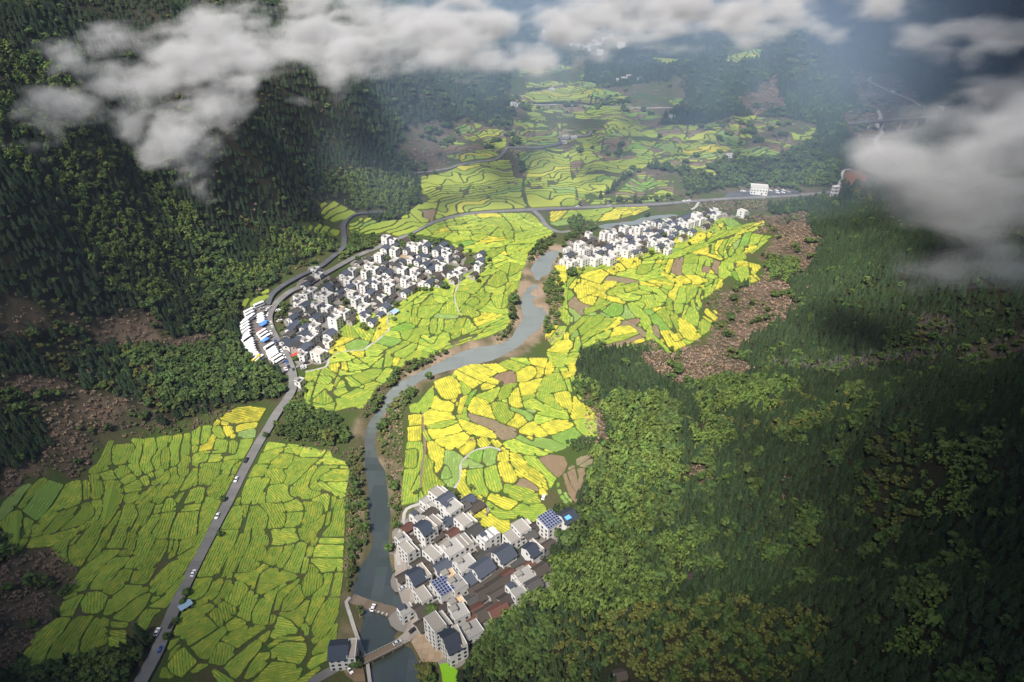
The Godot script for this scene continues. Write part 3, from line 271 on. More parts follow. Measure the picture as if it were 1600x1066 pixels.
const PLOTS_ROAD := [
	"-1563 -3315 -1457 -3298 -1397 -3301 -1341 -3291 -1210 -3249 -1164 -3277 -1121 -3191 -1019 -3158 -1000 -3099 -981 -2886 -938 -2632 -916 -2488 -888 -2352 -864 -2127 -836 -1941 -855 -1838 -926 -1746 -939 -1688 -1142 -1673 -1287 -1694 -1369 -1787 -1420 -1759 -1478 -1722 -1577 -1725 -1590 -1886 -1609 -2200 -1609 -2605 -1598 -2797 -1587 -3065",
	"-1503 -2589 -1495 -2499 -1506 -2402 -1507 -2282",
	"-1439 -2584 -1421 -2505 -1432 -2398 -1437 -2306 -1432 -2271",
	"-1342 -2570 -1315 -2502 -1313 -2445 -1318 -2388 -1328 -2350 -1362 -2320 -1424 -2311",
	"-1593 -2265 -1526 -2276 -1474 -2267 -1431 -2266 -1368 -2249 -1329 -2217 -1261 -2178",
	"-1319 -2492 -1239 -2503 -1171 -2532",
	"-1330 -2581 -1308 -2532 -1316 -2492",
	"-1191 -2610 -1168 -2552 -1141 -2535 -1106 -2518",
	"-1315 -2379 -1268 -2368 -1211 -2349 -1163 -2335 -1116 -2321",
	"-1236 -2493 -1234 -2431 -1246 -2370",
	"-1178 -2502 -1188 -2425 -1205 -2355",
	"-1106 -2518 -1115 -2432 -1111 -2358 -1116 -2295 -1142 -2257 -1186 -2210 -1187 -2117 -1181 -2053",
	"-1054 -2622 -1075 -2483 -1077 -2398 -1076 -2334 -1110 -2242 -1147 -2170 -1149 -2104 -1148 -2032 -1158 -1931 -1187 -1856 -1215 -1783 -1226 -1724",
	"-1283 -2344 -1307 -2306 -1299 -2210",
	"-1261 -2178 -1216 -2216 -1184 -2253 -1122 -2290",
	"-1258 -2170 -1276 -2094 -1263 -2031 -1264 -2015",
	"-1527 -2258 -1528 -2185 -1546 -2141 -1585 -2120",
	"-1416 -2245 -1413 -2194 -1440 -2133 -1480 -2057 -1557 -1934",
	"-1471 -2259 -1467 -2190 -1487 -2129 -1547 -2091 -1595 -2078",
	"-1481 -2122 -1458 -2107",
	"-1420 -2134 -1352 -2098",
	"-1333 -2208 -1348 -2106 -1346 -2058 -1382 -2008 -1428 -1952 -1485 -1895",
	"-1465 -2042 -1422 -2006",
	"-1382 -2008 -1353 -1964",
	"-1344 -2054 -1298 -2037 -1264 -2015",
	"-1168 -2006 -1259 -2019 -1309 -1989 -1361 -1948 -1382 -1880 -1386 -1822 -1426 -1827 -1543 -1913 -1588 -1930",
	"-1178 -1998 -1227 -1941 -1274 -1886",
	"-1165 -1999 -1249 -1888 -1308 -1799",
	"-1333 -1905 -1281 -1886",
	"-1540 -1905 -1568 -1851 -1572 -1773 -1573 -1718",
	"-1525 -1885 -1445 -1826 -1425 -1806 -1471 -1721",
	"-1471 -1721 -1552 -1775 -1528 -1877",
	"-1373 -1802 -1324 -1791 -1256 -1740",
	"-1154 -1917 -1191 -1827 -1208 -1725",
	"-1167 -1915 -1133 -1889 -1118 -1839 -1137 -1775 -1171 -1745",
	"-1116 -1833 -1066 -1837 -1000 -1828 -965 -1817",
	"-1154 -1917 -1102 -1962 -1038 -1972 -1027 -2004 -1013 -2084 -1013 -2166 -1011 -2217 -979 -2264 -984 -2316 -1025 -2367 -1063 -2400",
	"-1129 -1897 -1075 -1938 -977 -1939",
	"-1038 -1972 -978 -1970",
	"-977 -1939 -959 -1882 -975 -1830",
	"-951 -1890 -920 -1951 -881 -2015 -864 -2095",
	"-948 -1904 -977 -2008 -957 -2138 -936 -2198 -934 -2285 -935 -2356",
	"-936 -2198 -879 -2198",
	"-990 -2343 -898 -2359",
	"-1064 -2437 -908 -2445",
	"-1040 -2530 -934 -2534",
	"-1044 -2578 -944 -2582",
	"-1088 -2297 -1069 -2220 -1040 -2189",
	"-1146 -2096 -1087 -2105 -1038 -2181",
	"-1140 -2072 -1087 -2053 -1029 -2011",
	"-1009 -2052 -974 -2008",
	"-955 -1803 -933 -1869 -856 -1902",
	"-947 -1769 -902 -1821 -844 -1852",
	"-1108 -1826 -1149 -1754 -1166 -1728",
	"-1400 -1759 -1368 -1788 -1250 -1740 -1226 -1724",
	"-1582 -3206 -1526 -3246 -1450 -3272",
	"-1443 -3272 -1450 -3216 -1495 -3140 -1496 -3067 -1503 -3016",
	"-1435 -3217 -1372 -3207 -1304 -3177 -1225 -3186 -1194 -3182",
	"-1330 -3276 -1335 -3208",
	"-1584 -3116 -1502 -3113",
	"-1479 -3083 -1404 -3079",
	"-1366 -3185 -1364 -3122 -1392 -3059 -1366 -3020 -1372 -2961 -1419 -2950 -1448 -2930 -1474 -2852 -1468 -2787 -1452 -2778 -1414 -2743 -1378 -2691 -1364 -2599",
	"-1600 -2983 -1550 -3005 -1470 -3002 -1448 -2978 -1458 -2939",
	"-1163 -3276 -1194 -3182 -1225 -3127 -1287 -2993 -1322 -2934 -1305 -2869 -1249 -2844 -1199 -2837 -1144 -2869 -1102 -2901 -1069 -2876 -1058 -2794 -1064 -2730 -1059 -2678 -1074 -2625",
	"-1348 -2952 -1317 -2944",
	"-1450 -2910 -1423 -2807 -1324 -2812 -1263 -2843",
	"-1611 -2972 -1562 -2782 -1534 -2737 -1498 -2590",
	"-1599 -2770 -1549 -2782 -1480 -2781 -1468 -2787",
	"-1509 -2785 -1496 -2684 -1484 -2605",
	"-1328 -2803 -1291 -2741 -1273 -2653 -1279 -2626",
	"-1283 -2737 -1198 -2751",
	"-1240 -2835 -1197 -2773 -1188 -2685 -1197 -2615",
	"-1197 -2828 -1120 -2825 -1091 -2791 -1086 -2737 -1120 -2681 -1186 -2650",
	"-1180 -3120 -1101 -3127 -1008 -3139",
	"-1187 -3119 -1211 -3036 -1214 -2958 -1198 -2921 -1102 -2901",
	"-1094 -3097 -1154 -3040 -1167 -2971 -1129 -2927 -1068 -2904 -1031 -2861 -978 -2875",
	"-1002 -3108 -1094 -3097",
	"-1150 -2987 -1058 -2991 -1003 -3002",
	"-1134 -2983 -1044 -2925 -990 -2902",
	"-1029 -2852 -1035 -2751 -1027 -2681 -1047 -2622",
	"-1597 -2592 -1513 -2594",
	"-1201 -2631 -1278 -2622 -1360 -2608"
]
const BLOOM_ROAD := [

]
const PLOTS_MID := [
	"-9 -4327 -97 -4252 -217 -4247 -327 -4249 -420 -4181 -447 -4104 -579 -4029 -583 -3967 -657 -3787 -725 -3759 -705 -3686 -643 -3665 -710 -3647 -685 -3377 -672 -3134 -661 -2925 -651 -2816 -497 -2847 -463 -2844 -421 -2952 -351 -2936 -357 -2901 -296 -2742 -200 -2646 -46 -2548 -7 -2575 -7 -2673 50 -2665 160 -2601 210 -2658 182 -2744 143 -2823 209 -2810 257 -2937 275 -2952 317 -3015 339 -3076 326 -3141 235 -3182 354 -3226 434 -3320 535 -3263 551 -3446 578 -3484 530 -3660 485 -3695 467 -3826 452 -4016 504 -4262",
	"-337 -4239 -256 -4138 -158 -4077 -82 -4008",
	"-392 -4161 -307 -4080 -198 -4002 -92 -3962",
	"-423 -4065 -322 -3969 -288 -3922 -238 -3966 -198 -4002",
	"-205 -4216 -106 -4133 -147 -4076",
	"-31 -4148 -105 -4113 -147 -4076",
	"-96 -4232 -41 -4169 23 -4125 33 -4029",
	"28 -4125 88 -4178 132 -4213 184 -4149 171 -4055 117 -4003",
	"-20 -4308 121 -4214",
	"123 -4314 143 -4232 228 -4163",
	"276 -4275 223 -4049 181 -4035",
	"286 -4254 324 -4151 277 -4062 213 -4041 117 -3994 33 -3992 -61 -3961 -173 -3892 -234 -3858",
	"324 -4151 399 -4159 502 -4242",
	"347 -4090 416 -4099 400 -4179",
	"-237 -3948 -296 -3878 -325 -3844 -384 -3812 -455 -3800 -499 -3838 -536 -3911 -576 -4002",
	"-239 -3976 -215 -3893",
	"-82 -3999 -133 -3927 -215 -3893",
	"-579 -4029 -552 -3912 -561 -3744 -585 -3682 -623 -3662",
	"-557 -3703 -484 -3671 -393 -3647",
	"-557 -3912 -496 -3804 -433 -3781 -387 -3712 -393 -3647",
	"-385 -3829 -397 -3712 -403 -3648",
	"-365 -3828 -368 -3727 -382 -3631",
	"-296 -3878 -329 -3742 -342 -3628 -372 -3630",
	"-237 -3930 -282 -3790 -306 -3691 -303 -3627",
	"-623 -3662 -605 -3591 -588 -3397 -562 -3283 -556 -3112 -543 -2951 -506 -2854",
	"-696 -3531 -608 -3530",
	"-685 -3377 -599 -3370",
	"-684 -3293 -609 -3294 -594 -3128 -671 -3127",
	"-586 -3513 -474 -3561 -387 -3569",
	"-575 -3497 -526 -3391 -452 -3300 -365 -3261 -305 -3319 -271 -3387",
	"-565 -3496 -468 -3486 -384 -3523",
	"-515 -3375 -423 -3409 -312 -3446",
	"-392 -3631 -356 -3537 -312 -3446 -262 -3394 -196 -3384 -139 -3368 -82 -3351",
	"-303 -3635 -280 -3563 -200 -3500 -132 -3453",
	"-319 -3565 -239 -3516 -141 -3454 -83 -3365",
	"-306 -3691 -284 -3642 -184 -3590 -105 -3548 -27 -3491 30 -3457 39 -3398 11 -3358 -45 -3348 -82 -3351",
	"-253 -3824 -159 -3752 -126 -3619 -95 -3548",
	"-109 -3785 -159 -3735",
	"-71 -3970 -100 -3836 -129 -3768",
	"2 -3920 -19 -3814 -89 -3766",
	"-89 -3766 -28 -3729 -18 -3678 21 -3610 -18 -3536",
	"43 -3963 -9 -3849 -29 -3763 2 -3693 71 -3656 138 -3603 146 -3539 107 -3527 70 -3591 2 -3644",
	"43 -3963 63 -3826 81 -3671",
	"234 -4048 176 -3871 173 -3784 240 -3710 305 -3635 354 -3627",
	"62 -3809 175 -3853",
	"82 -3756 153 -3785 211 -3712",
	"81 -3671 198 -3631 158 -3618 146 -3539 107 -3511 49 -3455 39 -3412",
	"146 -3524 182 -3475 244 -3364 252 -3348",
	"183 -3483 280 -3526 384 -3507",
	"244 -3364 377 -3414 396 -3424",
	"158 -3602 300 -3539 384 -3507",
	"39 -3412 141 -3361 242 -3335 320 -3263 354 -3226",
	"49 -3404 131 -3319 141 -3361",
	"-26 -3347 11 -3358 103 -3293 157 -3260 227 -3195 280 -3185",
	"-82 -3351 -26 -3250 65 -3201 154 -3177",
	"112 -3292 237 -3221",
	"286 -3825 328 -3682 373 -3623 384 -3507",
	"276 -3826 398 -3842 416 -3681 399 -3584 384 -3507",
	"410 -4005 323 -3945 247 -3864",
	"420 -4003 428 -3836 416 -3681",
	"430 -3872 466 -3701 518 -3630 558 -3476",
	"392 -3489 458 -3501 529 -3456",
	"401 -3486 428 -3368 484 -3286",
	"-338 -2936 -313 -3020 -321 -3146 -297 -3185 -246 -3249 -192 -3274 -137 -3285 -72 -3254",
	"-356 -3254 -307 -3198",
	"-243 -3386 -229 -3289 -298 -3211 -347 -3267",
	"-233 -3372 -210 -3288 -137 -3299 -143 -3368",
	"-133 -3326 -81 -3255",
	"-561 -3366 -526 -3213 -486 -3170 -477 -3079 -406 -2975",
	"-431 -3272 -429 -3139 -450 -3077",
	"-431 -3063 -411 -3138 -362 -3022 -417 -3007",
	"-181 -3247 -187 -3154 -168 -3127 -174 -3051 -153 -2940 -118 -2890",
	"-270 -3183 -186 -3128",
	"-283 -3093 -185 -3096 -114 -3118 -88 -3136",
	"-81 -3255 -98 -3176 -78 -3046 -50 -2957 -58 -2874",
	"-17 -3229 -7 -3116 36 -2997 27 -2949 -50 -2963",
	"65 -3187 99 -3104 167 -3030 199 -2961 213 -2895",
	"-7 -3116 63 -3031 97 -3014 164 -2942 187 -2876 210 -2822",
	"-274 -3093 -276 -2981 -228 -2884 -158 -2822 -126 -2885 -49 -2873",
	"-334 -2935 -286 -2863 -207 -2802 -139 -2764 -138 -2735",
	"-50 -2957 53 -2921 128 -2874 168 -2818",
	"19 -2950 71 -2993 162 -2880 136 -2848",
	"-159 -2846 -73 -2759 -15 -2730 43 -2780",
	"-126 -2885 43 -2792 139 -2699",
	"-49 -2873 59 -2777 174 -2758",
	"-609 -2921 -562 -3125",
	"-556 -2911 -547 -2835",
	"154 -3177 183 -3113 228 -3026 271 -2949",
	"176 -3161 235 -3182",
	"-313 -2887 -224 -2791 -120 -2673",
	"-158 -2822 -130 -2741 -72 -2669 9 -2660"
]
const BLOOM_MID := [
	"Y -357 -4200 -160 -4155 -211 -4088 -368 -4044 -261 -4013 -175 -3937 -505 -3908 -490 -3737 -425 -3815 -392 -3712 -376 -3761 -480 -3623 -426 -3326 -457 -3356 -303 -3292 -185 -3342 -221 -3330 -655 -3596 -656 -3447 -109 -3297 -496 -3277 -207 -3687 22 -3760 150 -3684 30 -3532 134 -3449 286 -3463 -52 -3094 -271 -2885 -208 -2813 -172 -2743 -274 -2805 -57 -2815 89 -3054 179 -2889 248 -4141 65 -4083 176 -4248 458 -4229 382 -3757 454 -3793 486 -3591 116 -3967 292 -3949 338 -4035 53 -2970 112 -2901 -275 -3474 -179 -3455 -102 -3423 -182 -3544 -461 -3413 -422 -3165 -97 -2716 -222 -2768 95 -3365 473 -4147",
	"B -123 -3512 -56 -3464 257 -3094 352 -3922 289 -3704 434 -3542 -436 -3956 -386 -3989 11 -3415 95 -2915 278 -4099 212 -3763 -30 -4052",
	"G -241 -3156 -227 -3248 343 -3331 89 -3590 -217 -3028 -143 -3191 -275 -3860 -408 -3216 -346 -3109 -391 -2999 -331 -3775 109 -3605 41 -3625 -41 -4091 175 -3258",
	"L -517 -3033 -129 -2999 -67 -3649 60 -2836 503 -3386"
]
const PLOTS_VILLAGE := [
	"-1527 -4099 -1429 -4162 -1397 -4317 -1432 -4404 -1389 -4599 -1407 -4734 -1403 -4977 -1062 -4941 -1024 -4972 -988 -5100 -906 -5242 -835 -5412 -727 -5425 -665 -5568 -490 -5595 -268 -5822 -265 -6121 -416 -6108 -510 -6103 -587 -6127 -658 -6390 -862 -6468 -1001 -6486 -823 -6758 -565 -6972 -296 -7054 191 -7097 279 -6966 342 -6789 458 -6636 323 -6463 159 -6160 129 -5877 90 -5725 52 -5406 -23 -5271 -44 -5101 -5 -4931 -21 -4794 -176 -4656 -317 -4570 -483 -4462 -633 -4354 -795 -4266 -874 -4136 -986 -3925 -1011 -3805 -1038 -3708 -1104 -3730 -1209 -3668 -1352 -3682 -1437 -3744 -1486 -3904",
	"-1525 -4101 -1420 -4164 -1391 -4199 -1388 -4315 -1341 -4368 -1279 -4394 -1166 -4416 -1118 -4478 -1056 -4587 -1003 -4706 -1029 -4810 -1047 -4929",
	"-1420 -4164 -1421 -4051 -1413 -3866 -1397 -3749 -1371 -3694",
	"-1486 -3947 -1422 -3941 -1425 -4066",
	"-1408 -3974 -1320 -3967 -1323 -4059 -1407 -4068",
	"-1391 -4199 -1361 -4152 -1293 -4093 -1235 -4035 -1187 -3933",
	"-1376 -4216 -1298 -4252 -1216 -4272 -1197 -4322 -1254 -4369",
	"-1197 -4322 -1138 -4261 -1040 -4190 -975 -4194 -902 -4214",
	"-1291 -4220 -1269 -4157 -1217 -4129 -1155 -4150 -1050 -4189",
	"-1301 -4219 -1284 -4093",
	"-1248 -4238 -1220 -4145",
	"-1216 -4272 -1188 -4226 -1098 -4248",
	"-1142 -4392 -1130 -4326 -1165 -4307 -1229 -4337",
	"-1113 -4335 -1035 -4332 -997 -4400 -982 -4426",
	"-1090 -4428 -982 -4426 -919 -4472 -875 -4508",
	"-990 -4351 -1041 -4252 -1062 -4204",
	"-983 -4368 -977 -4209",
	"-917 -4389 -909 -4260 -912 -4213",
	"-917 -4389 -823 -4494 -798 -4529",
	"-901 -4340 -841 -4327",
	"-856 -4295 -881 -4199",
	"-902 -4214 -886 -4168",
	"-1293 -4093 -1291 -4000 -1286 -3894 -1273 -3835 -1232 -3766 -1219 -3668",
	"-1286 -3894 -1208 -3946 -1110 -3956 -1089 -3988 -1016 -4039 -956 -4195",
	"-1277 -3895 -1241 -4065 -1199 -4084 -1089 -3988",
	"-1199 -4084 -1066 -4172",
	"-1232 -4066 -1172 -3950",
	"-1016 -4039 -956 -4013",
	"-1108 -3941 -1023 -3919 -987 -3922",
	"-1241 -3809 -1190 -3859 -1125 -3940 -1099 -3942",
	"-1280 -3864 -1227 -3825",
	"-1392 -3779 -1337 -3919 -1318 -3876 -1232 -3766",
	"-1393 -3749 -1310 -3729 -1271 -3748",
	"-1008 -4810 -904 -4812 -852 -4890 -848 -4950",
	"-1002 -4697 -918 -4681 -874 -4577 -798 -4529",
	"-987 -4735 -884 -4812 -796 -4777",
	"-869 -4701 -771 -4740 -722 -4760",
	"-1029 -4606 -936 -4592 -884 -4576",
	"-879 -4542 -939 -4471 -1042 -4500",
	"-848 -4950 -853 -5074 -855 -5180",
	"-855 -5180 -790 -5290 -736 -5313 -723 -5404",
	"-844 -5095 -765 -5160 -721 -5269",
	"-829 -5053 -714 -5097 -586 -5122",
	"-790 -5096 -723 -5291 -665 -5270 -505 -5209",
	"-696 -5248 -666 -5162 -608 -5121",
	"-802 -5012 -789 -4892 -703 -4875",
	"-586 -5122 -619 -4997 -664 -4915 -679 -4744 -660 -4655",
	"-559 -5186 -617 -4976 -497 -4941",
	"-516 -5362 -505 -5209 -475 -5084 -435 -4964 -460 -4865 -500 -4697 -494 -4611 -469 -4544",
	"-663 -4895 -556 -4880 -503 -4882",
	"-617 -4858 -613 -4693 -648 -4638",
	"-563 -4841 -562 -4695 -637 -4622",
	"-551 -4695 -498 -4662",
	"-660 -4655 -729 -4635 -748 -4531 -748 -4447 -814 -4345",
	"-737 -4617 -680 -4551 -627 -4520 -596 -4624",
	"-748 -4447 -636 -4402 -576 -4388 -525 -4491",
	"-736 -4515 -621 -4453",
	"-431 -4905 -368 -4908 -321 -4815",
	"-423 -4613 -377 -4888",
	"-470 -4561 -315 -4670",
	"-448 -4528 -312 -4617",
	"-481 -5341 -366 -5300",
	"-451 -5043 -404 -5170 -365 -5279",
	"-755 -4873 -776 -4777",
	"-1391 -4602 -1266 -4581 -1127 -4531",
	"-1427 -4401 -1318 -4491 -1242 -4563",
	"-1318 -4491 -1279 -4394",
	"-1131 -4495 -1105 -4639 -1115 -4828 -1058 -4929",
	"-266 -5800 -367 -5667 -453 -5544 -494 -5381",
	"-453 -5544 -295 -5622 -202 -5653",
	"-480 -5427 -380 -5476 -225 -5652",
	"-474 -5337 -406 -5317 -327 -5299 -201 -5629 -156 -5681",
	"-340 -5342 -258 -5238 -238 -5305 -254 -5460 -233 -5507",
	"-232 -5484 -156 -5707 -86 -5737 -26 -5639 33 -5691 68 -5744",
	"-220 -5462 -128 -5422 -37 -5542 -50 -5638",
	"-239 -5348 -125 -5290 -37 -5404 -14 -5449",
	"-368 -5232 -325 -5256 -277 -5174 -297 -5131",
	"-345 -5212 -395 -5125 -439 -4960",
	"-395 -5125 -293 -5029 -269 -4951 -331 -4907",
	"-273 -5050 -211 -5157 -191 -5243 -182 -5308",
	"-191 -5243 -144 -5100 -78 -5063 -24 -5145",
	"-271 -5010 -185 -4997 -88 -4984",
	"-352 -4906 -305 -4814 -271 -4742 -221 -4783 -87 -4906",
	"-317 -4851 -224 -4897 -141 -4961",
	"-426 -4921 -396 -4942 -341 -4907",
	"-486 -4575 -271 -4742",
	"-465 -4558 -218 -4709 -55 -4830",
	"-266 -5826 -197 -5912 -183 -5833 -110 -5761",
	"-257 -5906 -139 -6080 -66 -6197",
	"-140 -6134 -15 -6036 107 -5962",
	"-66 -6254 -53 -6115 -15 -6036",
	"-66 -6254 -16 -6315 100 -6354",
	"-134 -5811 -15 -5927 118 -5853",
	"-207 -5831 -64 -5978",
	"85 -6154 48 -6263 112 -6326 255 -6396",
	"-204 -6211 -79 -6281 23 -6406 246 -6545 421 -6644",
	"-277 -6120 -141 -6218",
	"10 -6317 189 -6362",
	"-270 -6290 -170 -6388 -118 -6364 -67 -6311",
	"-1014 -6478 -825 -6524 -721 -6684 -526 -6762 -396 -6834 -288 -6843 -151 -6761",
	"-822 -6495 -687 -6595 -517 -6605 -334 -6651 -213 -6567",
	"-688 -6443 -606 -6569 -445 -6484 -331 -6556 -199 -6506",
	"-615 -6327 -465 -6392 -349 -6370 -225 -6503 -120 -6483 -16 -6647",
	"-587 -6299 -470 -6246 -348 -6341",
	"-779 -6739 -561 -6882 -343 -6869 -237 -6969 -86 -6979",
	"-553 -6760 -372 -6928 -154 -6944 10 -6894 120 -6961",
	"-483 -6703 -285 -6750 -123 -6701 10 -6680 196 -6664",
	"-156 -7065 -72 -6949 10 -6711 23 -6435",
	"11 -7015 119 -6871 252 -6759 331 -6703",
	"80 -7049 188 -6905 297 -6881",
	"50 -6590 198 -6725 280 -6791",
	"36 -6497 194 -6572 358 -6704",
	"-403 -7016 -345 -6930",
	"-535 -6915 -473 -6766",
	"-334 -6651 -285 -6750",
	"-213 -6567 -150 -6730",
	"120 -6961 178 -7083",
	"-438 -6611 -407 -6518",
	"-901 -6634 -825 -6524",
	"-720 -6837 -684 -6719",
	"-630 -6907 -595 -6788",
	"-430 -6454 -400 -6366",
	"-569 -6602 -550 -6510",
	"-681 -6688 -635 -6599",
	"91 -6748 116 -6642",
	"-95 -6609 -68 -6473"
]
const BLOOM_VILLAGE := [
	"Y -1091 -4676 -920 -5095 -1337 -4536 -1382 -4464 -1330 -4406 -1185 -4364 -1297 -4155 -887 -4277 -1389 -4735 -746 -4514 -1238 -4387 -173 -4949 -71 -6114 -140 -5490 -273 -6406 -160 -6525 48 -6335 -777 -6573 -635 -6430 -17 -7058 -307 -7009 281 -6224 -428 -6954 -417 -6192",
	"G -1227 -4808 -961 -4556 -564 -4978 -879 -4774 -1113 -4567 -1226 -4637 -1252 -4456 -1265 -4527 -213 -6072 -388 -5617 -435 -6291"
]
const PLOTS_NORTH := [
	"426 -7129 881 -7202 1146 -7262 1538 -7277 1546 -7226 1314 -7069 1175 -6978 1029 -6942 789 -6886 488 -6794 413 -6843",
	"637 -7174 511 -6931 415 -6877",
	"463 -6896 626 -7003 723 -7041 800 -7009 1049 -7120 1162 -7262",
	"784 -7008 838 -6904",
	"730 -7127 784 -7008",
	"1033 -7120 935 -6941",
	"1144 -7245 1265 -7176 1535 -7260",
	"1125 -7086 1250 -7069 1396 -7194",
	"1175 -6978 1226 -7123"
]
const BLOOM_NORTH := [
	"Y 515 -6999 567 -7085 870 -7080 1069 -7156 1205 -7211 1403 -7245 1151 -7033 1099 -6996 955 -6977 1322 -7123",
	"B 613 -7053",
	"G 715 -6937 602 -6882 743 -7093"
]
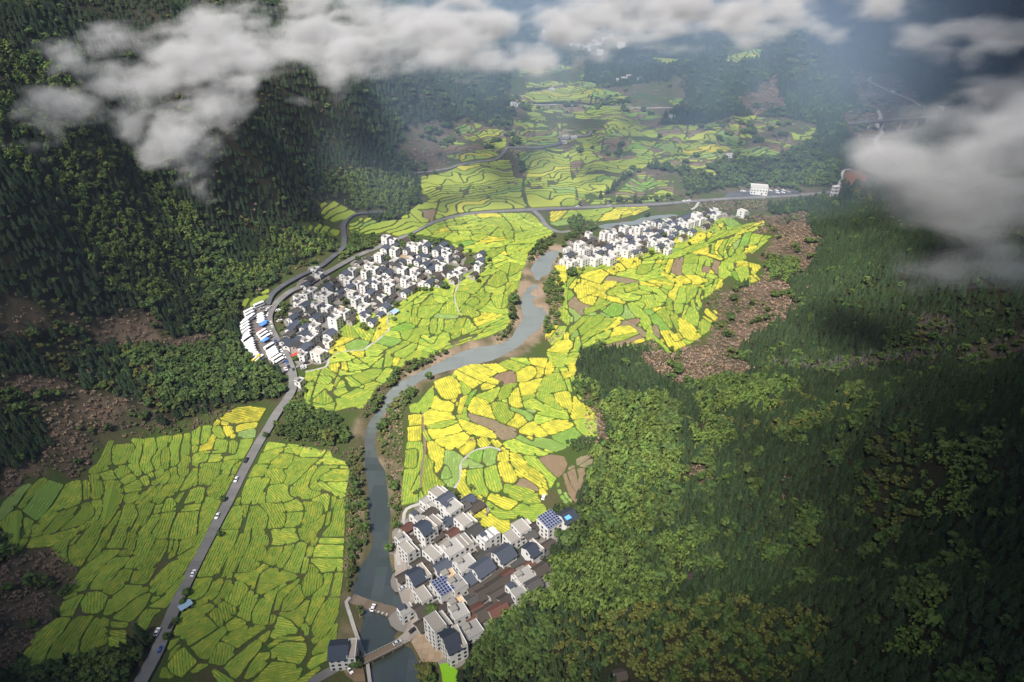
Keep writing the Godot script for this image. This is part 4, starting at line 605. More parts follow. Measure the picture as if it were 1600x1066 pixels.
const PLOTS_EAST := [
	"411 -5880 603 -5904 694 -5892 928 -5910 990 -5961 1164 -6186 1446 -6202 1540 -6228 1650 -6363 1636 -6487 1697 -6590 1946 -6754 2096 -6842 2177 -6868 2291 -6911 2376 -6898 2409 -6660 2568 -6721 2680 -6797 2632 -6615 2423 -6384 2576 -6235 2473 -6088 2226 -5822 2159 -5755 2265 -5595 2253 -5537 2168 -5424 2172 -5282 2053 -5241 2000 -5338 1957 -5483 1874 -5381 1847 -5280 1725 -5167 1617 -5054 1601 -4946 1679 -4823 1672 -4718 1588 -4622 1535 -4507 1486 -4469 1393 -4380 1174 -4248 1150 -4347 1101 -4482 939 -4403 804 -4346 673 -4355 576 -4361 497 -4173 284 -4206 263 -4388 311 -4465 262 -4618 311 -4782 466 -4742 406 -4874 336 -4976 417 -5065 443 -5220 477 -5390 390 -5480",
	"405 -5746 532 -5711 624 -5727",
	"523 -5897 518 -5661 492 -5449",
	"693 -5875 684 -5772 626 -5626 554 -5399 509 -5381",
	"617 -5651 525 -5447",
	"616 -5507 552 -5377 565 -5266",
	"520 -5380 554 -5267 606 -5131 692 -5058",
	"629 -5589 735 -5495 806 -5442 824 -5464",
	"664 -5672 782 -5735 840 -5756 906 -5649 966 -5596",
	"633 -5576 636 -5482 745 -5379 749 -5311 680 -5252",
	"906 -5649 808 -5465",
	"961 -5476 893 -5366 846 -5416 816 -5441",
	"680 -5252 601 -5196",
	"680 -5252 825 -5150 957 -5053 983 -5093",
	"833 -5214 815 -5151",
	"748 -5201 692 -5058 617 -5025 596 -4905 516 -5038 481 -5125 554 -5267",
	"1030 -5424 893 -5366 828 -5259 933 -5184 966 -5116 1091 -5128 1125 -5213 1008 -5267 996 -5335",
	"980 -5452 1093 -5561 1133 -5534",
	"972 -5821 1007 -5742 972 -5644",
	"1043 -5842 1070 -5711 975 -5669",
	"1172 -5937 1174 -5728 1107 -5734",
	"976 -5847 1088 -5998 1180 -6074",
	"1223 -5827 1148 -5631 1264 -5597 1335 -5568 1397 -5664",
	"1260 -5985 1223 -5827 1291 -5823 1381 -5818",
	"1404 -5950 1287 -5670",
	"1462 -5947 1364 -5666",
	"1502 -5917 1419 -5662 1459 -5584 1526 -5432",
	"1558 -5913 1453 -5610",
	"1383 -5590 1468 -5414 1557 -5380",
	"1269 -5500 1374 -5541",
	"1055 -5446 1143 -5462 1133 -5325 1246 -5247",
	"1147 -5415 1293 -5334 1329 -5355",
	"1229 -5455 1335 -5331 1389 -5281 1429 -5324 1468 -5414",
	"1236 -5248 1239 -5092 1305 -5064 1370 -5237",
	"1150 -5301 1269 -5200",
	"1125 -5213 1242 -5225",
	"1568 -5378 1481 -5319 1389 -5077 1315 -5063",
	"980 -5072 1088 -5107 1138 -5038 1104 -4956 1230 -4985 1301 -5042",
	"954 -5032 927 -4909 870 -4853 803 -4880 753 -4967",
	"751 -4947 836 -5063",
	"606 -4904 695 -4893 721 -4950",
	"464 -5023 514 -4876 486 -4761",
	"585 -4887 495 -4760",
	"719 -4930 808 -4839 894 -4810 895 -4751 816 -4661",
	"827 -4679 938 -4708 980 -4666 1038 -4492",
	"636 -4800 618 -4705 648 -4530 693 -4773",
	"536 -4659 539 -4583 553 -4416 648 -4438 665 -4509 750 -4517 816 -4661",
	"461 -4688 461 -4556 530 -4584",
	"387 -4755 311 -4595",
	"454 -4727 404 -4564",
	"313 -4450 365 -4532 460 -4538 481 -4444",
	"263 -4387 427 -4347 482 -4462",
	"480 -4427 497 -4533",
	"408 -4198 438 -4362",
	"910 -4789 1052 -4817 1014 -4702",
	"1047 -4492 1097 -4676 1176 -4686 1157 -4481",
	"1133 -4830 1141 -4710",
	"1200 -4822 1225 -4641",
	"1309 -4828 1282 -4593 1310 -4550",
	"1366 -4820 1323 -4567 1349 -4427 1388 -4399",
	"1176 -4534 1192 -4326",
	"1240 -4524 1262 -4406 1314 -4435",
	"1301 -5042 1291 -4935 1345 -4907",
	"1371 -5034 1346 -4865 1404 -4856 1455 -5001",
	"1169 -4867 1297 -5021",
	"1508 -5015 1427 -4831",
	"1386 -4775 1470 -4595 1483 -4531",
	"1293 -4999 1371 -5034 1449 -5024 1503 -4993 1507 -4837",
	"1607 -5182 1551 -5029 1534 -4831 1576 -4647 1600 -4597",
	"1676 -5214 1600 -5065 1616 -4967 1576 -4842 1611 -4678",
	"1635 -4847 1664 -4702",
	"1482 -5533 1556 -5575 1619 -5419 1557 -5380",
	"1577 -5572 1708 -5528 1699 -5355 1608 -5372",
	"1693 -5555 1767 -5416 1705 -5379",
	"1789 -5462 1807 -5407 1708 -5304 1653 -5292",
	"1823 -5428 1742 -5272 1682 -5237",
	"1553 -5886 1474 -5658 1502 -5581",
	"1603 -5908 1543 -5781 1507 -5605",
	"1659 -5957 1577 -5674 1566 -5574",
	"1703 -5896 1642 -5770 1620 -5617",
	"1747 -5891 1668 -5636 1693 -5555",
	"1840 -5849 1752 -5623 1823 -5558 1879 -5440",
	"1876 -5815 1848 -5658 1854 -5551",
	"1205 -6158 1257 -6041 1247 -5905",
	"1353 -6194 1304 -6039 1218 -6016",
	"1464 -6087 1247 -5905 1575 -5938 1767 -6028 1947 -5828",
	"1581 -6011 1752 -6048 1821 -6096 1952 -6159",
	"1762 -5990 1884 -5971 1952 -6159",
	"1873 -6323 1864 -6234 1946 -6279 2067 -6479 2095 -6562",
	"1936 -6542 1992 -6495 1964 -6305",
	"1947 -6309 2009 -6491 2089 -6564",
	"2002 -6267 2153 -6389 2256 -6503 2367 -6551 2471 -6608",
	"2079 -6476 2142 -6533 2236 -6700",
	"2174 -6751 2174 -6562 2220 -6550 2246 -6736",
	"2244 -6774 2286 -6611 2377 -6669",
	"1984 -6241 2125 -6331 2250 -6397",
	"2181 -6317 2317 -6379 2414 -6423",
	"2047 -6257 1969 -6040 1978 -5895 2027 -5825",
	"2121 -6269 2002 -6033 2010 -5887",
	"2173 -6287 2070 -6074 2027 -5911 1996 -5834",
	"2206 -6278 2117 -6120 2070 -5986 2069 -5899 2017 -5828",
	"2260 -6262 2156 -6139 2073 -5956",
	"1778 -5960 1877 -5944 1964 -5842",
	"1975 -6155 1923 -5992 1970 -5954",
	"2413 -6580 2540 -6593 2424 -6497",
	"2244 -6080 2299 -6076 2260 -5982 2216 -5983",
	"2354 -6071 2574 -6222",
	"2246 -5895 2213 -5819",
	"1995 -5667 1985 -5587 2138 -5673",
	"1988 -5559 1978 -5373",
	"2072 -5556 2048 -5399 2096 -5321",
	"2173 -5541 2143 -5440 2148 -5293",
	"2079 -5695 2024 -5574",
	"1623 -5241 1562 -5065 1564 -4904 1530 -4802 1585 -4637",
	"1663 -5233 1611 -5101 1623 -5027",
	"1596 -4873 1567 -4793 1612 -4670",
	"1645 -4836 1662 -4718",
	"1297 -4802 1297 -4565",
	"2328 -6375 2238 -6144 2090 -5892",
	"2425 -6383 2312 -6119 2204 -5942",
	"1851 -6773 1770 -6575 1784 -6247 1869 -6204"
]
const BLOOM_EAST := [
	"Y 472 -5822 456 -5568 562 -5512 584 -5373 667 -5342 750 -5223 864 -5125 680 -5144 886 -5482 915 -5724 1146 -6077 1025 -5791 1145 -5833 1213 -5907 1361 -5899 1432 -5789 1476 -5786 1516 -5757 1572 -5499 1645 -5439 1738 -5472 1440 -5276 1292 -5153 1242 -4941 410 -4968 315 -4688 371 -4642 439 -4653 380 -4476 487 -4286 654 -4681 887 -4693 973 -4440 1314 -4705 1378 -4517 1268 -4481 1204 -4436 1291 -4327 1381 -6149 1294 -6124 646 -5855 1199 -5342 1263 -5406 1719 -5351 1854 -5551 1555 -4717 220 -4463 1519 -5505 736 -5615 703 -5498 785 -5352 1103 -6024 1975 -6499 2016 -6421 1877 -6087 1638 -6062 2203 -6669 2506 -6643 2627 -6709 2358 -6439 2167 -6135 2092 -6156 2027 -5997 1881 -5915 2252 -6031 2472 -6157 2072 -5669 2217 -5549 2115 -5283 2248 -5864 1815 -5345 1557 -4752 1606 -4759 1652 -4788 1654 -6488 1737 -6476 1531 -6233 2153 -6170 1917 -6409",
	"G 519 -4935 674 -4977 888 -4995 795 -5067 496 -4645 743 -4612 1249 -5091 1157 -4972 1009 -4923 1085 -4896 994 -5029 1193 -4782 1745 -5783 451 -4824 761 -4946 907 -4911 1582 -4908 1779 -6502 2283 -6690 2321 -6602 2116 -6432 2011 -6206 2220 -6119 1987 -5477 2316 -6213 2264 -6359 1685 -6172 1489 -6075",
	"B 570 -5073 1363 -5422 1147 -5557 1170 -5165 1308 -5928 997 -4782 1119 -4579 640 -4839 1438 -4704 1614 -5853 1899 -5729 1032 -5518 1554 -5780 1246 -4755 857 -4543 899 -4502 1162 -4612 961 -4668 803 -4492 1488 -4841 594 -4556 2446 -6817 2193 -5827 2352 -5880 1820 -5708 1867 -5592 1924 -5686 2315 -6054"
]
const PLOTS_SLOPE := [
	"271 -2947 321 -3001 389 -3104 486 -3126 487 -3045 416 -2924 411 -2775 362 -2680 337 -2657 294 -2732 253 -2862",
	"278 -2933 298 -2791 354 -2671",
	"301 -2953 323 -2797 378 -2677",
	"328 -2986 352 -2852 410 -2763",
	"321 -3001 383 -3025 482 -3087",
	"360 -3071 408 -3018 457 -3003",
	"288 -2892 261 -2848",
	"389 -3104 389 -2997 390 -2906"
]
const BLOOM_SLOPE := [
	"B 377 -2858 348 -2904 429 -3065 385 -3051 374 -2724",
	"G 276 -2833 302 -2839 319 -2738 325 -2935 437 -2970"
]
const TERRACES := [
	"-2016 -6670 -1881 -6855 -1797 -6817 -1672 -6767 -1616 -6745 -1718 -6611 -1749 -6532 -1925 -6491",
	"-2055 -6145 -1918 -6397 -1744 -6402 -1719 -6306 -1823 -6195 -1937 -6184",
	"-1677 -6561 -1619 -6680 -1489 -6730 -1409 -6672 -1209 -6770 -1035 -7158 -928 -7292 -824 -7330 -847 -6800 -964 -6620 -1108 -6447 -1179 -6439 -1325 -6503 -1401 -6446 -1659 -6417",
	"-1078 -7849 -817 -7991 -645 -8200 -200 -8361 -32 -8423 0 -8267 23 -7947 130 -7890 111 -7544 145 -7321 179 -7218 -305 -7129 -610 -7030 -761 -6904 -835 -6816 -810 -7332 -922 -7309 -1045 -7457",
	"-830 -8477 -602 -8572 -329 -8698 -181 -8703 -162 -8522 -218 -8467 -651 -8305 -809 -8298",
	"90 -8646 289 -8742 736 -8739 729 -8494 719 -7992 751 -7675 722 -7289 547 -7264 215 -7219 174 -7322 155 -7547 145 -7843 187 -8059 221 -8231 88 -8325",
	"758 -7675 712 -7879 909 -8320 1201 -8447 1452 -8457 1650 -8542 1763 -8341 1580 -8339 1392 -8173 1242 -7961 1184 -7726 1042 -7511 825 -7476 760 -7306",
	"1592 -9506 1958 -9531 1976 -9121 1790 -8759 1656 -8581 1423 -8610 1378 -8709 1555 -8913 1605 -9156",
	"1740 -8596 2108 -8737 2281 -8982 2474 -9217 2730 -9362 2929 -9498 2727 -9199 2704 -8821 2822 -8662 2672 -8617 2251 -8440 2030 -8409 1777 -8377",
	"3006 -9592 3044 -9567 3155 -9355 2981 -9355",
	"3732 -9413 4222 -9553 4187 -9449 3989 -9088 3730 -9050 3785 -9273",
	"2840 -8570 3010 -8621 3203 -8757 3354 -8791 3192 -8567 2998 -8450 2809 -8379",
	"3220 -9838 3498 -9866 3385 -9715 3223 -9746",
	"22 -12410 821 -12532 1245 -12082 1158 -11412 692 -11299 -10 -10943 -41 -11485",
	"199 -11003 931 -11241 1305 -11131 1226 -10814 871 -10623 193 -10595",
	"1560 -10738 2129 -10768 2477 -10700 2390 -10488 2080 -10456 1733 -10574",
	"74 -10055 621 -10463 598 -9983 341 -9695 72 -9719",
	"-34 -9099 633 -9124 594 -8869 117 -8861",
	"829 -10133 1372 -10257 1743 -10087 1183 -10036",
	"2430 -12655 2876 -12538 2651 -12048",
	"3794 -13129 4266 -12489 4014 -11821 3588 -12120",
	"-2217 -4930 -2073 -5121 -2036 -5066 -2068 -4984 -2220 -4794 -2220 -4883",
	"-2467 -4193 -2442 -4426 -2415 -4405 -2418 -4189 -2440 -4143",
	"-2429 -4386 -2399 -4605 -2376 -4598 -2396 -4349",
	"3583 -9532 3723 -9498 3620 -9335 3524 -9395",
	"2199 -8182 2481 -8100 2466 -7965 2309 -8027",
	"870 -7326 1754 -7407 1766 -7477 956 -7464"
]
const RIVER := [
	"-631 -1679 -664 -1833 -687 -1875 -737 -1997 -736 -2088 -736 -2125 -817 -2196 -818 -2235 -825 -2318 -806 -2416 -772 -2521 -783 -2628 -830 -2772 -867 -2987 -910 -3120 -948 -3311 -973 -3472 -963 -3630 -912 -3775 -905 -3900 -833 -4045 -714 -4155 -568 -4287 -420 -4429 -254 -4518 -102 -4554 -10 -4637 26 -4753 70 -4869 97 -4957 83 -5100 85 -5249 133 -5429 206 -5547 199 -5755 176 -5809 230 -5994 339 -6197 437 -6253 472 -6193 391 -5967 356 -5754 275 -5674 221 -5486 160 -5337 205 -5115 290 -5023 280 -4930 250 -4851 215 -4754 140 -4664 66 -4535 -10 -4456 -148 -4335 -293 -4277 -473 -4200 -565 -4152 -659 -4090 -725 -4007 -776 -3932 -842 -3850 -884 -3684 -906 -3545 -903 -3379 -846 -3211 -791 -3116 -746 -2926 -708 -2774 -694 -2633 -677 -2499 -637 -2370 -604 -2284 -549 -2169 -532 -2114 -553 -2035 -576 -1961 -541 -1932 -497 -1942 -443 -1852 -420 -1812 -438 -1669"
]
const POND := [
	"894 -6828 1067 -6893 1326 -6956 1405 -7021 1636 -7095 1830 -7113 1851 -7077 1751 -7035 1606 -6928 1382 -6871 1205 -6841 1083 -6741 918 -6795"
]
const ALGAE := [
	"-330 -1805 -301 -1809 -260 -1779 -234 -1735 -242 -1688 -300 -1701 -318 -1765"
]
const ROADS := [
	"road 3 asphalt|-1626 -1602 -1626 -1695 -1623 -1846 -1640 -2064 -1646 -2288 -1646 -2602 -1641 -2805 -1637 -3052 -1620 -3287 -1601 -3405 -1590 -3512 -1581 -3599 -1563 -3717 -1556 -3849 -1575 -3955 -1621 -4092 -1745 -4333 -1867 -4530 -1964 -4708 -2005 -4821 -2004 -4898 -1986 -4976 -1956 -5050 -1896 -5160 -1785 -5308 -1641 -5595 -1480 -5958 -1278 -6233 -1055 -6495 -912 -6700 -757 -6859 -559 -6988 -282 -7085 214 -7174 1084 -7287 1891 -7357 2810 -7513 3653 -7608 3803 -7617",
	"road 2.6 dark|-2045 -4946 -2040 -5037 -2000 -5138 -1946 -5244 -1870 -5379 -1751 -5584 -1695 -5796 -1660 -5961 -1646 -6071 -1677 -6285 -1725 -6473 -1716 -6601 -1662 -6706 -1575 -6775 -1383 -6871",
	"road 2.4 asphalt|-1154 -7860 -1074 -7956 -780 -8117 -647 -8235 -398 -8331 -201 -8414 -98 -8633 -58 -8747 124 -8782 332 -8786 570 -8887 651 -8996 685 -9128 860 -9185 1029 -9241 1079 -9409",
	"road 2.4 asphalt|235 -7174 315 -6998 364 -6820 441 -6699 519 -6651 616 -6681",
	"road 2.8 pale|6821 -13581 6645 -13287 6648 -12917 6699 -12423 6775 -11861 6689 -11292",
	"road 2.8 pale|6021 -11475 5865 -11039 5591 -10580 5397 -10001 5093 -9545 5034 -9195 5049 -8880 4978 -8474 4834 -8158 4406 -7702",
	"road 2.2 asphalt|-923 -1737 -874 -1771 -794 -1830 -725 -1856 -689 -1868",
	"path 0.9 pale|-825 -2204 -839 -2177 -804 -2100 -751 -1990 -694 -1882",
	"path 0.8 pale|-673 -1849 -644 -1751 -625 -1709",
	"path 1 pale|-1525 -4101 -1420 -4164 -1391 -4199 -1388 -4315 -1341 -4368 -1279 -4394 -1166 -4416 -1118 -4478 -1056 -4587 -1003 -4706 -1029 -4810 -1047 -4929 -1021 -5118",
	"path 0.9 pale|-207 -5858 -266 -5800 -367 -5667 -453 -5544 -491 -5427 -502 -5249 -466 -5040 -428 -4941",
	"path 0.9 pale|-342 -2930 -313 -3020 -321 -3146 -297 -3185 -246 -3249 -192 -3274 -137 -3285 -72 -3254",
	"path 1 pale|-402 -2895 -489 -2835 -610 -2785 -617 -2678 -629 -2593 -620 -2510 -618 -2445 -597 -2389",
	"path 0.9 dirt|-608 -3669 -591 -3514 -557 -3283 -559 -3112 -541 -2950",
	"path 1.8 pale|-39 -10904 299 -11040 608 -11242 695 -11363 820 -11414",
	"path 1.6 pale|174 -10594 961 -10541 1521 -10403 1973 -10255 2332 -10174",
	"path 1.5 pale|3777 -7624 3957 -7942 4134 -8286 4308 -8453",
	"path 1.5 pale|2139 -7397 2063 -7245 2000 -7183",
	"path 1.4 asphalt|-1617 -4117 -1583 -4186 -1552 -4286 -1535 -4425 -1517 -4569 -1519 -4744 -1542 -4885"
]
const PADS := [
	"car_park tarmac|-2046 -4949 -2001 -4967 -2018 -4874 -2015 -4789 -1993 -4699 -1900 -4536 -1775 -4340 -1664 -4149 -1599 -4013 -1661 -4042 -1766 -4105 -1863 -4199 -1939 -4324 -2006 -4465 -2067 -4587 -2123 -4697 -2148 -4807 -2128 -4901",
	"quay concrete|-638 -2470 -586 -2448 -535 -2320 -507 -2255 -462 -2154 -491 -2128 -494 -2068 -538 -2114 -555 -2166 -583 -2232 -614 -2328",
	"quay_apron concrete|-500 -2065 -469 -2073 -439 -2032 -422 -2016 -485 -1948 -511 -1933 -540 -1945 -552 -1963 -516 -1998",
	"village_square paving|-425 -2020 -301 -1841 -341 -1823 -414 -1833 -481 -1944",
	"service_yard dark|2428 -7470 2544 -7639 2790 -7711 3323 -7722 3366 -7629 2820 -7549 2494 -7442",
	"farmyard dirt|-787 -1823 -729 -1850 -699 -1844 -684 -1813 -663 -1751 -715 -1752 -759 -1783",
	"village_yard paving|-1095 -6012 -1045 -6091 -979 -6059 -989 -5972 -1054 -5928"
]
const FALLOW := [
	"-44 -12323 1259 -12362 2717 -11183 2530 -10423 2060 -9667 2676 -9627 3193 -9908 4232 -9557 3975 -9024 3231 -8470 2706 -8321 2252 -8056 1753 -8324 1643 -8226 1357 -8022 1122 -7634 759 -7291 186 -7188 95 -8291 -33 -8637 18 -9769",
	"-1319 -8927 -622 -9626 -70 -9323 -65 -8617 -811 -8543 -1080 -8021 -1353 -8147",
	"1189 -7572 1570 -8162 1949 -7838 1861 -7516 1209 -7423"
]
const VALLEY := [
	"-1635 -1595 -1641 -1693 -1703 -1914 -1763 -1834 -1919 -1772 -2041 -1671 -2109 -1719 -2130 -1837 -2085 -1943 -2128 -2041 -2149 -2236 -2265 -2272 -2383 -2295 -2479 -2262 -2711 -2453 -2796 -2627 -2710 -2746 -2644 -2816 -2550 -2842 -2464 -3013 -2471 -3168 -2426 -3228 -2240 -3312 -2060 -3409 -1927 -3491 -1807 -3624 -1638 -3744 -1566 -3822 -1604 -3963 -1757 -4081 -1929 -4138 -2135 -4494 -2237 -4823 -2219 -4999 -2070 -5222 -1924 -5618 -1723 -5980 -1732 -6252 -1849 -6153 -2048 -6034 -2057 -6203 -1910 -6446 -2031 -6655 -1867 -6887 -1617 -6755 -1412 -6695 -1126 -7098 -1052 -7455 -1131 -7926 -867 -8236 -834 -8536 -167 -8898 0 -9766 -48 -10524 -55 -12381 1262 -12402 2739 -11296 2577 -10474 2052 -9619 2666 -9580 3204 -9954 4297 -9636 4009 -9018 3217 -8422 2702 -8305 2246 -8024 1747 -8288 1357 -8022 1122 -7634 912 -7388 1834 -7445 2313 -7618 2918 -7903 3981 -8062 3771 -7502 2893 -7305 2780 -6757 2585 -6191 2341 -5802 2190 -5239 1905 -5233 1655 -4540 1521 -4395 1142 -4185 978 -4341 541 -4348 480 -3919 588 -3675 587 -3480 513 -3168 430 -2902 358 -2703 320 -2661 292 -2518 166 -2356 114 -2277 0 -2003 -151 -1953 -162 -1868 -220 -1701 -233 -1606",
	"997 -7435 1203 -7694 1586 -8266 2035 -8055 2085 -7603 1829 -7417",
	"-1319 -8927 -622 -9626 0 -9541 0 -8584 -808 -8503 -864 -8203 -1110 -7938 -1397 -8089"
]
const SANDBAR := [
	"213 -5597 273 -5621 336 -5446 347 -5193 307 -5043 253 -5069 212 -5158 193 -5291 231 -5427"
]
const SCRUB := [
	"-2969 -3182 -2795 -3397 -2443 -3447 -2208 -3395 -2257 -3307 -2426 -3228 -2471 -3168 -2464 -3013 -2479 -2891 -2514 -2826 -2668 -2996 -2779 -3139 -2889 -2978",
	"-2780 -2715 -2720 -2770 -2644 -3011 -2457 -2994 -2550 -2842 -2644 -2816 -2698 -2655 -2703 -2548",
	"-2473 -2253 -2355 -2332 -2149 -2236 -2128 -2041 -2102 -1817 -2105 -1689 -2131 -1608 -2216 -1593 -2541 -2099",
	"-2875 -3800 -2699 -4127 -2522 -4259 -2406 -4003 -2606 -3867 -2824 -3720",
	"-2451 -3967 -2304 -4444 -2135 -4494 -1999 -4087 -2255 -3978",
	"729 -3934 967 -4273 1409 -4326 1655 -4540 1812 -5127 1913 -5202 2190 -5239 2334 -5127 2225 -4563 1819 -4287 1623 -4078 1735 -3814 1500 -3698 1169 -3569 878 -3761",
	"2589 -6898 3222 -7037 2974 -5965 2531 -5116 2190 -5239 2341 -5802 2585 -6191 2717 -6768",
	"4835 -10298 6031 -11817 6541 -11130 5435 -9283 4355 -7449 4430 -7999 4743 -9086 4761 -9612",
	"6406 -13918 7263 -13611 6785 -11425 5609 -11369",
	"-1263 -8339 -912 -8798 -830 -8259 -1113 -7971 -1229 -8009",
	"-1646 -6947 -1340 -7161 -1373 -6898 -1562 -6824",
	"548 -3498 640 -3415 586 -3137 538 -3221",
	"968 -2830 1046 -2734 1077 -2593 1001 -2605 963 -2727",
	"-3090 -3543 -2976 -3690 -2895 -3674 -2981 -3435 -3039 -3371",
	"3373 -10628 4125 -11257 3990 -10131 3460 -9890"
]
const KIND := [
	"m|2048 -7602 2050 -8138 2356 -8182 2759 -8374 3276 -8487 3913 -8920 4100 -8594 4087 -7936 3719 -7782 2922 -7918 2320 -7649",
	"c|1140 -12238 1582 -12841 2265 -12886 2748 -12448 2691 -11582 2410 -11155 1793 -11038 1180 -11438",
	"c|1660 -4209 2218 -4543 2556 -4823 2926 -4654 3469 -4209 3073 -3409 2573 -3799 2082 -3881 1743 -4029",
	"c|3081 -6675 3771 -7062 4081 -5208 3469 -4209 2926 -4654 2556 -4823 2497 -5157 2877 -5798",
	"b|595 -3552 699 -3710 1004 -3554 995 -3057 747 -2959 583 -3108",
	"b|491 -3146 970 -3015 948 -2656 678 -2337 419 -2291 346 -2358 425 -2848",
	"b|196 -2302 424 -2337 644 -2323 937 -2327 760 -1945 446 -1835 206 -1949 60 -1995 0 -2003 130 -2273",
	"b|1202 -3616 1729 -3635 1776 -3374 1447 -3003 1207 -3131 1095 -3268",
	"b|1160 -3230 1240 -2865 1119 -2770 1017 -2989",
	"m|-168 -1688 -162 -1868 0 -1992 233 -1917 158 -1586",
	"y|173 -1877 564 -1882 977 -1892 1176 -1530 986 -1323 183 -1577",
	"y|1660 -2436 1851 -2397 1709 -1999 1546 -1922 1572 -2210",
	"b|1772 -2233 1866 -2025 1741 -1821 1650 -1918",
	"b|1341 -1529 1439 -1443 1276 -1213 1219 -1299",
	"m|304 -2442 203 -2442 250 -2677 358 -2703 429 -2532 362 -2354",
	"m|637 -2280 812 -2235 731 -1999 608 -2111",
	"m|772 -2684 933 -2664 845 -2399 719 -2394",
	"c|488 -4131 629 -4352 961 -4177 1045 -3703 846 -3578 669 -3813 524 -3907",
	"g|1818 -3923 2076 -3864 2264 -3817 2569 -3788 2813 -3672 2759 -3557 2510 -3651 2242 -3669 2039 -3428 2009 -3700 1770 -3738",
	"g|2737 -4025 2901 -3891 2870 -3726 2703 -3843",
	"g|2814 -3597 3085 -3433 3000 -3277 2747 -3408",
	"y|2517 -3954 2743 -3850 2813 -3672 2500 -3808",
	"y|2633 -3954 2798 -3717 2708 -3675 2559 -3861",
	"b|-1999 -7130 -1471 -7631 -1213 -7863 -1009 -7316 -1098 -6854 -1344 -6686 -1492 -6796 -1655 -6784 -1898 -6885",
	"b|-1243 -8145 -1090 -8115 -1136 -7836 -1292 -7914",
	"b|-2157 -5921 -1794 -6314 -1670 -6012 -1924 -5618 -2181 -5150 -2298 -5228",
	"b|3495 -8148 3861 -8174 3646 -7787 3360 -7838",
	"b|2128 -8219 2315 -7982 2330 -7693 2123 -7605 2028 -7897",
	"b|2366 -5790 2563 -5473 2371 -5090 2233 -5209",
	"m|-2446 -4917 -2108 -5269 -1998 -5243 -2219 -4999 -2237 -4823 -2244 -4396 -2418 -4189",
	"m|-2381 -3888 -2135 -4494 -1929 -4138 -1604 -3963 -1566 -3822 -1807 -3624 -2076 -3470 -2253 -3424"
]
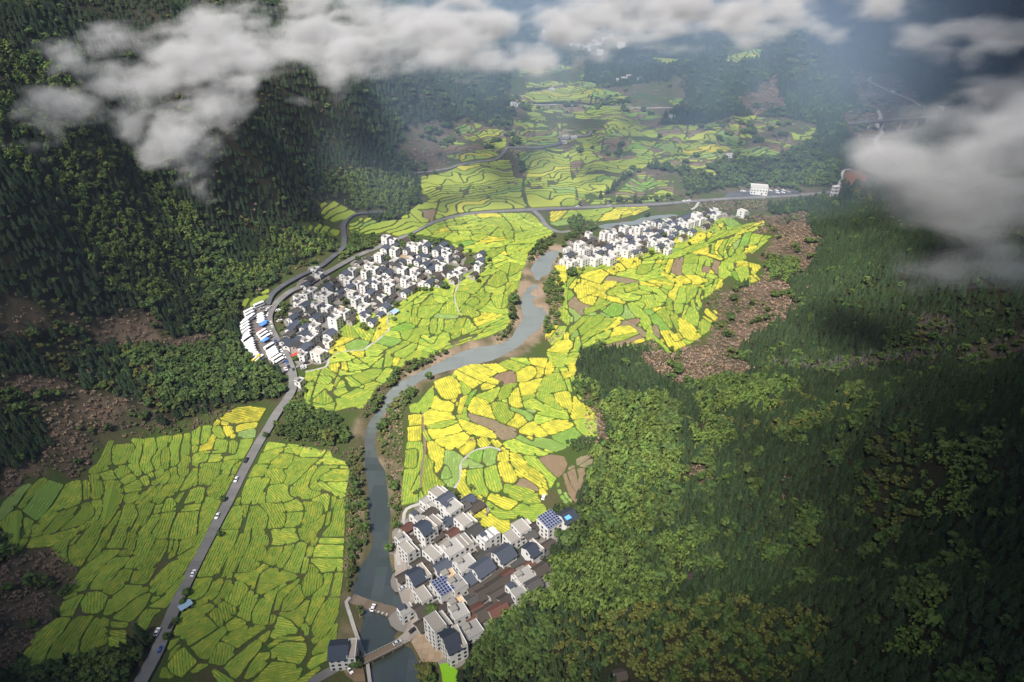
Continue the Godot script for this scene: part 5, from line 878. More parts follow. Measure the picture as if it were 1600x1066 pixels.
const GROVES := [
	"m 3.6|-1639 -3671 -1549 -3728 -1354 -3638 -1170 -3588 -1060 -3361 -1146 -3286 -1240 -3341 -1401 -3332 -1538 -3384 -1610 -3526",
	"s 3.2|-1490 -3358 -1240 -3341 -1047 -3298 -966 -3188 -991 -3072 -1087 -3201 -1345 -3272",
	"u 2.6|-1035 -3300 -964 -3309 -896 -2975 -838 -2777 -796 -2614 -832 -2462 -842 -2337 -839 -2238 -861 -2218 -888 -2418 -977 -2866",
	"s 2.6|-990 -2967 -964 -2969 -881 -2503 -875 -2336",
	"u 2.6|-890 -3719 -749 -4015 -689 -3899 -782 -3582 -837 -3384 -743 -3087 -661 -2871 -627 -2494 -649 -2454 -704 -2774 -779 -3116 -860 -3319 -908 -3511",
	"s 2.8|-857 -3650 -757 -3720 -711 -3320 -635 -2869 -666 -2821 -743 -3087 -811 -3322",
	"u 2.6|-1104 -3730 -1038 -3708 -986 -3925 -874 -4136 -795 -4266 -633 -4354 -483 -4462 -498 -4401 -722 -4187 -828 -4076 -910 -3937 -934 -3717 -994 -3607",
	"u 2.8|346 -5672 415 -5837 457 -5537 447 -5185 405 -4863 321 -4669 232 -4632 294 -4877 309 -5086 289 -5425",
	"s 2.8|387 -5541 471 -5391 429 -5075 326 -4770",
	"u 2.8|-28 -5315 34 -5372 27 -4901 -10 -4705 -102 -4573 -176 -4637 -21 -4784",
	"u 3|159 -6160 332 -6509 436 -6605 431 -6387 237 -6023 134 -5835",
	"u 3|621 -6858 906 -6941 918 -6726 694 -6488 524 -6411",
	"m 4|591 -6934 737 -7014 791 -6828 637 -6612",
	"m 4|1393 -6938 1500 -7084 1544 -6932 1448 -6851",
	"s 3|292 -4477 436 -4604 419 -4737 362 -4663 261 -4578",
	"u 3|-747 -2017 -719 -2000 -688 -1898 -741 -1983 -818 -2181 -775 -2162 -745 -2107 -752 -2042",
	"u 2.6|-548 -1829 -413 -1830 -339 -1807 -336 -1655 -568 -1678 -609 -1751",
	"u 3|-1736 -5515 -1578 -5849 -1276 -6219 -1193 -6312 -1359 -6343 -1611 -6016",
	"m 4|-1643 -6332 -1374 -6435 -1257 -6306 -1484 -5985 -1578 -5849 -1643 -6027",
	"m 4.2|-1263 -6348 -1034 -6326 -942 -6086 -1058 -6015 -1192 -6170",
	"m 4|-1109 -6405 -903 -6304 -648 -6345 -582 -6142 -692 -6094 -827 -6189",
	"u 3.4|-1954 -4815 -1890 -4984 -1846 -5069 -1815 -5000 -1857 -4838 -1879 -4640",
	"s 3|2376 -6898 2792 -6992 2606 -6326 2434 -6401 2616 -6666",
	"s 3|1234 -4172 1546 -4493 1655 -4540 1841 -5254 1712 -5157 1609 -4956 1671 -4790 1542 -4516 1395 -4369 1175 -4229",
	"s 3|938 -4393 1097 -4462 1141 -4328 1151 -4232 967 -4273 806 -4326",
	"u 3.2|952 -7419 1773 -7520 1909 -7457 1785 -7377 1013 -7300",
	"s 3.2|1888 -7343 2965 -7535 2791 -7209 2480 -7119 1975 -7233",
	"s 3|-2710 -2746 -2550 -2842 -2628 -2778 -2675 -2667",
	"s 2.8|-2469 -3160 -2237 -3301 -2061 -3413 -1928 -3496 -1732 -3639 -1943 -3405 -2042 -3342 -2241 -3253 -2363 -3193",
	"u 3|-2181 -5150 -2033 -5396 -1782 -5724 -1709 -5916 -1774 -5690 -2006 -5280 -2126 -5021 -2202 -4925",
	"s 2.8|-269 -3349 -230 -3410 -205 -3285",
	"u 3|289 -2720 376 -2699 326 -2510 233 -2387 166 -2356 208 -2537",
	"d 2.4|330 -3275 405 -3300 534 -3249 496 -3136 369 -3193",
	"s 2.6|495 -3595 595 -3552 538 -3221 457 -3191",
	"u 2.6|476 -3879 595 -3552 495 -3595 435 -3930",
	"u 3.2|-1604 -3930 -1575 -4021 -1476 -3882 -1421 -3666 -1505 -3724",
	"u 2.6|-1641 -1693 -1700 -1908 -1684 -1948 -1649 -1772 -1617 -1640",
	"d 2|-1916 -1757 -1732 -1856 -1702 -1894 -1648 -1651 -1980 -1595"
]
const SINGLE := [
	"m 8 17 -5153",
	"m 8 552 -5632",
	"m 6 -396 -2073",
	"y 7 -390 -1752",
	"m 5 -613 -4064",
	"m 4.5 -716 -3863",
	"m 8 298 -2409",
	"y 8 -1180 -3346",
	"m 4 -1742 -5029",
	"m 4.5 -1929 -4974",
	"m 6 -602 -5381",
	"m 5 -722 -1824",
	"m 3 -1591 -2545",
	"m 3.5 -1614 -2157",
	"m 3.5 -1607 -2102",
	"m 3 -1600 -1994",
	"m 3 -1607 -1914",
	"m 3 -1592 -3359",
	"m 3.2 -1671 -2808",
	"m 3.5 458 -3925",
	"m 5 1611 -6805",
	"m 5 809 -6656"
]
const HOUSES_NEAR := [
	"-416 -2828 10 9 3 T 0.77",
	"-376 -2764 9 8 3 G 0.77",
	"-337 -2702 10 9 3 F 0.77",
	"-445 -2769 6 8 1 F 0.75",
	"-254 -2607 10 9 3 T 0.75",
	"-419 -2609 10 9 3 T 0.74",
	"-467 -2544 9 10 4 H 0.72",
	"-523 -2681 8 8 2 F 0.74",
	"-586 -2622 6 5 1 R 0.73",
	"-547 -2440 8 9 3 T 0.70",
	"-589 -2517 6 9 2 F 0.71",
	"-405 -2393 9 10 3 T 0.70",
	"-414 -2549 6 6 1 O 0.72",
	"-303 -2416 13 10 3 F 0.71",
	"-239 -2460 9 9 3 T 0.72",
	"-215 -2539 10 8 2 D 0.74",
	"-313 -2558 8 7 1 R 0.74",
	"-125 -2476 11 7 3 W 0.72",
	"-171 -2473 7 6 1 O 0.71",
	"64 -2530 11 9 3 T 0.67",
	"12 -2464 10 8 3 T 0.68",
	"95 -2480 6 6 2 D 0.66",
	"201 -2534 10 10 3 S 0.64",
	"298 -2553 8 9 3 B 0.63",
	"107 -2354 8 9 3 H 0.65",
	"-41 -2344 9 10 3 G 0.68",
	"-111 -2392 9 8 1 D 0.69",
	"18 -2348 9 8 1 D 0.66",
	"-164 -2381 10 7 1 D 0.69",
	"-239 -2301 10 9 3 F 0.68",
	"-149 -2266 10 9 3 G 0.67",
	"-356 -2321 9 8 2 G 0.68",
	"-317 -2235 7 6 3 P 0.66",
	"-475 -2259 10 10 3 H 0.66",
	"-426 -2146 9 9 3 T 0.65",
	"-457 -2211 6 5 2 O 0.65",
	"-342 -2174 9 11 3 S 0.64",
	"-274 -2183 8 9 3 F 0.64",
	"-227 -2225 8 8 2 G 0.65",
	"62 -2197 11 8 2 F 0.62",
	"88 -2292 5 4 1 R 0.63",
	"20 -2120 7 9 2 F 0.61",
	"-65 -2272 8 6 1 O 0.66",
	"-118 -2217 8 6 1 O 0.64",
	"-66 -2193 12 8 1 O 0.63",
	"-177 -2181 9 7 1 O 0.63",
	"-134 -2152 8 7 1 O 0.62",
	"-19 -2244 6 6 1 R 0.64",
	"-109 -2314 5 5 1 R 0.67",
	"-68 -2132 9 6 1 O 0.61",
	"-342 -1947 10 10 5 T 0.60",
	"-266 -1855 9 12 4 H 0.55",
	"-252 -2019 8 8 3 F 0.59",
	"-186 -1928 9 8 2 F 0.56",
	"-446 -2073 5 8 2 O 0.64",
	"-217 -2100 10 8 1 D 0.60",
	"-266 -2086 8 6 2 P 0.60",
	"-183 -2040 10 8 1 R 0.58",
	"-128 -2034 9 7 1 O 0.58",
	"-380 -2138 9 7 1 O 0.63",
	"-340 -2098 6 5 1 O 0.62",
	"-64 -2028 9 8 1 R 0.58",
	"-27 -2091 7 6 1 O 0.60",
	"-349 -2630 7 6 2 G 0.75",
	"184 -2410 8 5 1 O 0.63",
	"-513 -2551 7 6 1 O 0.71",
	"143 -2226 7 6 2 O 0.62",
	"-275 -2730 7 6 2 D 0.77",
	"106 -2133 7 6 2 D 0.60",
	"-559 -2296 7 5 1 O 0.68",
	"-425 -2014 7 6 1 O 0.63",
	"-425 -2322 7 6 2 O 0.67",
	"-496 -2811 6 6 1 F 0.76",
	"130 -2542 7 5 2 O 0.65",
	"-487 -2345 7 6 2 O 0.67",
	"157 -2362 6 5 1 D 0.63",
	"-519 -2080 7 6 2 F 0.66",
	"-461 -2691 7 6 2 O 0.74",
	"-207 -2751 8 6 1 O 0.76",
	"-252 -2805 7 6 1 G 0.77"
]
const HOUSES_LEFT := [
	"-1255 -6263 8 7 3 F 1.16",
	"-1185 -6261 6 6 2 F 1.16",
	"-1230 -6034 8 7 3 G 1.16",
	"-1135 -6000 8 7 3 F 1.14",
	"-1258 -5899 9 8 3 T 1.16",
	"-1123 -5880 9 6 1 F 1.11",
	"-990 -6119 7 6 3 F 1.13",
	"-926 -6098 8 7 3 F 1.12",
	"-872 -6158 9 6 3 F 1.13",
	"-835 -6100 7 6 3 G 1.12",
	"-681 -6130 8 7 3 G 1.11",
	"-727 -6024 8 7 3 G 1.10",
	"-640 -6005 7 6 3 F 1.09",
	"-623 -5918 7 8 3 F 1.08",
	"-881 -5944 6 6 2 G 1.09",
	"-960 -5860 8 6 2 T 1.08",
	"-889 -5839 7 6 2 G 1.07",
	"-823 -5913 7 6 2 G 1.09",
	"-812 -5768 8 7 2 G 1.07",
	"-751 -5723 11 7 1 G 1.06",
	"-659 -5696 8 8 3 F 1.06",
	"-1006 -5624 8 8 3 F 1.08",
	"-891 -5623 8 7 3 T 1.07",
	"-876 -5558 7 6 2 F 1.07",
	"-830 -5549 7 6 1 O 1.06",
	"-739 -5423 8 6 2 G 1.06",
	"-953 -5437 8 7 3 F 1.07",
	"-630 -5651 7 7 1 O 1.05",
	"-545 -5572 8 7 2 F 1.04",
	"-489 -5529 7 6 3 F 1.04",
	"-595 -5702 6 6 1 O 1.05",
	"-702 -5600 7 6 1 O 1.05",
	"-667 -5532 7 6 1 O 1.05",
	"-295 -6019 7 6 2 G 1.07",
	"-297 -5816 7 7 3 G 1.07",
	"-307 -5709 8 6 3 F 1.05",
	"-1505 -5478 8 7 3 G 1.17",
	"-1450 -5549 7 6 3 F 1.18",
	"-1452 -5387 8 7 3 F 1.14",
	"-1317 -5671 8 7 3 F 1.17",
	"-1265 -5611 7 7 3 F 1.15",
	"-1334 -5549 7 6 3 F 1.16",
	"-1130 -5561 8 7 3 G 1.12",
	"-1214 -5446 7 6 3 F 1.13",
	"-1140 -5487 7 6 2 F 1.11",
	"-1088 -5452 8 6 2 T 1.09",
	"-1301 -5306 7 6 3 F 1.12",
	"-1381 -5380 6 6 2 F 1.13",
	"-1285 -5432 7 6 2 G 1.13",
	"-1436 -5310 8 6 2 G 1.12",
	"-1198 -5345 7 6 3 F 1.12",
	"-1078 -5305 7 7 3 F 1.09",
	"-932 -5254 7 6 2 G 1.06",
	"-889 -5307 7 6 2 O 1.06",
	"-1383 -5192 8 7 3 T 1.12",
	"-1242 -5237 8 6 2 G 1.11",
	"-1276 -5114 7 6 3 F 1.10",
	"-1329 -5069 8 6 3 W 1.10",
	"-1499 -5169 6 6 1 D 1.11",
	"-1184 -5272 6 6 1 O 1.10",
	"-1125 -5155 7 6 2 F 1.09",
	"-1238 -4953 9 8 3 F 1.09",
	"-1170 -5130 7 6 1 D 1.09",
	"-1075 -5005 7 7 2 G 1.08",
	"-1058 -5133 6 6 1 D 1.07",
	"-1451 -4956 7 6 2 P 1.08",
	"-1382 -4871 7 6 3 F 1.08",
	"-1438 -4831 8 7 3 F 1.08",
	"-992 -4949 6 5 1 L 1.06",
	"-1044 -5580 6 6 1 D 1.08",
	"-1197 -5182 6 6 1 O 1.10",
	"-1138 -5043 6 6 1 O 1.08",
	"-1795 -5013 9 7 2 F 1.02",
	"-1734 -4955 8 7 3 G 1.03",
	"-1794 -4913 12 8 2 D 1.02",
	"-1806 -4825 9 6 2 G 1.08",
	"-1676 -4917 11 6 2 D 1.05",
	"-1750 -5105 6 6 3 F 1.07",
	"-1714 -5160 7 6 3 F 1.12",
	"-1611 -5240 8 7 3 G 1.15",
	"-1585 -5117 9 8 3 F 1.11",
	"-1636 -4978 9 7 3 F 1.07",
	"-1545 -4927 8 7 3 W 1.08",
	"-1609 -4789 8 7 3 G 1.12",
	"-1437 -4739 8 9 4 F 1.10",
	"-1712 -4831 7 6 1 O 1.07",
	"-1672 -4678 7 6 2 G 1.16",
	"-1579 -4650 8 7 3 F 1.16",
	"-1569 -4561 9 6 3 T 1.17",
	"-1638 -4524 7 7 3 G 1.20",
	"-1560 -4495 8 6 3 F 1.17",
	"-1436 -4544 8 8 3 G 1.11",
	"-1675 -4463 8 7 2 G 1.22",
	"-1587 -4427 8 7 3 F 1.18",
	"-1768 -4441 6 6 2 G 1.28",
	"-1722 -4395 8 6 2 G 1.25",
	"-1649 -4353 7 6 3 D 1.22",
	"-1585 -4335 8 7 3 G 1.19",
	"-1459 -4288 10 10 3 T 1.12",
	"-1579 -4264 6 6 2 F 1.19",
	"-1516 -3930 6 5 2 F 1.17",
	"-1820 -5077 7 6 2 F 1.05",
	"-1555 -4872 6 6 2 D 1.08",
	"-529 -5481 6 6 2 O 1.04",
	"-1248 -5959 6 6 1 O 1.15",
	"-1206 -4822 7 6 2 F 1.07",
	"-1041 -5816 6 6 2 G 1.09",
	"-1540 -5304 6 5 2 D 1.13",
	"-495 -5707 7 6 1 F 1.05",
	"-1102 -4909 6 5 1 G 1.07",
	"-1162 -6197 6 5 1 G 1.15",
	"-1781 -4643 6 6 2 G 1.23",
	"-1657 -5134 7 6 2 F 1.11",
	"-532 -5904 6 5 1 D 1.07",
	"-740 -5826 6 6 1 D 1.07",
	"-1444 -5786 6 6 1 D 1.22",
	"-1314 -5923 6 5 2 O 1.17",
	"-1075 -5742 6 6 2 D 1.09",
	"-525 -6122 7 6 1 O 1.08",
	"-1031 -6066 6 5 2 G 1.12",
	"-515 -5972 6 6 2 O 1.08",
	"-1798 -5247 7 6 2 G 1.15",
	"-1515 -5252 7 6 1 G 1.12",
	"-348 -5577 7 6 2 O 1.04",
	"-1763 -4550 7 6 2 D 1.26",
	"-968 -5954 6 6 2 D 1.09",
	"-1369 -5874 6 6 1 D 1.19",
	"-1216 -5703 6 6 1 G 1.14",
	"-651 -5433 7 6 1 D 1.04",
	"-425 -5770 6 6 1 O 1.05",
	"-1148 -5805 6 6 1 D 1.12",
	"-1197 -5769 6 5 2 D 1.14",
	"-1595 -5374 6 6 2 O 1.16",
	"-893 -5372 6 6 2 F 1.06",
	"-783 -6221 7 6 1 G 1.12",
	"-1434 -4461 6 6 2 F 1.10",
	"-1766 -5492 7 6 2 F 1.21",
	"-1344 -4905 6 6 1 D 1.07",
	"-982 -6180 7 6 1 O 1.13",
	"-1759 -4721 7 5 2 G 1.16",
	"-1139 -4764 6 6 2 G 1.06",
	"-1788 -5327 6 6 2 O 1.16",
	"-1080 -6306 6 6 1 O 1.14",
	"-598 -6106 6 5 2 G 1.10",
	"-1319 -4790 6 6 2 O 1.07",
	"-854 -5693 6 6 1 D 1.06",
	"-699 -5877 6 6 2 G 1.08",
	"-1489 -4450 6 5 1 O 1.12",
	"-1044 -5215 6 5 1 O 1.07",
	"-1722 -5427 6 6 2 F 1.18",
	"-806 -5441 6 6 1 F 1.06",
	"-812 -5835 6 5 2 F 1.08",
	"-1229 -4886 7 6 2 G 1.08"
]
const HOUSES_RIGHT := [
	"672 -6196 9 8 3 F 0.70",
	"709 -6058 9 8 3 F 0.69",
	"677 -5851 10 9 3 F 0.70",
	"554 -6011 8 7 2 G 0.71",
	"512 -5902 9 7 2 T 0.73",
	"565 -5800 8 7 3 F 0.72",
	"799 -5852 11 9 3 F 0.71",
	"849 -6105 8 7 2 T 0.71",
	"945 -6147 9 7 2 G 0.72",
	"948 -6439 9 7 3 F 0.79",
	"1024 -6397 8 7 3 F 0.78",
	"1166 -6576 9 8 3 F 0.81",
	"1248 -6606 9 7 2 F 0.80",
	"1323 -6582 8 7 3 F 0.80",
	"1392 -6596 9 7 3 F 0.79",
	"1112 -6522 9 7 1 D 0.80",
	"1175 -6366 8 7 2 G 0.76",
	"1273 -6438 8 7 2 T 0.77",
	"1031 -6263 8 7 2 F 0.74",
	"1079 -6107 9 8 3 F 0.72",
	"985 -5981 8 8 3 F 0.71",
	"929 -5856 10 9 3 F 0.70",
	"1172 -6171 8 7 3 G 0.73",
	"1210 -6098 9 8 3 F 0.72",
	"1120 -6003 9 8 3 F 0.71",
	"1316 -6340 8 7 2 G 0.75",
	"1401 -6413 9 7 2 F 0.76",
	"1481 -6589 7 6 1 O 0.77",
	"1361 -6263 8 7 2 F 0.74",
	"1466 -6370 8 7 2 G 0.74",
	"1443 -6241 8 7 2 F 0.73",
	"1524 -6291 9 7 2 T 0.72",
	"1562 -6196 9 7 2 F 0.70",
	"1458 -6133 8 6 2 G 0.72",
	"1313 -6232 8 6 2 O 0.74",
	"1599 -6605 8 6 2 G 0.75",
	"1670 -6661 8 6 2 F 0.73",
	"1623 -6538 8 7 2 F 0.74",
	"1715 -6589 8 7 2 G 0.73",
	"1735 -6757 8 7 2 G 0.71",
	"1803 -6725 8 7 2 F 0.71",
	"1833 -6813 9 7 3 G 0.70",
	"1845 -6661 9 8 3 F 0.71",
	"1917 -6713 8 8 3 F 0.71",
	"1910 -6937 7 6 2 G 0.70",
	"1967 -6820 9 8 4 F 0.70",
	"1991 -6743 7 6 3 F 0.71",
	"2209 -7052 9 8 2 F 0.72",
	"2245 -6980 9 7 2 T 0.73",
	"2159 -6946 8 6 2 G 0.72",
	"2061 -6840 6 5 1 F 0.70",
	"2499 -6938 10 9 3 T 0.76",
	"2200 -6895 9 7 2 F 0.72",
	"1521 -6506 8 6 2 G 0.76",
	"1397 -6515 7 6 2 G 0.78",
	"1264 -6286 7 6 2 T 0.75",
	"1044 -6143 7 6 2 D 0.72",
	"829 -6378 6 5 1 D 0.75",
	"822 -6217 7 6 2 O 0.72",
	"1288 -6088 8 6 1 D 0.72",
	"1722 -6870 6 6 2 O 0.70",
	"1588 -6727 7 5 2 F 0.74",
	"1093 -6650 7 6 2 O 0.81",
	"1533 -6808 6 6 2 G 0.73",
	"790 -6479 6 6 2 F 0.78",
	"1818 -6906 7 6 1 G 0.70",
	"2336 -6969 7 6 2 O 0.73",
	"1126 -6435 6 6 1 O 0.78",
	"1516 -6040 7 6 2 F 0.70",
	"2130 -7034 7 6 2 O 0.71",
	"848 -6021 8 6 2 G 0.71",
	"2098 -6747 6 6 2 D 0.70",
	"1605 -6384 7 6 1 G 0.71",
	"553 -6192 8 5 1 F 0.70",
	"1182 -6006 7 6 2 G 0.71",
	"891 -6254 8 6 1 O 0.73",
	"629 -6367 7 5 1 O 0.71",
	"1661 -6433 7 5 2 G 0.71",
	"2082 -6953 7 5 2 O 0.71",
	"1654 -6820 7 6 2 F 0.71",
	"1774 -6518 6 6 2 G 0.71",
	"1850 -6476 7 6 2 G 0.69",
	"1656 -6740 7 6 2 G 0.73",
	"1435 -6769 7 6 2 F 0.76",
	"1726 -6352 7 5 2 O 0.68",
	"768 -6338 7 5 1 D 0.73",
	"922 -6029 6 6 2 D 0.71",
	"720 -6340 7 6 2 O 0.72",
	"2014 -6595 8 6 2 O 0.70"
]
const HOUSES_FAR := [
	"704 -14451 10 8 3 F 0.62",
	"642 -14294 9 8 3 G 0.62",
	"783 -14548 10 8 3 F 0.64",
	"802 -14347 9 8 3 F 0.62",
	"715 -14264 9 8 2 G 0.61",
	"853 -14434 9 8 3 G 0.63",
	"1100 -13424 10 8 3 F 0.37",
	"1231 -13311 11 8 3 F 0.32",
	"1304 -13339 10 8 3 G 0.30",
	"1396 -13403 10 8 3 F 0.31",
	"1483 -13390 10 8 3 G 0.30",
	"1560 -13297 10 8 3 F 0.28",
	"1260 -13129 10 8 3 F 0.25",
	"1346 -13041 10 8 3 F 0.21",
	"1559 -12953 11 9 3 F 0.20",
	"1441 -13302 9 8 2 G 0.27",
	"1703 -13462 10 8 2 F 0.31",
	"1533 -13547 10 8 3 F 0.36",
	"1857 -13452 10 8 3 F 0.32",
	"1955 -13647 10 8 2 G 0.40",
	"2054 -13789 10 8 2 F 0.47",
	"1945 -13057 12 9 3 F 0.29",
	"2102 -13684 9 7 2 F 0.45",
	"1678 -14807 10 8 3 F 0.49",
	"1779 -14855 10 8 3 G 0.43",
	"1848 -14965 9 8 3 F 0.35",
	"1741 -14752 10 8 2 F 0.47",
	"1862 -14733 9 8 3 F 0.42",
	"686 -12403 7 6 1 F 0.20",
	"628 -11103 8 6 2 F 0.26",
	"1690 -11368 8 6 1 F 0.19",
	"1783 -11382 8 6 1 F 0.20",
	"1868 -11425 8 6 1 F 0.21",
	"24 -10376 8 6 2 F 0.61",
	"110 -10504 8 6 1 F 0.45",
	"143 -10928 8 6 1 F 0.41",
	"4565 -14557 9 7 2 G -0.21",
	"4635 -14449 9 7 2 G -0.11",
	"4733 -14403 8 7 2 F 0.12",
	"-1244 -9454 9 7 1 R 1.03",
	"2753 -8505 8 6 1 F 0.29",
	"717 -9128 7 5 1 F 0.33",
	"827 -9113 7 5 1 F 0.32",
	"690 -8954 6 5 1 F 0.31",
	"2016 -11249 8 6 2 G 0.23",
	"6721 -12447 8 6 1 F 0.01",
	"6609 -10732 12 7 2 F -1.42",
	"2254 -9795 8 6 2 F 0.20"
]
const HOUSES_FARM := [
	"-777 -1858 12 10 3 H 0.05"
]
const SHEDS := [
	"-1591 -2084 5 3 1 L 0.85",
	"423 -1521 4 4 1 O 0.30",
	"815 -2040 4 3 1 O 0.50"
]
const SERVICE := [
	"2882 -7641 3676 -7439"
]
const CARS := [
	"-1634 -3139 road k",
	"-1648 -2975 road w",
	"-1650 -2682 road w",
	"-1641 -2282 road w",
	"-1615 -1849 road b",
	"-1661 -1936 1.56 w",
	"-1616 -1978 1.54 k",
	"-745 -1804 -0.86 w",
	"-817 -1831 1.27 w",
	"-545 -1939 0.62 s",
	"-696 -2136 1.42 w",
	"-558 -2242 0.56 s",
	"-477 -2000 0.75 k",
	"-816 -1830 1.27 k",
	"182 -2802 1.27 w",
	"-654 -2516 1.65 k",
	"740 -7260 road w",
	"1963 -7387 road w",
	"2013 -7393 road w",
	"738 -7258 road w",
	"1098 -7349 road s",
	"-1981 -4762 road w",
	"-1954 -4707 road w",
	"-1923 -4621 road w",
	"-1900 -4569 road s",
	"-1853 -4479 road b",
	"-1827 -4447 road k",
	"-1788 -4389 road k",
	"-1758 -4346 road w",
	"-1714 -4268 road w",
	"-1688 -4185 road b",
	"-1643 -4133 road k",
	"-1618 -4098 road k",
	"-2007 -4848 road w",
	"-2105 -4903 0.85 w",
	"-2077 -4894 0.84 s",
	"-2041 -4868 1.32 k",
	"-2034 -4899 1.30 w",
	"-2027 -4918 1.28 w",
	"-2016 -4935 1.27 s",
	"-1980 -4926 0.96 k",
	"-1960 -4920 0.94 w",
	"-1937 -4923 0.93 w",
	"-1918 -4923 0.92 s",
	"-1937 -4855 0.76 k",
	"-1916 -4804 0.79 w",
	"-1902 -4840 0.74 k",
	"-1847 -4804 0.72 s",
	"-1808 -4774 0.71 b",
	"-1663 -4091 -0.88 w",
	"-1719 -4168 0.99 s",
	"-1739 -4175 1.01 w",
	"-1555 -4163 0.51 w",
	"-1546 -4211 0.49 k",
	"-1546 -4139 0.51 s",
	"-1788 -4082 0.83 w",
	"2699 -7667 0.51 w",
	"2725 -7655 0.51 w",
	"2790 -7660 0.50 s",
	"3041 -7696 -0.80 w",
	"3115 -7697 -0.83 w",
	"3199 -7703 -0.86 w",
	"3108 -7640 -0.87 w",
	"3173 -7645 -0.89 w",
	"3242 -7663 -0.91 s",
	"2953 -7589 0.37 w"
]
const COACHES := [
	"-2134 -4645 1.14 w",
	"-2118 -4611 1.16 w",
	"-2102 -4572 1.17 w",
	"-2084 -4530 1.18 w",
	"-2066 -4484 1.18 w",
	"-2056 -4437 1.18 b",
	"-2041 -4408 1.17 w",
	"-2009 -4370 1.17 w",
	"-1993 -4337 1.20 w",
	"-1978 -4300 1.22 w",
	"-1961 -4264 1.23 b",
	"-1943 -4225 1.23 w",
	"-1926 -4190 1.22 w",
	"-1906 -4162 1.20 w",
	"-1890 -4140 1.18 w",
	"-1876 -4118 1.17 y",
	"-1859 -4133 1.15 w",
	"-1861 -4363 1.03 s",
	"-1826 -4308 1.05 w",
	"-1812 -4279 1.05 w",
	"-1795 -4252 1.05 b",
	"-1782 -4224 1.05 w",
	"-1754 -4204 1.02 s",
	"-1727 -4164 1.00 w",
	"-2149 -4808 0.99 w",
	"-2136 -4777 1.02 w",
	"-2120 -4743 1.05 w",
	"-2100 -4913 0.84 w",
	"-2126 -4702 1.09 w",
	"-1982 -4568 1.11 w",
	"-1956 -4533 1.09 w",
	"-1928 -4496 1.07 w"
]
const STALLS := [
	"-2054 -4781 0.96 w",
	"-2043 -4752 0.99 w",
	"-2037 -4723 1.02 w",
	"-2014 -4724 1.01 b",
	"-2009 -4693 1.04 b",
	"-1989 -4591 1.10 r",
	"-1920 -4455 1.07 b",
	"-2067 -4807 0.93 w",
	"-1811 -4819 0.68 r",
	"-1644 -4287 0.86 r"
]
const VIADUCT := [
	"4663 -9956 6320 -10391",
	"5142 -10373 5350 -10562 5616 -10783 5862 -10928 6041 -10963 6166 -10908 6264 -10775"
]
const RED_SOIL := [
	"4207 -8343 4390 -8509 4457 -8431 4455 -8194 4252 -7912 4017 -7797 3998 -7876"
]
const CLOUDS := [
	"long white cloud bank lying across the mountains along the top of the view|188 17|-3135 -6518 399 905 0.85|-2604 -6028 425 916 1|-2308 -6427 507 1035 1.05|-1956 -6808 534 1070 1|-1448 -6944 604 1203 1.1|-922 -7085 553 1156 1.1|-372 -7158 558 1179 1.15|193 -7462 515 1072 1|821 -7965 616 992 0.85|1442 -8435 649 986 0.9|2063 -8637 589 907 0.95|2418 -8055 415 902 0.9|2868 -8055 304 902 0.8|3006 -9069 462 600 0.7|-3034 -8241 635 1060 0.5|-1976 -8241 635 828 0.6|-729 -8535 729 649 0.6",
	"grey ragged cloud in the top corner over the darkest slope|196 15|-4848 -7652 524 769 0.6|-4045 -7234 560 882 0.7|-3245 -6199 325 730 0.75|-3433 -5648 348 552 0.55|-3423 -7234 373 691 0.6|-4219 -6199 270 804 0.7|-4072 -6513 339 721 0.7|-3546 -5178 184 370 0.6|-2853 -7041 364 568 0.55|-2751 -8528 434 451 0.5",
	"bright upright puff of cloud in front of the wooded slope left of the valley|165 24|-2112 -4740 150 432 1.15|-2172 -5190 143 423 1.05|-2078 -4406 141 288 0.95|-2043 -4098 110 175 0.75|-2158 -5532 131 250 0.7|-2333 -5433 99 285 0.8",
	"small round cloud hanging by the slope below the long bank|185 16|-1289 -5678 142 457 1.1|-1281 -5237 94 257 0.9|-1243 -5976 95 326 0.9",
	"pale drifting cloud tail left of the bright puff|172 14|-3504 -5441 247 342 0.8|-3257 -5441 227 342 0.85|-3090 -5608 172 361 0.7|-3081 -4804 151 422 0.95|-2893 -4422 99 269 0.8|-3729 -5245 191 279 0.6|-3384 -5060 185 301 0.75|-3825 -5651 204 318 0.6",
	"little tuft of cloud between the two left puffs|170 13|-2709 -5176 76 350 0.95|-2598 -4829 62 238 0.8",
	"big soft cloud rising over the right hand forest|180 27|2102 -3269 223 440 1.15|2133 -3457 133 229 0.8|2457 -3558 205 334 1|2867 -3954 209 343 0.95|3277 -4428 205 384 0.85|1826 -2792 140 224 0.9|2084 -2900 174 289 0.8|2461 -3181 187 378 0.8|1832 -2976 106 196 0.65|1788 -2562 105 114 0.7|2082 -2657 135 163 0.65|3121 -4581 169 336 0.7|3540 -4917 134 381 0.7|1854 -3181 112 180 0.6",
	"thin cloud streak in the top right over the gorge|222 9|2858 -4836 210 200 0.8|3276 -5197 206 229 0.8|3057 -4476 133 312 0.9|3555 -5142 107 344 0.7|3148 -6162 262 274 0.7|3077 -6477 220 257 0.6",
	"faint mist wisp drifting over the far hillside village|140 9|617 -8768 386 202 0.45|294 -8314 294 222 0.5|-703 -7900 422 272 0.55"
]
const BRIDGE := [
	"-685 -1851 -543 -1934"
]
const WEIR := [
	"-820 -2205 -717 -2165 -627 -2131 -528 -2094"
]
const WALLS := [
	"-400 -2910 -486 -2841 -610 -2785 -617 -2678 -632 -2593"
]


# ---------------------------------------------------------------- helpers

func flat(s: String) -> PackedFloat32Array:
	var o := PackedFloat32Array()
	for t in s.split(" ", false):
		o.append(t.to_float() * 0.1)
	return o


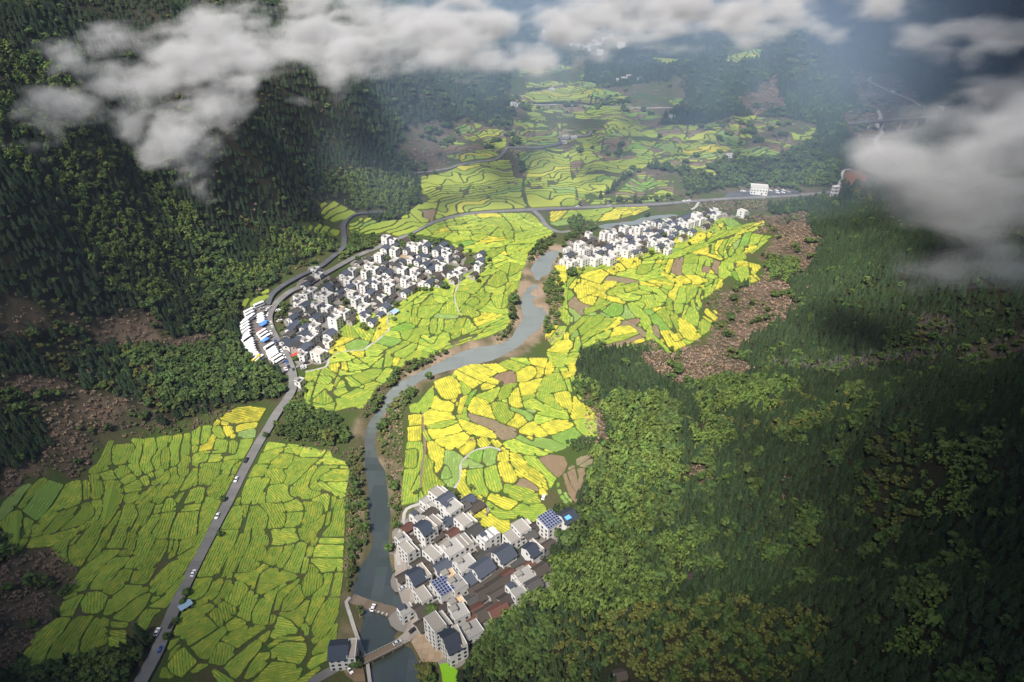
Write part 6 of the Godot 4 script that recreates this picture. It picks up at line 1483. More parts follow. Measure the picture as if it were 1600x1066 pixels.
func plan(s: String) -> PackedVector2Array:
	var f := flat(s)
	var o := PackedVector2Array()
	for i in f.size() / 2:
		o.append(Vector2(f[2 * i], f[2 * i + 1]))
	return o


func numbered(called: String) -> String:
	var n: int = taken.get(called, 0)
	taken[called] = n + 1
	return called if n == 0 else "%s_%03d" % [called, n]


func part(called: String, m: Mesh, mat: Material, parent: Node3D, at := Vector3.ZERO, turn := 0.0) -> MeshInstance3D:
	var o := MeshInstance3D.new()
	o.name = called
	o.mesh = m
	o.material_override = mat
	o.position = at
	o.rotation.y = turn
	parent.add_child(o, true)
	return o


func put(called: String, m: Mesh, mat: Material, kind := "") -> MeshInstance3D:
	var o := part(numbered(called), m, mat, self)
	if kind:
		o.set_meta("kind", kind)
	return o


func thing(called: String, label: String, category: String, at: Vector3, turn := 0.0, group := "") -> Node3D:
	var o := Node3D.new()
	o.name = numbered(called)
	o.position = at
	o.rotation.y = turn
	add_child(o, true)
	tag(o, label, category, group)
	return o


func tag(o: Node3D, label: String, category: String, group := "") -> void:
	o.set_meta("label", label)
	o.set_meta("category", category)
	if group:
		o.set_meta("group", group)


func noise_texture(freq: float, low: float, high: float, seed_: int) -> NoiseTexture2D:
	var n := FastNoiseLite.new()
	n.seed = seed_
	n.frequency = freq
	n.fractal_octaves = 5
	var g := Gradient.new()
	g.set_color(0, Color(low, low, low))
	g.set_color(1, Color(high, high, high))
	var t := NoiseTexture2D.new()
	t.width = 512
	t.height = 512
	t.seamless = true
	t.noise = n
	t.color_ramp = g
	return t


func painted(called: String, rough := 0.9, grain_metres := 0.0, low := 0.75) -> StandardMaterial3D:   # vertex colours times a fine grain
	if mats.has(called):
		return mats[called]
	var m := StandardMaterial3D.new()
	m.resource_name = called
	m.vertex_color_use_as_albedo = true
	m.roughness = rough
	m.metallic_specular = 0.25
	if grain_metres > 0.0:
		m.albedo_texture = noise_texture(0.02, low, 1.0, called.hash() % 1000)
		m.uv1_triplanar = true
		m.uv1_world_triplanar = true
		m.uv1_scale = Vector3.ONE / grain_metres
	mats[called] = m
	return m


func plain(called: String, col: Color, rough := 0.85) -> StandardMaterial3D:
	if mats.has(called):
		return mats[called]
	var m := StandardMaterial3D.new()
	m.resource_name = called
	m.albedo_color = col.linear_to_srgb()
	m.roughness = rough
	m.metallic_specular = 0.3
	mats[called] = m
	return m


func shade(c: Color, k: float) -> Color:
	return Color(c.r * k, c.g * k, c.b * k)


func base_h(x: float, z: float) -> float:
	var fx := clampf((x - LAND_X0) / LAND_STEP, 1.0, land_w - 2.001)
	var fz := clampf((z - LAND_Z0) / LAND_STEP, 1.0, land_h - 2.001)
	var i := mini(int(fx), land_w - 3)
	var j := mini(int(fz), land_h - 3)
	var tx := fx - i
	var tz := fz - j
	var k := (j - 1) * land_w + i - 1
	var a := cubic_interpolate(land[k + 1], land[k + 2], land[k], land[k + 3], tx)
	k += land_w
	var b := cubic_interpolate(land[k + 1], land[k + 2], land[k], land[k + 3], tx)
	k += land_w
	var c := cubic_interpolate(land[k + 1], land[k + 2], land[k], land[k + 3], tx)
	k += land_w
	var d := cubic_interpolate(land[k + 1], land[k + 2], land[k], land[k + 3], tx)
	return cubic_interpolate(b, c, a, d, tz)


func hgt(x: float, z: float) -> float:
	var h := base_h(x, z)
	var hill := smoothstep(22.0, 60.0, h)
	if hill > 0.0:
		h += relief.get_noise_2d(x, z) * 15.0 * hill + ridges.get_noise_2d(x, z) * 24.0 * smoothstep(40.0, 95.0, h)
	return h


func on(p: Vector2, lift := 0.0) -> Vector3:
	return Vector3(p.x, hgt(p.x, p.y) + lift, p.y)


func cover_at(x: float, z: float) -> int:
	var i := int((x - COVER_X0) / COVER_STEP)
	var j := int((z - COVER_Z0) / COVER_STEP)
	if i < 0 or j < 0 or i >= COVER_W or j >= COVER_H:
		return 0
	return cover[j * COVER_W + i]


func box_of(p: PackedVector2Array) -> Rect2:
	var r := Rect2(p[0], Vector2.ZERO)
	for q in p:
		r = r.expand(q)
	return r


func fill_cover(p: PackedVector2Array, code: int, only := -1) -> void:
	var r := box_of(p)
	for j in range(maxi(0, int((r.position.y - COVER_Z0) / COVER_STEP)), mini(COVER_H, int((r.end.y - COVER_Z0) / COVER_STEP) + 1)):
		for i in range(maxi(0, int((r.position.x - COVER_X0) / COVER_STEP)), mini(COVER_W, int((r.end.x - COVER_X0) / COVER_STEP) + 1)):
			if only >= 0 and cover[j * COVER_W + i] != only:
				continue
			if Geometry2D.is_point_in_polygon(Vector2(COVER_X0 + (i + .5) * COVER_STEP, COVER_Z0 + (j + .5) * COVER_STEP), p):
				cover[j * COVER_W + i] = code


func smooth_line(p: PackedVector2Array, step: float) -> PackedVector2Array:
	var o := PackedVector2Array()
	var n := p.size()
	for i in n - 1:
		var a := p[maxi(i - 1, 0)]
		var d := p[mini(i + 2, n - 1)]
		var parts := maxi(1, int(ceil(p[i].distance_to(p[i + 1]) / step)))
		for k in parts:
			o.append(p[i].cubic_interpolate(p[i + 1], a, d, float(k) / parts))
	o.append(p[n - 1])
	return o


func smooth_ring(p: PackedVector2Array, step: float) -> PackedVector2Array:
	var o := PackedVector2Array()
	var n := p.size()
	for i in n:
		var parts := maxi(1, int(ceil(p[i].distance_to(p[(i + 1) % n]) / step)))
		for k in parts:
			o.append(p[i].cubic_interpolate(p[(i + 1) % n], p[(i + n - 1) % n], p[(i + 2) % n], float(k) / parts))
	return o


func area_of(p: PackedVector2Array) -> float:
	var a := 0.0
	for i in p.size():
		a += p[i].cross(p[(i + 1) % p.size()])
	return absf(a) * 0.5


func middle(p: PackedVector2Array) -> Vector2:
	var s := Vector2.ZERO
	for q in p:
		s += q
	return s / p.size()


func seen_size(p: Vector3) -> float:   # pixels per metre in the photograph's width of 1600, 0 outside the frame
	var dy := p.y - 300.0
	var zc := -dy * sin(deg_to_rad(33.0)) - p.z * cos(deg_to_rad(33.0))
	var up := dy * cos(deg_to_rad(33.0)) - p.z * sin(deg_to_rad(33.0))
	if zc < 20.0 or absf(p.x / zc) > 0.77 or absf(up / zc) > 0.52:
		return 0.0
	return 1066.0 / zc


const ORDINAL := ["first", "second", "third", "fourth", "fifth", "sixth", "seventh", "eighth", "ninth", "tenth", "eleventh", "twelfth", "thirteenth", "fourteenth", "fifteenth", "sixteenth", "seventeenth", "eighteenth", "nineteenth", "twentieth"]
func nth(i: int) -> String:
	return ORDINAL[i] if i < 20 else "twenty-" + ORDINAL[i - 20] if i < 29 else "thirty-" + ORDINAL[i % 10]


# ---------------------------------------------------------------- the scene

func _ready() -> void:
	rng.seed = 20240319
	var cam := Camera3D.new()
	cam.name = "camera"
	cam.position = Vector3(0, 300, 0)
	cam.rotation_degrees = Vector3(-33, 0, 0)
	cam.fov = 53.13
	cam.near = 1.0
	cam.far = 9000.0
	add_child(cam)
	cam.current = true

	var env := Environment.new()
	env.background_mode = Environment.BG_SKY
	var sm := ProceduralSkyMaterial.new()
	sm.sky_top_color = Color(0.44, 0.54, 0.70)
	sm.sky_horizon_color = Color(0.66, 0.73, 0.82)
	sm.ground_bottom_color = Color(0.18, 0.2, 0.2)
	sm.ground_horizon_color = Color(0.45, 0.48, 0.52)
	sm.sky_curve = 0.2
	var sky := Sky.new()
	sky.sky_material = sm
	env.sky = sky
	env.background_energy_multiplier = 0.6
	env.tonemap_mode = Environment.TONE_MAPPER_LINEAR
	env.tonemap_exposure = 2.05
	env.fog_enabled = true
	env.fog_density = 0.00005
	env.fog_light_color = Color(0.75, 0.84, 1.0)
	env.sdfgi_enabled = true
	env.ssao_enabled = true
	env.ssil_enabled = true
	var we := WorldEnvironment.new()
	we.name = "world_environment"
	we.environment = env
	add_child(we)

	var sun := DirectionalLight3D.new()
	sun.name = "sun"
	sun.light_energy = 1.5
	sun.light_angular_distance = 9.0
	sun.light_color = Color(1.0, 0.975, 0.94)
	sun.shadow_enabled = true
	add_child(sun)
	sun.look_at_from_position(Vector3(-0.3, 1.0, 0.62), Vector3.ZERO, Vector3.UP)

	fine.seed = 3; fine.frequency = 0.035; fine.fractal_octaves = 4
	broad.seed = 8; broad.frequency = 0.006; broad.fractal_octaves = 3
	relief.seed = 5; relief.frequency = 0.0065; relief.fractal_octaves = 5; relief.fractal_gain = 0.48
	ridges.seed = 12; ridges.frequency = 0.0052; ridges.fractal_type = FastNoiseLite.FRACTAL_RIDGED; ridges.fractal_octaves = 3; ridges.fractal_gain = 0.4
	for row in LAND:
		var cells: PackedStringArray = row.split(" ")
		land_w = cells.size()
		for t in cells:
			land.append(t.to_float() * 0.2)
	land_h = LAND.size()
	river = smooth_ring(plan(RIVER[0]), 5.0)
	pond = smooth_ring(plan(POND[0]), 5.0)

	map_cover()
	build_terrain()
	build_water()
	build_roads()
	build_fields()
	build_villages()
	build_works()
	build_traffic()
	build_plants()
	build_clouds()


const FOREST := 0
const OPEN := 1
const DRY := 2
const BAMBOO := 3
const CONIFER := 4
const MIXED := 5
const BARE := 6
const YELLOWISH := 7
const CLEAR := 9
const FIELD := 10

func map_cover() -> void:
	cover.resize(COVER_W * COVER_H)
	for s in VALLEY:
		fill_cover(plan(s), OPEN)
	for s in SCRUB:
		fill_cover(plan(s), DRY)
	for s in KIND:
		var t: PackedStringArray = s.split("|")
		var code: int = {"b": BAMBOO, "c": CONIFER, "m": MIXED, "g": BARE, "y": YELLOWISH}[t[0]]
		fill_cover(plan(t[1]), code)
	for s in TERRACES:
		fill_cover(plan(s), FIELD)
	for s in ROADS:
		var t: PackedStringArray = s.split("|")
		var half: float = t[0].split(" ")[1].to_float() + 2.5
		for q in Geometry2D.offset_polyline(plan(t[1]), half):
			fill_cover(q, CLEAR)
	for s in PADS:
		fill_cover(plan(s.split("|")[1]), CLEAR)
	fill_cover(river, CLEAR)
	fill_cover(pond, CLEAR)
	fill_cover(plan(RED_SOIL[0]), CLEAR)


func shore(x: float, z: float, ring: PackedVector2Array, r: Rect2) -> float:   # metres to the water's edge, negative in the water
	var p := Vector2(x, z)
	if not r.grow(14.0).has_point(p):
		return 99.0
	var best := 1e9
	var n := ring.size()
	for i in n:
		var q := Geometry2D.get_closest_point_to_segment(p, ring[i], ring[(i + 1) % n])
		best = minf(best, q.distance_squared_to(p))
	return sqrt(best) * (-1.0 if Geometry2D.is_point_in_polygon(p, ring) else 1.0)


func build_terrain() -> void:
	var xs := PackedFloat32Array()
	var x := 0.0
	while x < 1760.0:
		xs.append(x)
		x += 4.0 if x < 330.0 else 6.0 if x < 560.0 else 12.0 if x < 1000.0 else 40.0
	var all := PackedFloat32Array()
	for i in range(xs.size() - 1, 0, -1):
		all.append(-xs[i])
	all.append_array(xs)
	var zs := PackedFloat32Array()
	var z := 80.0
	while z > -3200.0:
		zs.append(z)
		z -= 10.0 if z > -90.0 else 4.0 if z > -620.0 else 5.0 if z > -900.0 else 8.0 if z > -1350.0 else 20.0 if z > -2000.0 else 50.0
	var w := all.size()
	var h := zs.size()
	var v := PackedVector3Array()
	var c := PackedColorArray()
	var idx := PackedInt32Array()
	var rr := box_of(river)
	var rp := box_of(pond)
	var red := plan(RED_SOIL[0])
	var bank := plan(SANDBAR[0])
	for j in h:
		for i in w:
			var px := all[i]
			var pz := zs[j]
			var y := hgt(px, pz)
			var jx := px + fine.get_noise_2d(px * 2.0, pz * 2.0) * 7.0
			var jz := pz + fine.get_noise_2d(px * 2.0 + 700.0, pz * 2.0) * 7.0
			var code := cover_at(jx, jz)
			var n := fine.get_noise_2d(px, pz)
			var b := broad.get_noise_2d(px, pz)
			var far_side := pz < -715.0
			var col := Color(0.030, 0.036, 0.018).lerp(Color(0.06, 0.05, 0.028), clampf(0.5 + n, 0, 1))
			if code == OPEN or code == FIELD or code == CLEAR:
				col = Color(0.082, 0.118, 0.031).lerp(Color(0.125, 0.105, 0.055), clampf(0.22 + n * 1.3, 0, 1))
				if far_side and code != FIELD:
					col = col.lerp(Color(0.17, 0.13, 0.095), clampf(0.5 + b * 1.5 + n, 0.1, 0.95))
					y = lerpf(y, floorf(y / 1.8) * 1.8 + 1.6 * smoothstep(0.75, 1.0, fposmod(y, 1.8) / 1.8), 0.8)
			elif code == DRY:
				var stepped := smoothstep(0.55, 0.9, fposmod(y, 2.4) / 2.4)
				col = Color(0.19, 0.135, 0.095).lerp(Color(0.085, 0.08, 0.045), clampf(0.55 + n * 1.6 + b * 0.6 - stepped * 0.6, 0, 1))
				y = lerpf(y, floorf(y / 2.4) * 2.4 + 2.2 * smoothstep(0.7, 1.0, fposmod(y, 2.4) / 2.4), 0.7)
			elif code == BARE:
				col = Color(0.11, 0.09, 0.07)
			if far_side and Geometry2D.is_point_in_polygon(Vector2(px, pz), red):
				col = Color(0.34, 0.13, 0.06).lerp(Color(0.28, 0.15, 0.08), clampf(0.5 + n * 2.0, 0, 1))
			var s := shore(px, pz, river, rr)
			var wet := s
			if s < 12.0:
				y -= 3.2 * smoothstep(5.0, -5.0, s)
				var bar := smoothstep(-400.0, -470.0, pz) * smoothstep(-690.0, -600.0, pz)
				if Geometry2D.is_point_in_polygon(Vector2(px, pz), bank):
					y = hgt(px, pz) - 1.2 + n
					s = 0.5
				s -= bar * (7.0 + n * 13.0) * float(s > 0.0)
				var sand := Color(0.38, 0.285, 0.20).lerp(Color(0.13, 0.12, 0.06), clampf(0.4 + n * 1.5 + smoothstep(-480.0, -330.0, pz) * 0.9 - 0.2, 0, 1))
				col = sand.lerp(col, smoothstep(3.0, 12.0, s + n * 5.0))
				if wet < -1.0 and s < 0.0:
					col = col.lerp(Color(0.07, 0.085, 0.065), smoothstep(-1.0, -5.0, s + n * 6.0))
			var s2 := shore(px, pz, pond, rp)
			if s2 < 12.0:
				y -= 2.4 * smoothstep(4.0, -4.0, s2)
			v.append(Vector3(px, y, pz))
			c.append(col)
	for j in h - 1:
		for i in w - 1:
			var k := j * w + i
			idx.append(k); idx.append(k + w); idx.append(k + 1)
			idx.append(k + 1); idx.append(k + w); idx.append(k + w + 1)
	var nrm := PackedVector3Array()
	nrm.resize(v.size())
	for j in h:
		for i in w:
			var k := j * w + i
			var e := v[j * w + mini(i + 1, w - 1)] - v[j * w + maxi(i - 1, 0)]
			var f := v[mini(j + 1, h - 1) * w + i] - v[maxi(j - 1, 0) * w + i]
			nrm[k] = (e.cross(f)).normalized()
			if nrm[k].y < 0.0:
				nrm[k] = -nrm[k]
	var a := []
	a.resize(Mesh.ARRAY_MAX)
	a[Mesh.ARRAY_VERTEX] = v
	a[Mesh.ARRAY_NORMAL] = nrm
	a[Mesh.ARRAY_COLOR] = c
	a[Mesh.ARRAY_INDEX] = idx
	var m := ArrayMesh.new()
	m.add_surface_from_arrays(Mesh.PRIMITIVE_TRIANGLES, a)
	put("terrain", m, painted("soil", 0.95, 9.0, 0.55), "structure")


func water_sheet(ring: PackedVector2Array, drop: float, margin: float) -> ArrayMesh:
	var s := Shape.new()
	var r := box_of(ring).grow(margin)
	var grown: PackedVector2Array = Geometry2D.offset_polygon(ring, margin)[0]
	var step := 6.0
	var z := r.position.y
	while z < r.end.y:
		var x := r.position.x
		while x < r.end.x:
			var hit := Geometry2D.is_point_in_polygon(Vector2(x + step / 2, z + step / 2), grown)
			if hit:
				var k: Array[Vector3] = []
				for d in [Vector2(0, 0), Vector2(step, 0), Vector2(step, step), Vector2(0, step)]:
					k.append(Vector3(x + d.x, base_h(x + d.x, z + d.y) - drop, z + d.y))
				var silt := clampf(smoothstep(-300.0, -430.0, z) + fine.get_noise_2d(x, z) * 0.25, 0, 1)
				s.quad(k[0], k[1], k[2], k[3], Color(0.036, 0.044, 0.038).lerp(Color(0.155, 0.175, 0.17), silt))
			x += step
		z += step
	return s.mesh()


func build_water() -> void:
	var m := StandardMaterial3D.new()
	m.resource_name = "river_water"
	m.vertex_color_use_as_albedo = true
	m.roughness = 0.1
	m.metallic_specular = 0.6
	var ripple := FastNoiseLite.new()
	ripple.frequency = 0.03
	var t := NoiseTexture2D.new()
	t.width = 256
	t.height = 256
	t.seamless = true
	t.as_normal_map = true
	t.noise = ripple
	t.bump_strength = 2.0
	m.normal_enabled = true
	m.normal_texture = t
	m.normal_scale = 0.12
	m.uv1_triplanar = true
	m.uv1_world_triplanar = true
	m.uv1_scale = Vector3.ONE / 14.0
	put("river_water", water_sheet(river, 1.5, 5.0), m, "structure")
	put("river_water", water_sheet(pond, 1.1, 4.0), m, "structure")
	var s := Shape.new()
	var ring := smooth_ring(plan(ALGAE[0]), 2.0)
	var tris := Geometry2D.triangulate_polygon(ring)
	for i in tris.size() / 3:
		s.tri(on(ring[tris[3 * i]], 0.35), on(ring[tris[3 * i + 1]], 0.35), on(ring[tris[3 * i + 2]], 0.35), Color(0.20, 0.42, 0.02))
	var o := put("algae_pond", s.mesh(), painted("algae", 0.5, 6.0, 0.8), "structure")


func ribbon(p: PackedVector2Array, half: float, lift: float, col: Color, s: Shape) -> void:
	var n := p.size()
	var l: Array[Vector3] = []
	var r: Array[Vector3] = []
	for i in n:
		var d := (p[mini(i + 1, n - 1)] - p[maxi(i - 1, 0)]).normalized()
		var side := Vector2(-d.y, d.x) * half
		var y := maxf(hgt(p[i].x, p[i].y), maxf(hgt(p[i].x + side.x, p[i].y + side.y), hgt(p[i].x - side.x, p[i].y - side.y))) + lift
		l.append(Vector3(p[i].x + side.x, y, p[i].y + side.y))
		r.append(Vector3(p[i].x - side.x, y, p[i].y - side.y))
	for i in n - 1:
		var k := 1.0 + fine.get_noise_2d(p[i].x * 3.0, p[i].y * 3.0) * 0.25
		var cc := shade(col, k)
		s.quad(l[i], l[i + 1], r[i + 1], r[i], cc)
		s.quad(l[i], l[i] - Vector3(0, 1.2, 0), l[i + 1] - Vector3(0, 1.2, 0), l[i + 1], shade(cc, 0.8))
		s.quad(r[i], r[i + 1], r[i + 1] - Vector3(0, 1.2, 0), r[i] - Vector3(0, 1.2, 0), shade(cc, 0.8))


func build_roads() -> void:
	var tone := {"asphalt": Color(0.19, 0.185, 0.18), "dark": Color(0.10, 0.105, 0.115), "pale": Color(0.40, 0.38, 0.35), "dirt": Color(0.22, 0.16, 0.10), "tarmac": Color(0.21, 0.185, 0.165), "concrete": Color(0.33, 0.29, 0.255), "paving": Color(0.33, 0.25, 0.17)}
	for t in ROADS.size():
		var a: PackedStringArray = ROADS[t].split("|")
		var head: PackedStringArray = a[0].split(" ")
		var s := Shape.new()
		var line := smooth_line(plan(a[1]), 4.0)
		ribbon(line, head[1].to_float(), 0.30 + 0.01 * t, tone[head[2]], s)
		put(head[0], s.mesh(), painted("paved", 0.9, 5.0, 0.8), "structure")
		if t == 0:   # dashed centre line
			var mk := Shape.new()
			for i in range(0, line.size() - 1, 3):
				ribbon(PackedVector2Array([line[i], line[i + 1]]), 0.09, 0.34, Color(0.7, 0.7, 0.66), mk)
			put("road_marking", mk.mesh(), painted("road_paint", 0.7), "structure")
	for t in PADS.size():
		var a: PackedStringArray = PADS[t].split("|")
		var head: PackedStringArray = a[0].split(" ")
		var s := Shape.new()
		var ring := plan(a[1])
		var r := box_of(ring)
		var o := put(head[0], null, painted("paved", 0.9, 5.0, 0.8), "structure")
		var c: Color = tone[head[1]]
		var step := 3.0 if head[1] == "paving" else 6.0
		var z := r.position.y
		while z < r.end.y:   # laid in slabs of slightly different tone
			var x := r.position.x
			while x < r.end.x:
				var cell := PackedVector2Array([Vector2(x, z), Vector2(x + step - 0.05, z), Vector2(x + step - 0.05, z + step - 0.05), Vector2(x, z + step - 0.05)])
				for q in Geometry2D.intersect_polygons(cell, ring):
					var k := rng.randf_range(0.82, 1.12) if head[1] != "tarmac" else rng.randf_range(0.95, 1.05)
					var top: Array[Vector3] = []
					for e in q:
						top.append(Vector3(e.x, base_h(e.x, e.y) + 0.24 + 0.006 * t, e.y))
					for i in range(1, top.size() - 1):
						s.tri(top[0], top[i], top[i + 1], shade(c, k))
				x += step
			z += step
		o.mesh = s.mesh()


# ---------------------------------------------------------------- fields

func cut(pieces: Array, knife: PackedVector2Array) -> Array:   # [pieces, whether the cut was only a hole inside one of them]
	var kr := box_of(knife)
	var o := []
	for p in pieces:
		if not box_of(p).intersects(kr):
			o.append(p)
			continue
		var got := Geometry2D.clip_polygons(p, knife)
		for q in got:
			if Geometry2D.is_polygon_clockwise(q):
				return []
			if area_of(q) > 8.0:
				o.append(q)
	return o


func plots_in(ring: PackedVector2Array, lines: Array, cell: float, spare := false) -> Array:   # the plots that are left of a stretch of land between its banks
	var r := box_of(ring).grow(2.0)
	var w := int(r.size.x / cell) + 1
	var h := int(r.size.y / cell) + 1
	var bm := BitMap.new()
	bm.create(Vector2i(w, h))
	var n := ring.size()
	for j in h:
		var y := r.position.y + (j + 0.5) * cell
		var hits := PackedFloat32Array()
		for i in n:
			var p := ring[i]
			var q := ring[(i + 1) % n]
			if (p.y < y) != (q.y < y):
				hits.append((p.x + (q.x - p.x) * (y - p.y) / (q.y - p.y) - r.position.x) / cell)
		hits.sort()
		for k in range(0, hits.size() - 1, 2):
			var x0 := int(ceil(hits[k]))
			var x1 := int(hits[k + 1])
			if x1 > x0:
				bm.set_bit_rect(Rect2i(x0, j, x1 - x0, 1), true)
	if spare:   # leave out what is already cropped, paved or under trees
		for j in h:
			for i in w:
				if bm.get_bit(i, j) and (cover_at(r.position.x + i * cell, r.position.y + j * cell) != OPEN or broad.get_noise_2d(r.position.x + i * cell, r.position.y + j * cell) > 0.5):
					bm.set_bit(i, j, false)
	for line in lines:
		var l := smooth_line(line[0], 3.0)
		var m := l.size()
		if m < 2:
			continue
		l.insert(0, l[0] + (l[0] - l[1]).normalized() * 3.2)
		l.append(l[m] + (l[m] - l[m - 1]).normalized() * 3.2)
		var reach: float = maxf(0.9, line[1] / cell)
		var k := int(ceil(reach))
		for i in l.size() - 1:
			var parts := maxi(1, int(l[i].distance_to(l[i + 1]) / (cell * 0.6)))
			for e in parts:
				var c := (l[i].lerp(l[i + 1], float(e) / parts) - r.position) / cell
				for dy in range(-k, k + 1):
					for dx in range(-k, k + 1):
						var t := Vector2i(int(c.x) + dx, int(c.y) + dy)
						if t.x >= 0 and t.y >= 0 and t.x < w and t.y < h and (Vector2(t) + Vector2(.5, .5) - c).length_squared() <= reach * reach:
							bm.set_bitv(t, false)
	var o := []
	for p in bm.opaque_to_polygons(Rect2i(0, 0, w, h), 0.9):
		var q := PackedVector2Array()
		for e in p:
			q.append(r.position + e * cell)
		if Geometry2D.is_polygon_clockwise(q):
			q.reverse()
		if area_of(q) > 9.0:
			o.append(q)
	return o


func knives(line: PackedVector2Array, half: float, extra := 1.5) -> Array:
	var l := smooth_line(line, 4.0)
	var n := l.size()
	if n >= 2:
		l[0] += (l[0] - l[1]).normalized() * extra
		l[n - 1] += (l[n - 1] - l[n - 2]).normalized() * extra
	return Geometry2D.offset_polyline(l, half, Geometry2D.JOIN_MITER, Geometry2D.END_BUTT).filter(func(q): return not Geometry2D.is_polygon_clockwise(q))


func split(p: PackedVector2Array, most: float) -> Array:   # large plots are parted by a bank across their length
	if area_of(p) < most:
		return [p]
	var ax := axis_of(p)
	var c := middle(p)
	var b0 := 1e9
	var b1 := -1e9
	for e in p:
		var v := (e - c).dot(Vector2(-ax.y, ax.x))
		b0 = minf(b0, v); b1 = maxf(b1, v)
	if b1 - b0 > 15.0:   # a broad one is parted along its length into strips
		ax = Vector2(-ax.y, ax.x)
	var side := Vector2(-ax.y, ax.x).rotated(rng.randf_range(-.2, .2))
	var bend := ax * rng.randf_range(-5.0, 5.0)
	var o := []
	for k in Geometry2D.offset_polyline(PackedVector2Array([c - side * 90.0, c - side * 12.0 + bend, c + side * 12.0 - bend, c + side * 90.0]), 0.45):
		for q in Geometry2D.clip_polygons(p, k):
			if not Geometry2D.is_polygon_clockwise(q) and area_of(q) > 8.0:
				if area_of(q) < area_of(p) * 0.97:
					o.append_array(split(q, most))
				else:
					o.append(q)
	return o


func rounded(p: PackedVector2Array, inset: float, r: float) -> Array:
	var o := []
	for q in Geometry2D.offset_polygon(p, -r, Geometry2D.JOIN_MITER):
		for w in Geometry2D.offset_polygon(q, r - inset, Geometry2D.JOIN_ROUND):
			if area_of(w) > 6.0 and not Geometry2D.is_polygon_clockwise(w):
				o.append(thin(w, 1.2))
	return o


func thin(p: PackedVector2Array, least: float) -> PackedVector2Array:
	var o := PackedVector2Array()
	for q in p:
		if o.is_empty() or o[o.size() - 1].distance_to(q) > least:
			o.append(q)
	return o


func axis_of(p: PackedVector2Array) -> Vector2:
	var m := middle(p)
	var a := 0.0; var b := 0.0; var d := 0.0
	for i in p.size():
		var w := p[i].distance_to(p[(i + 1) % p.size()])
		var e := (p[i] + p[(i + 1) % p.size()]) * 0.5 - m
		a += e.x * e.x * w; b += e.x * e.y * w; d += e.y * e.y * w
	var t := 0.5 * atan2(2.0 * b, a - d)
	return Vector2(cos(t), sin(t))


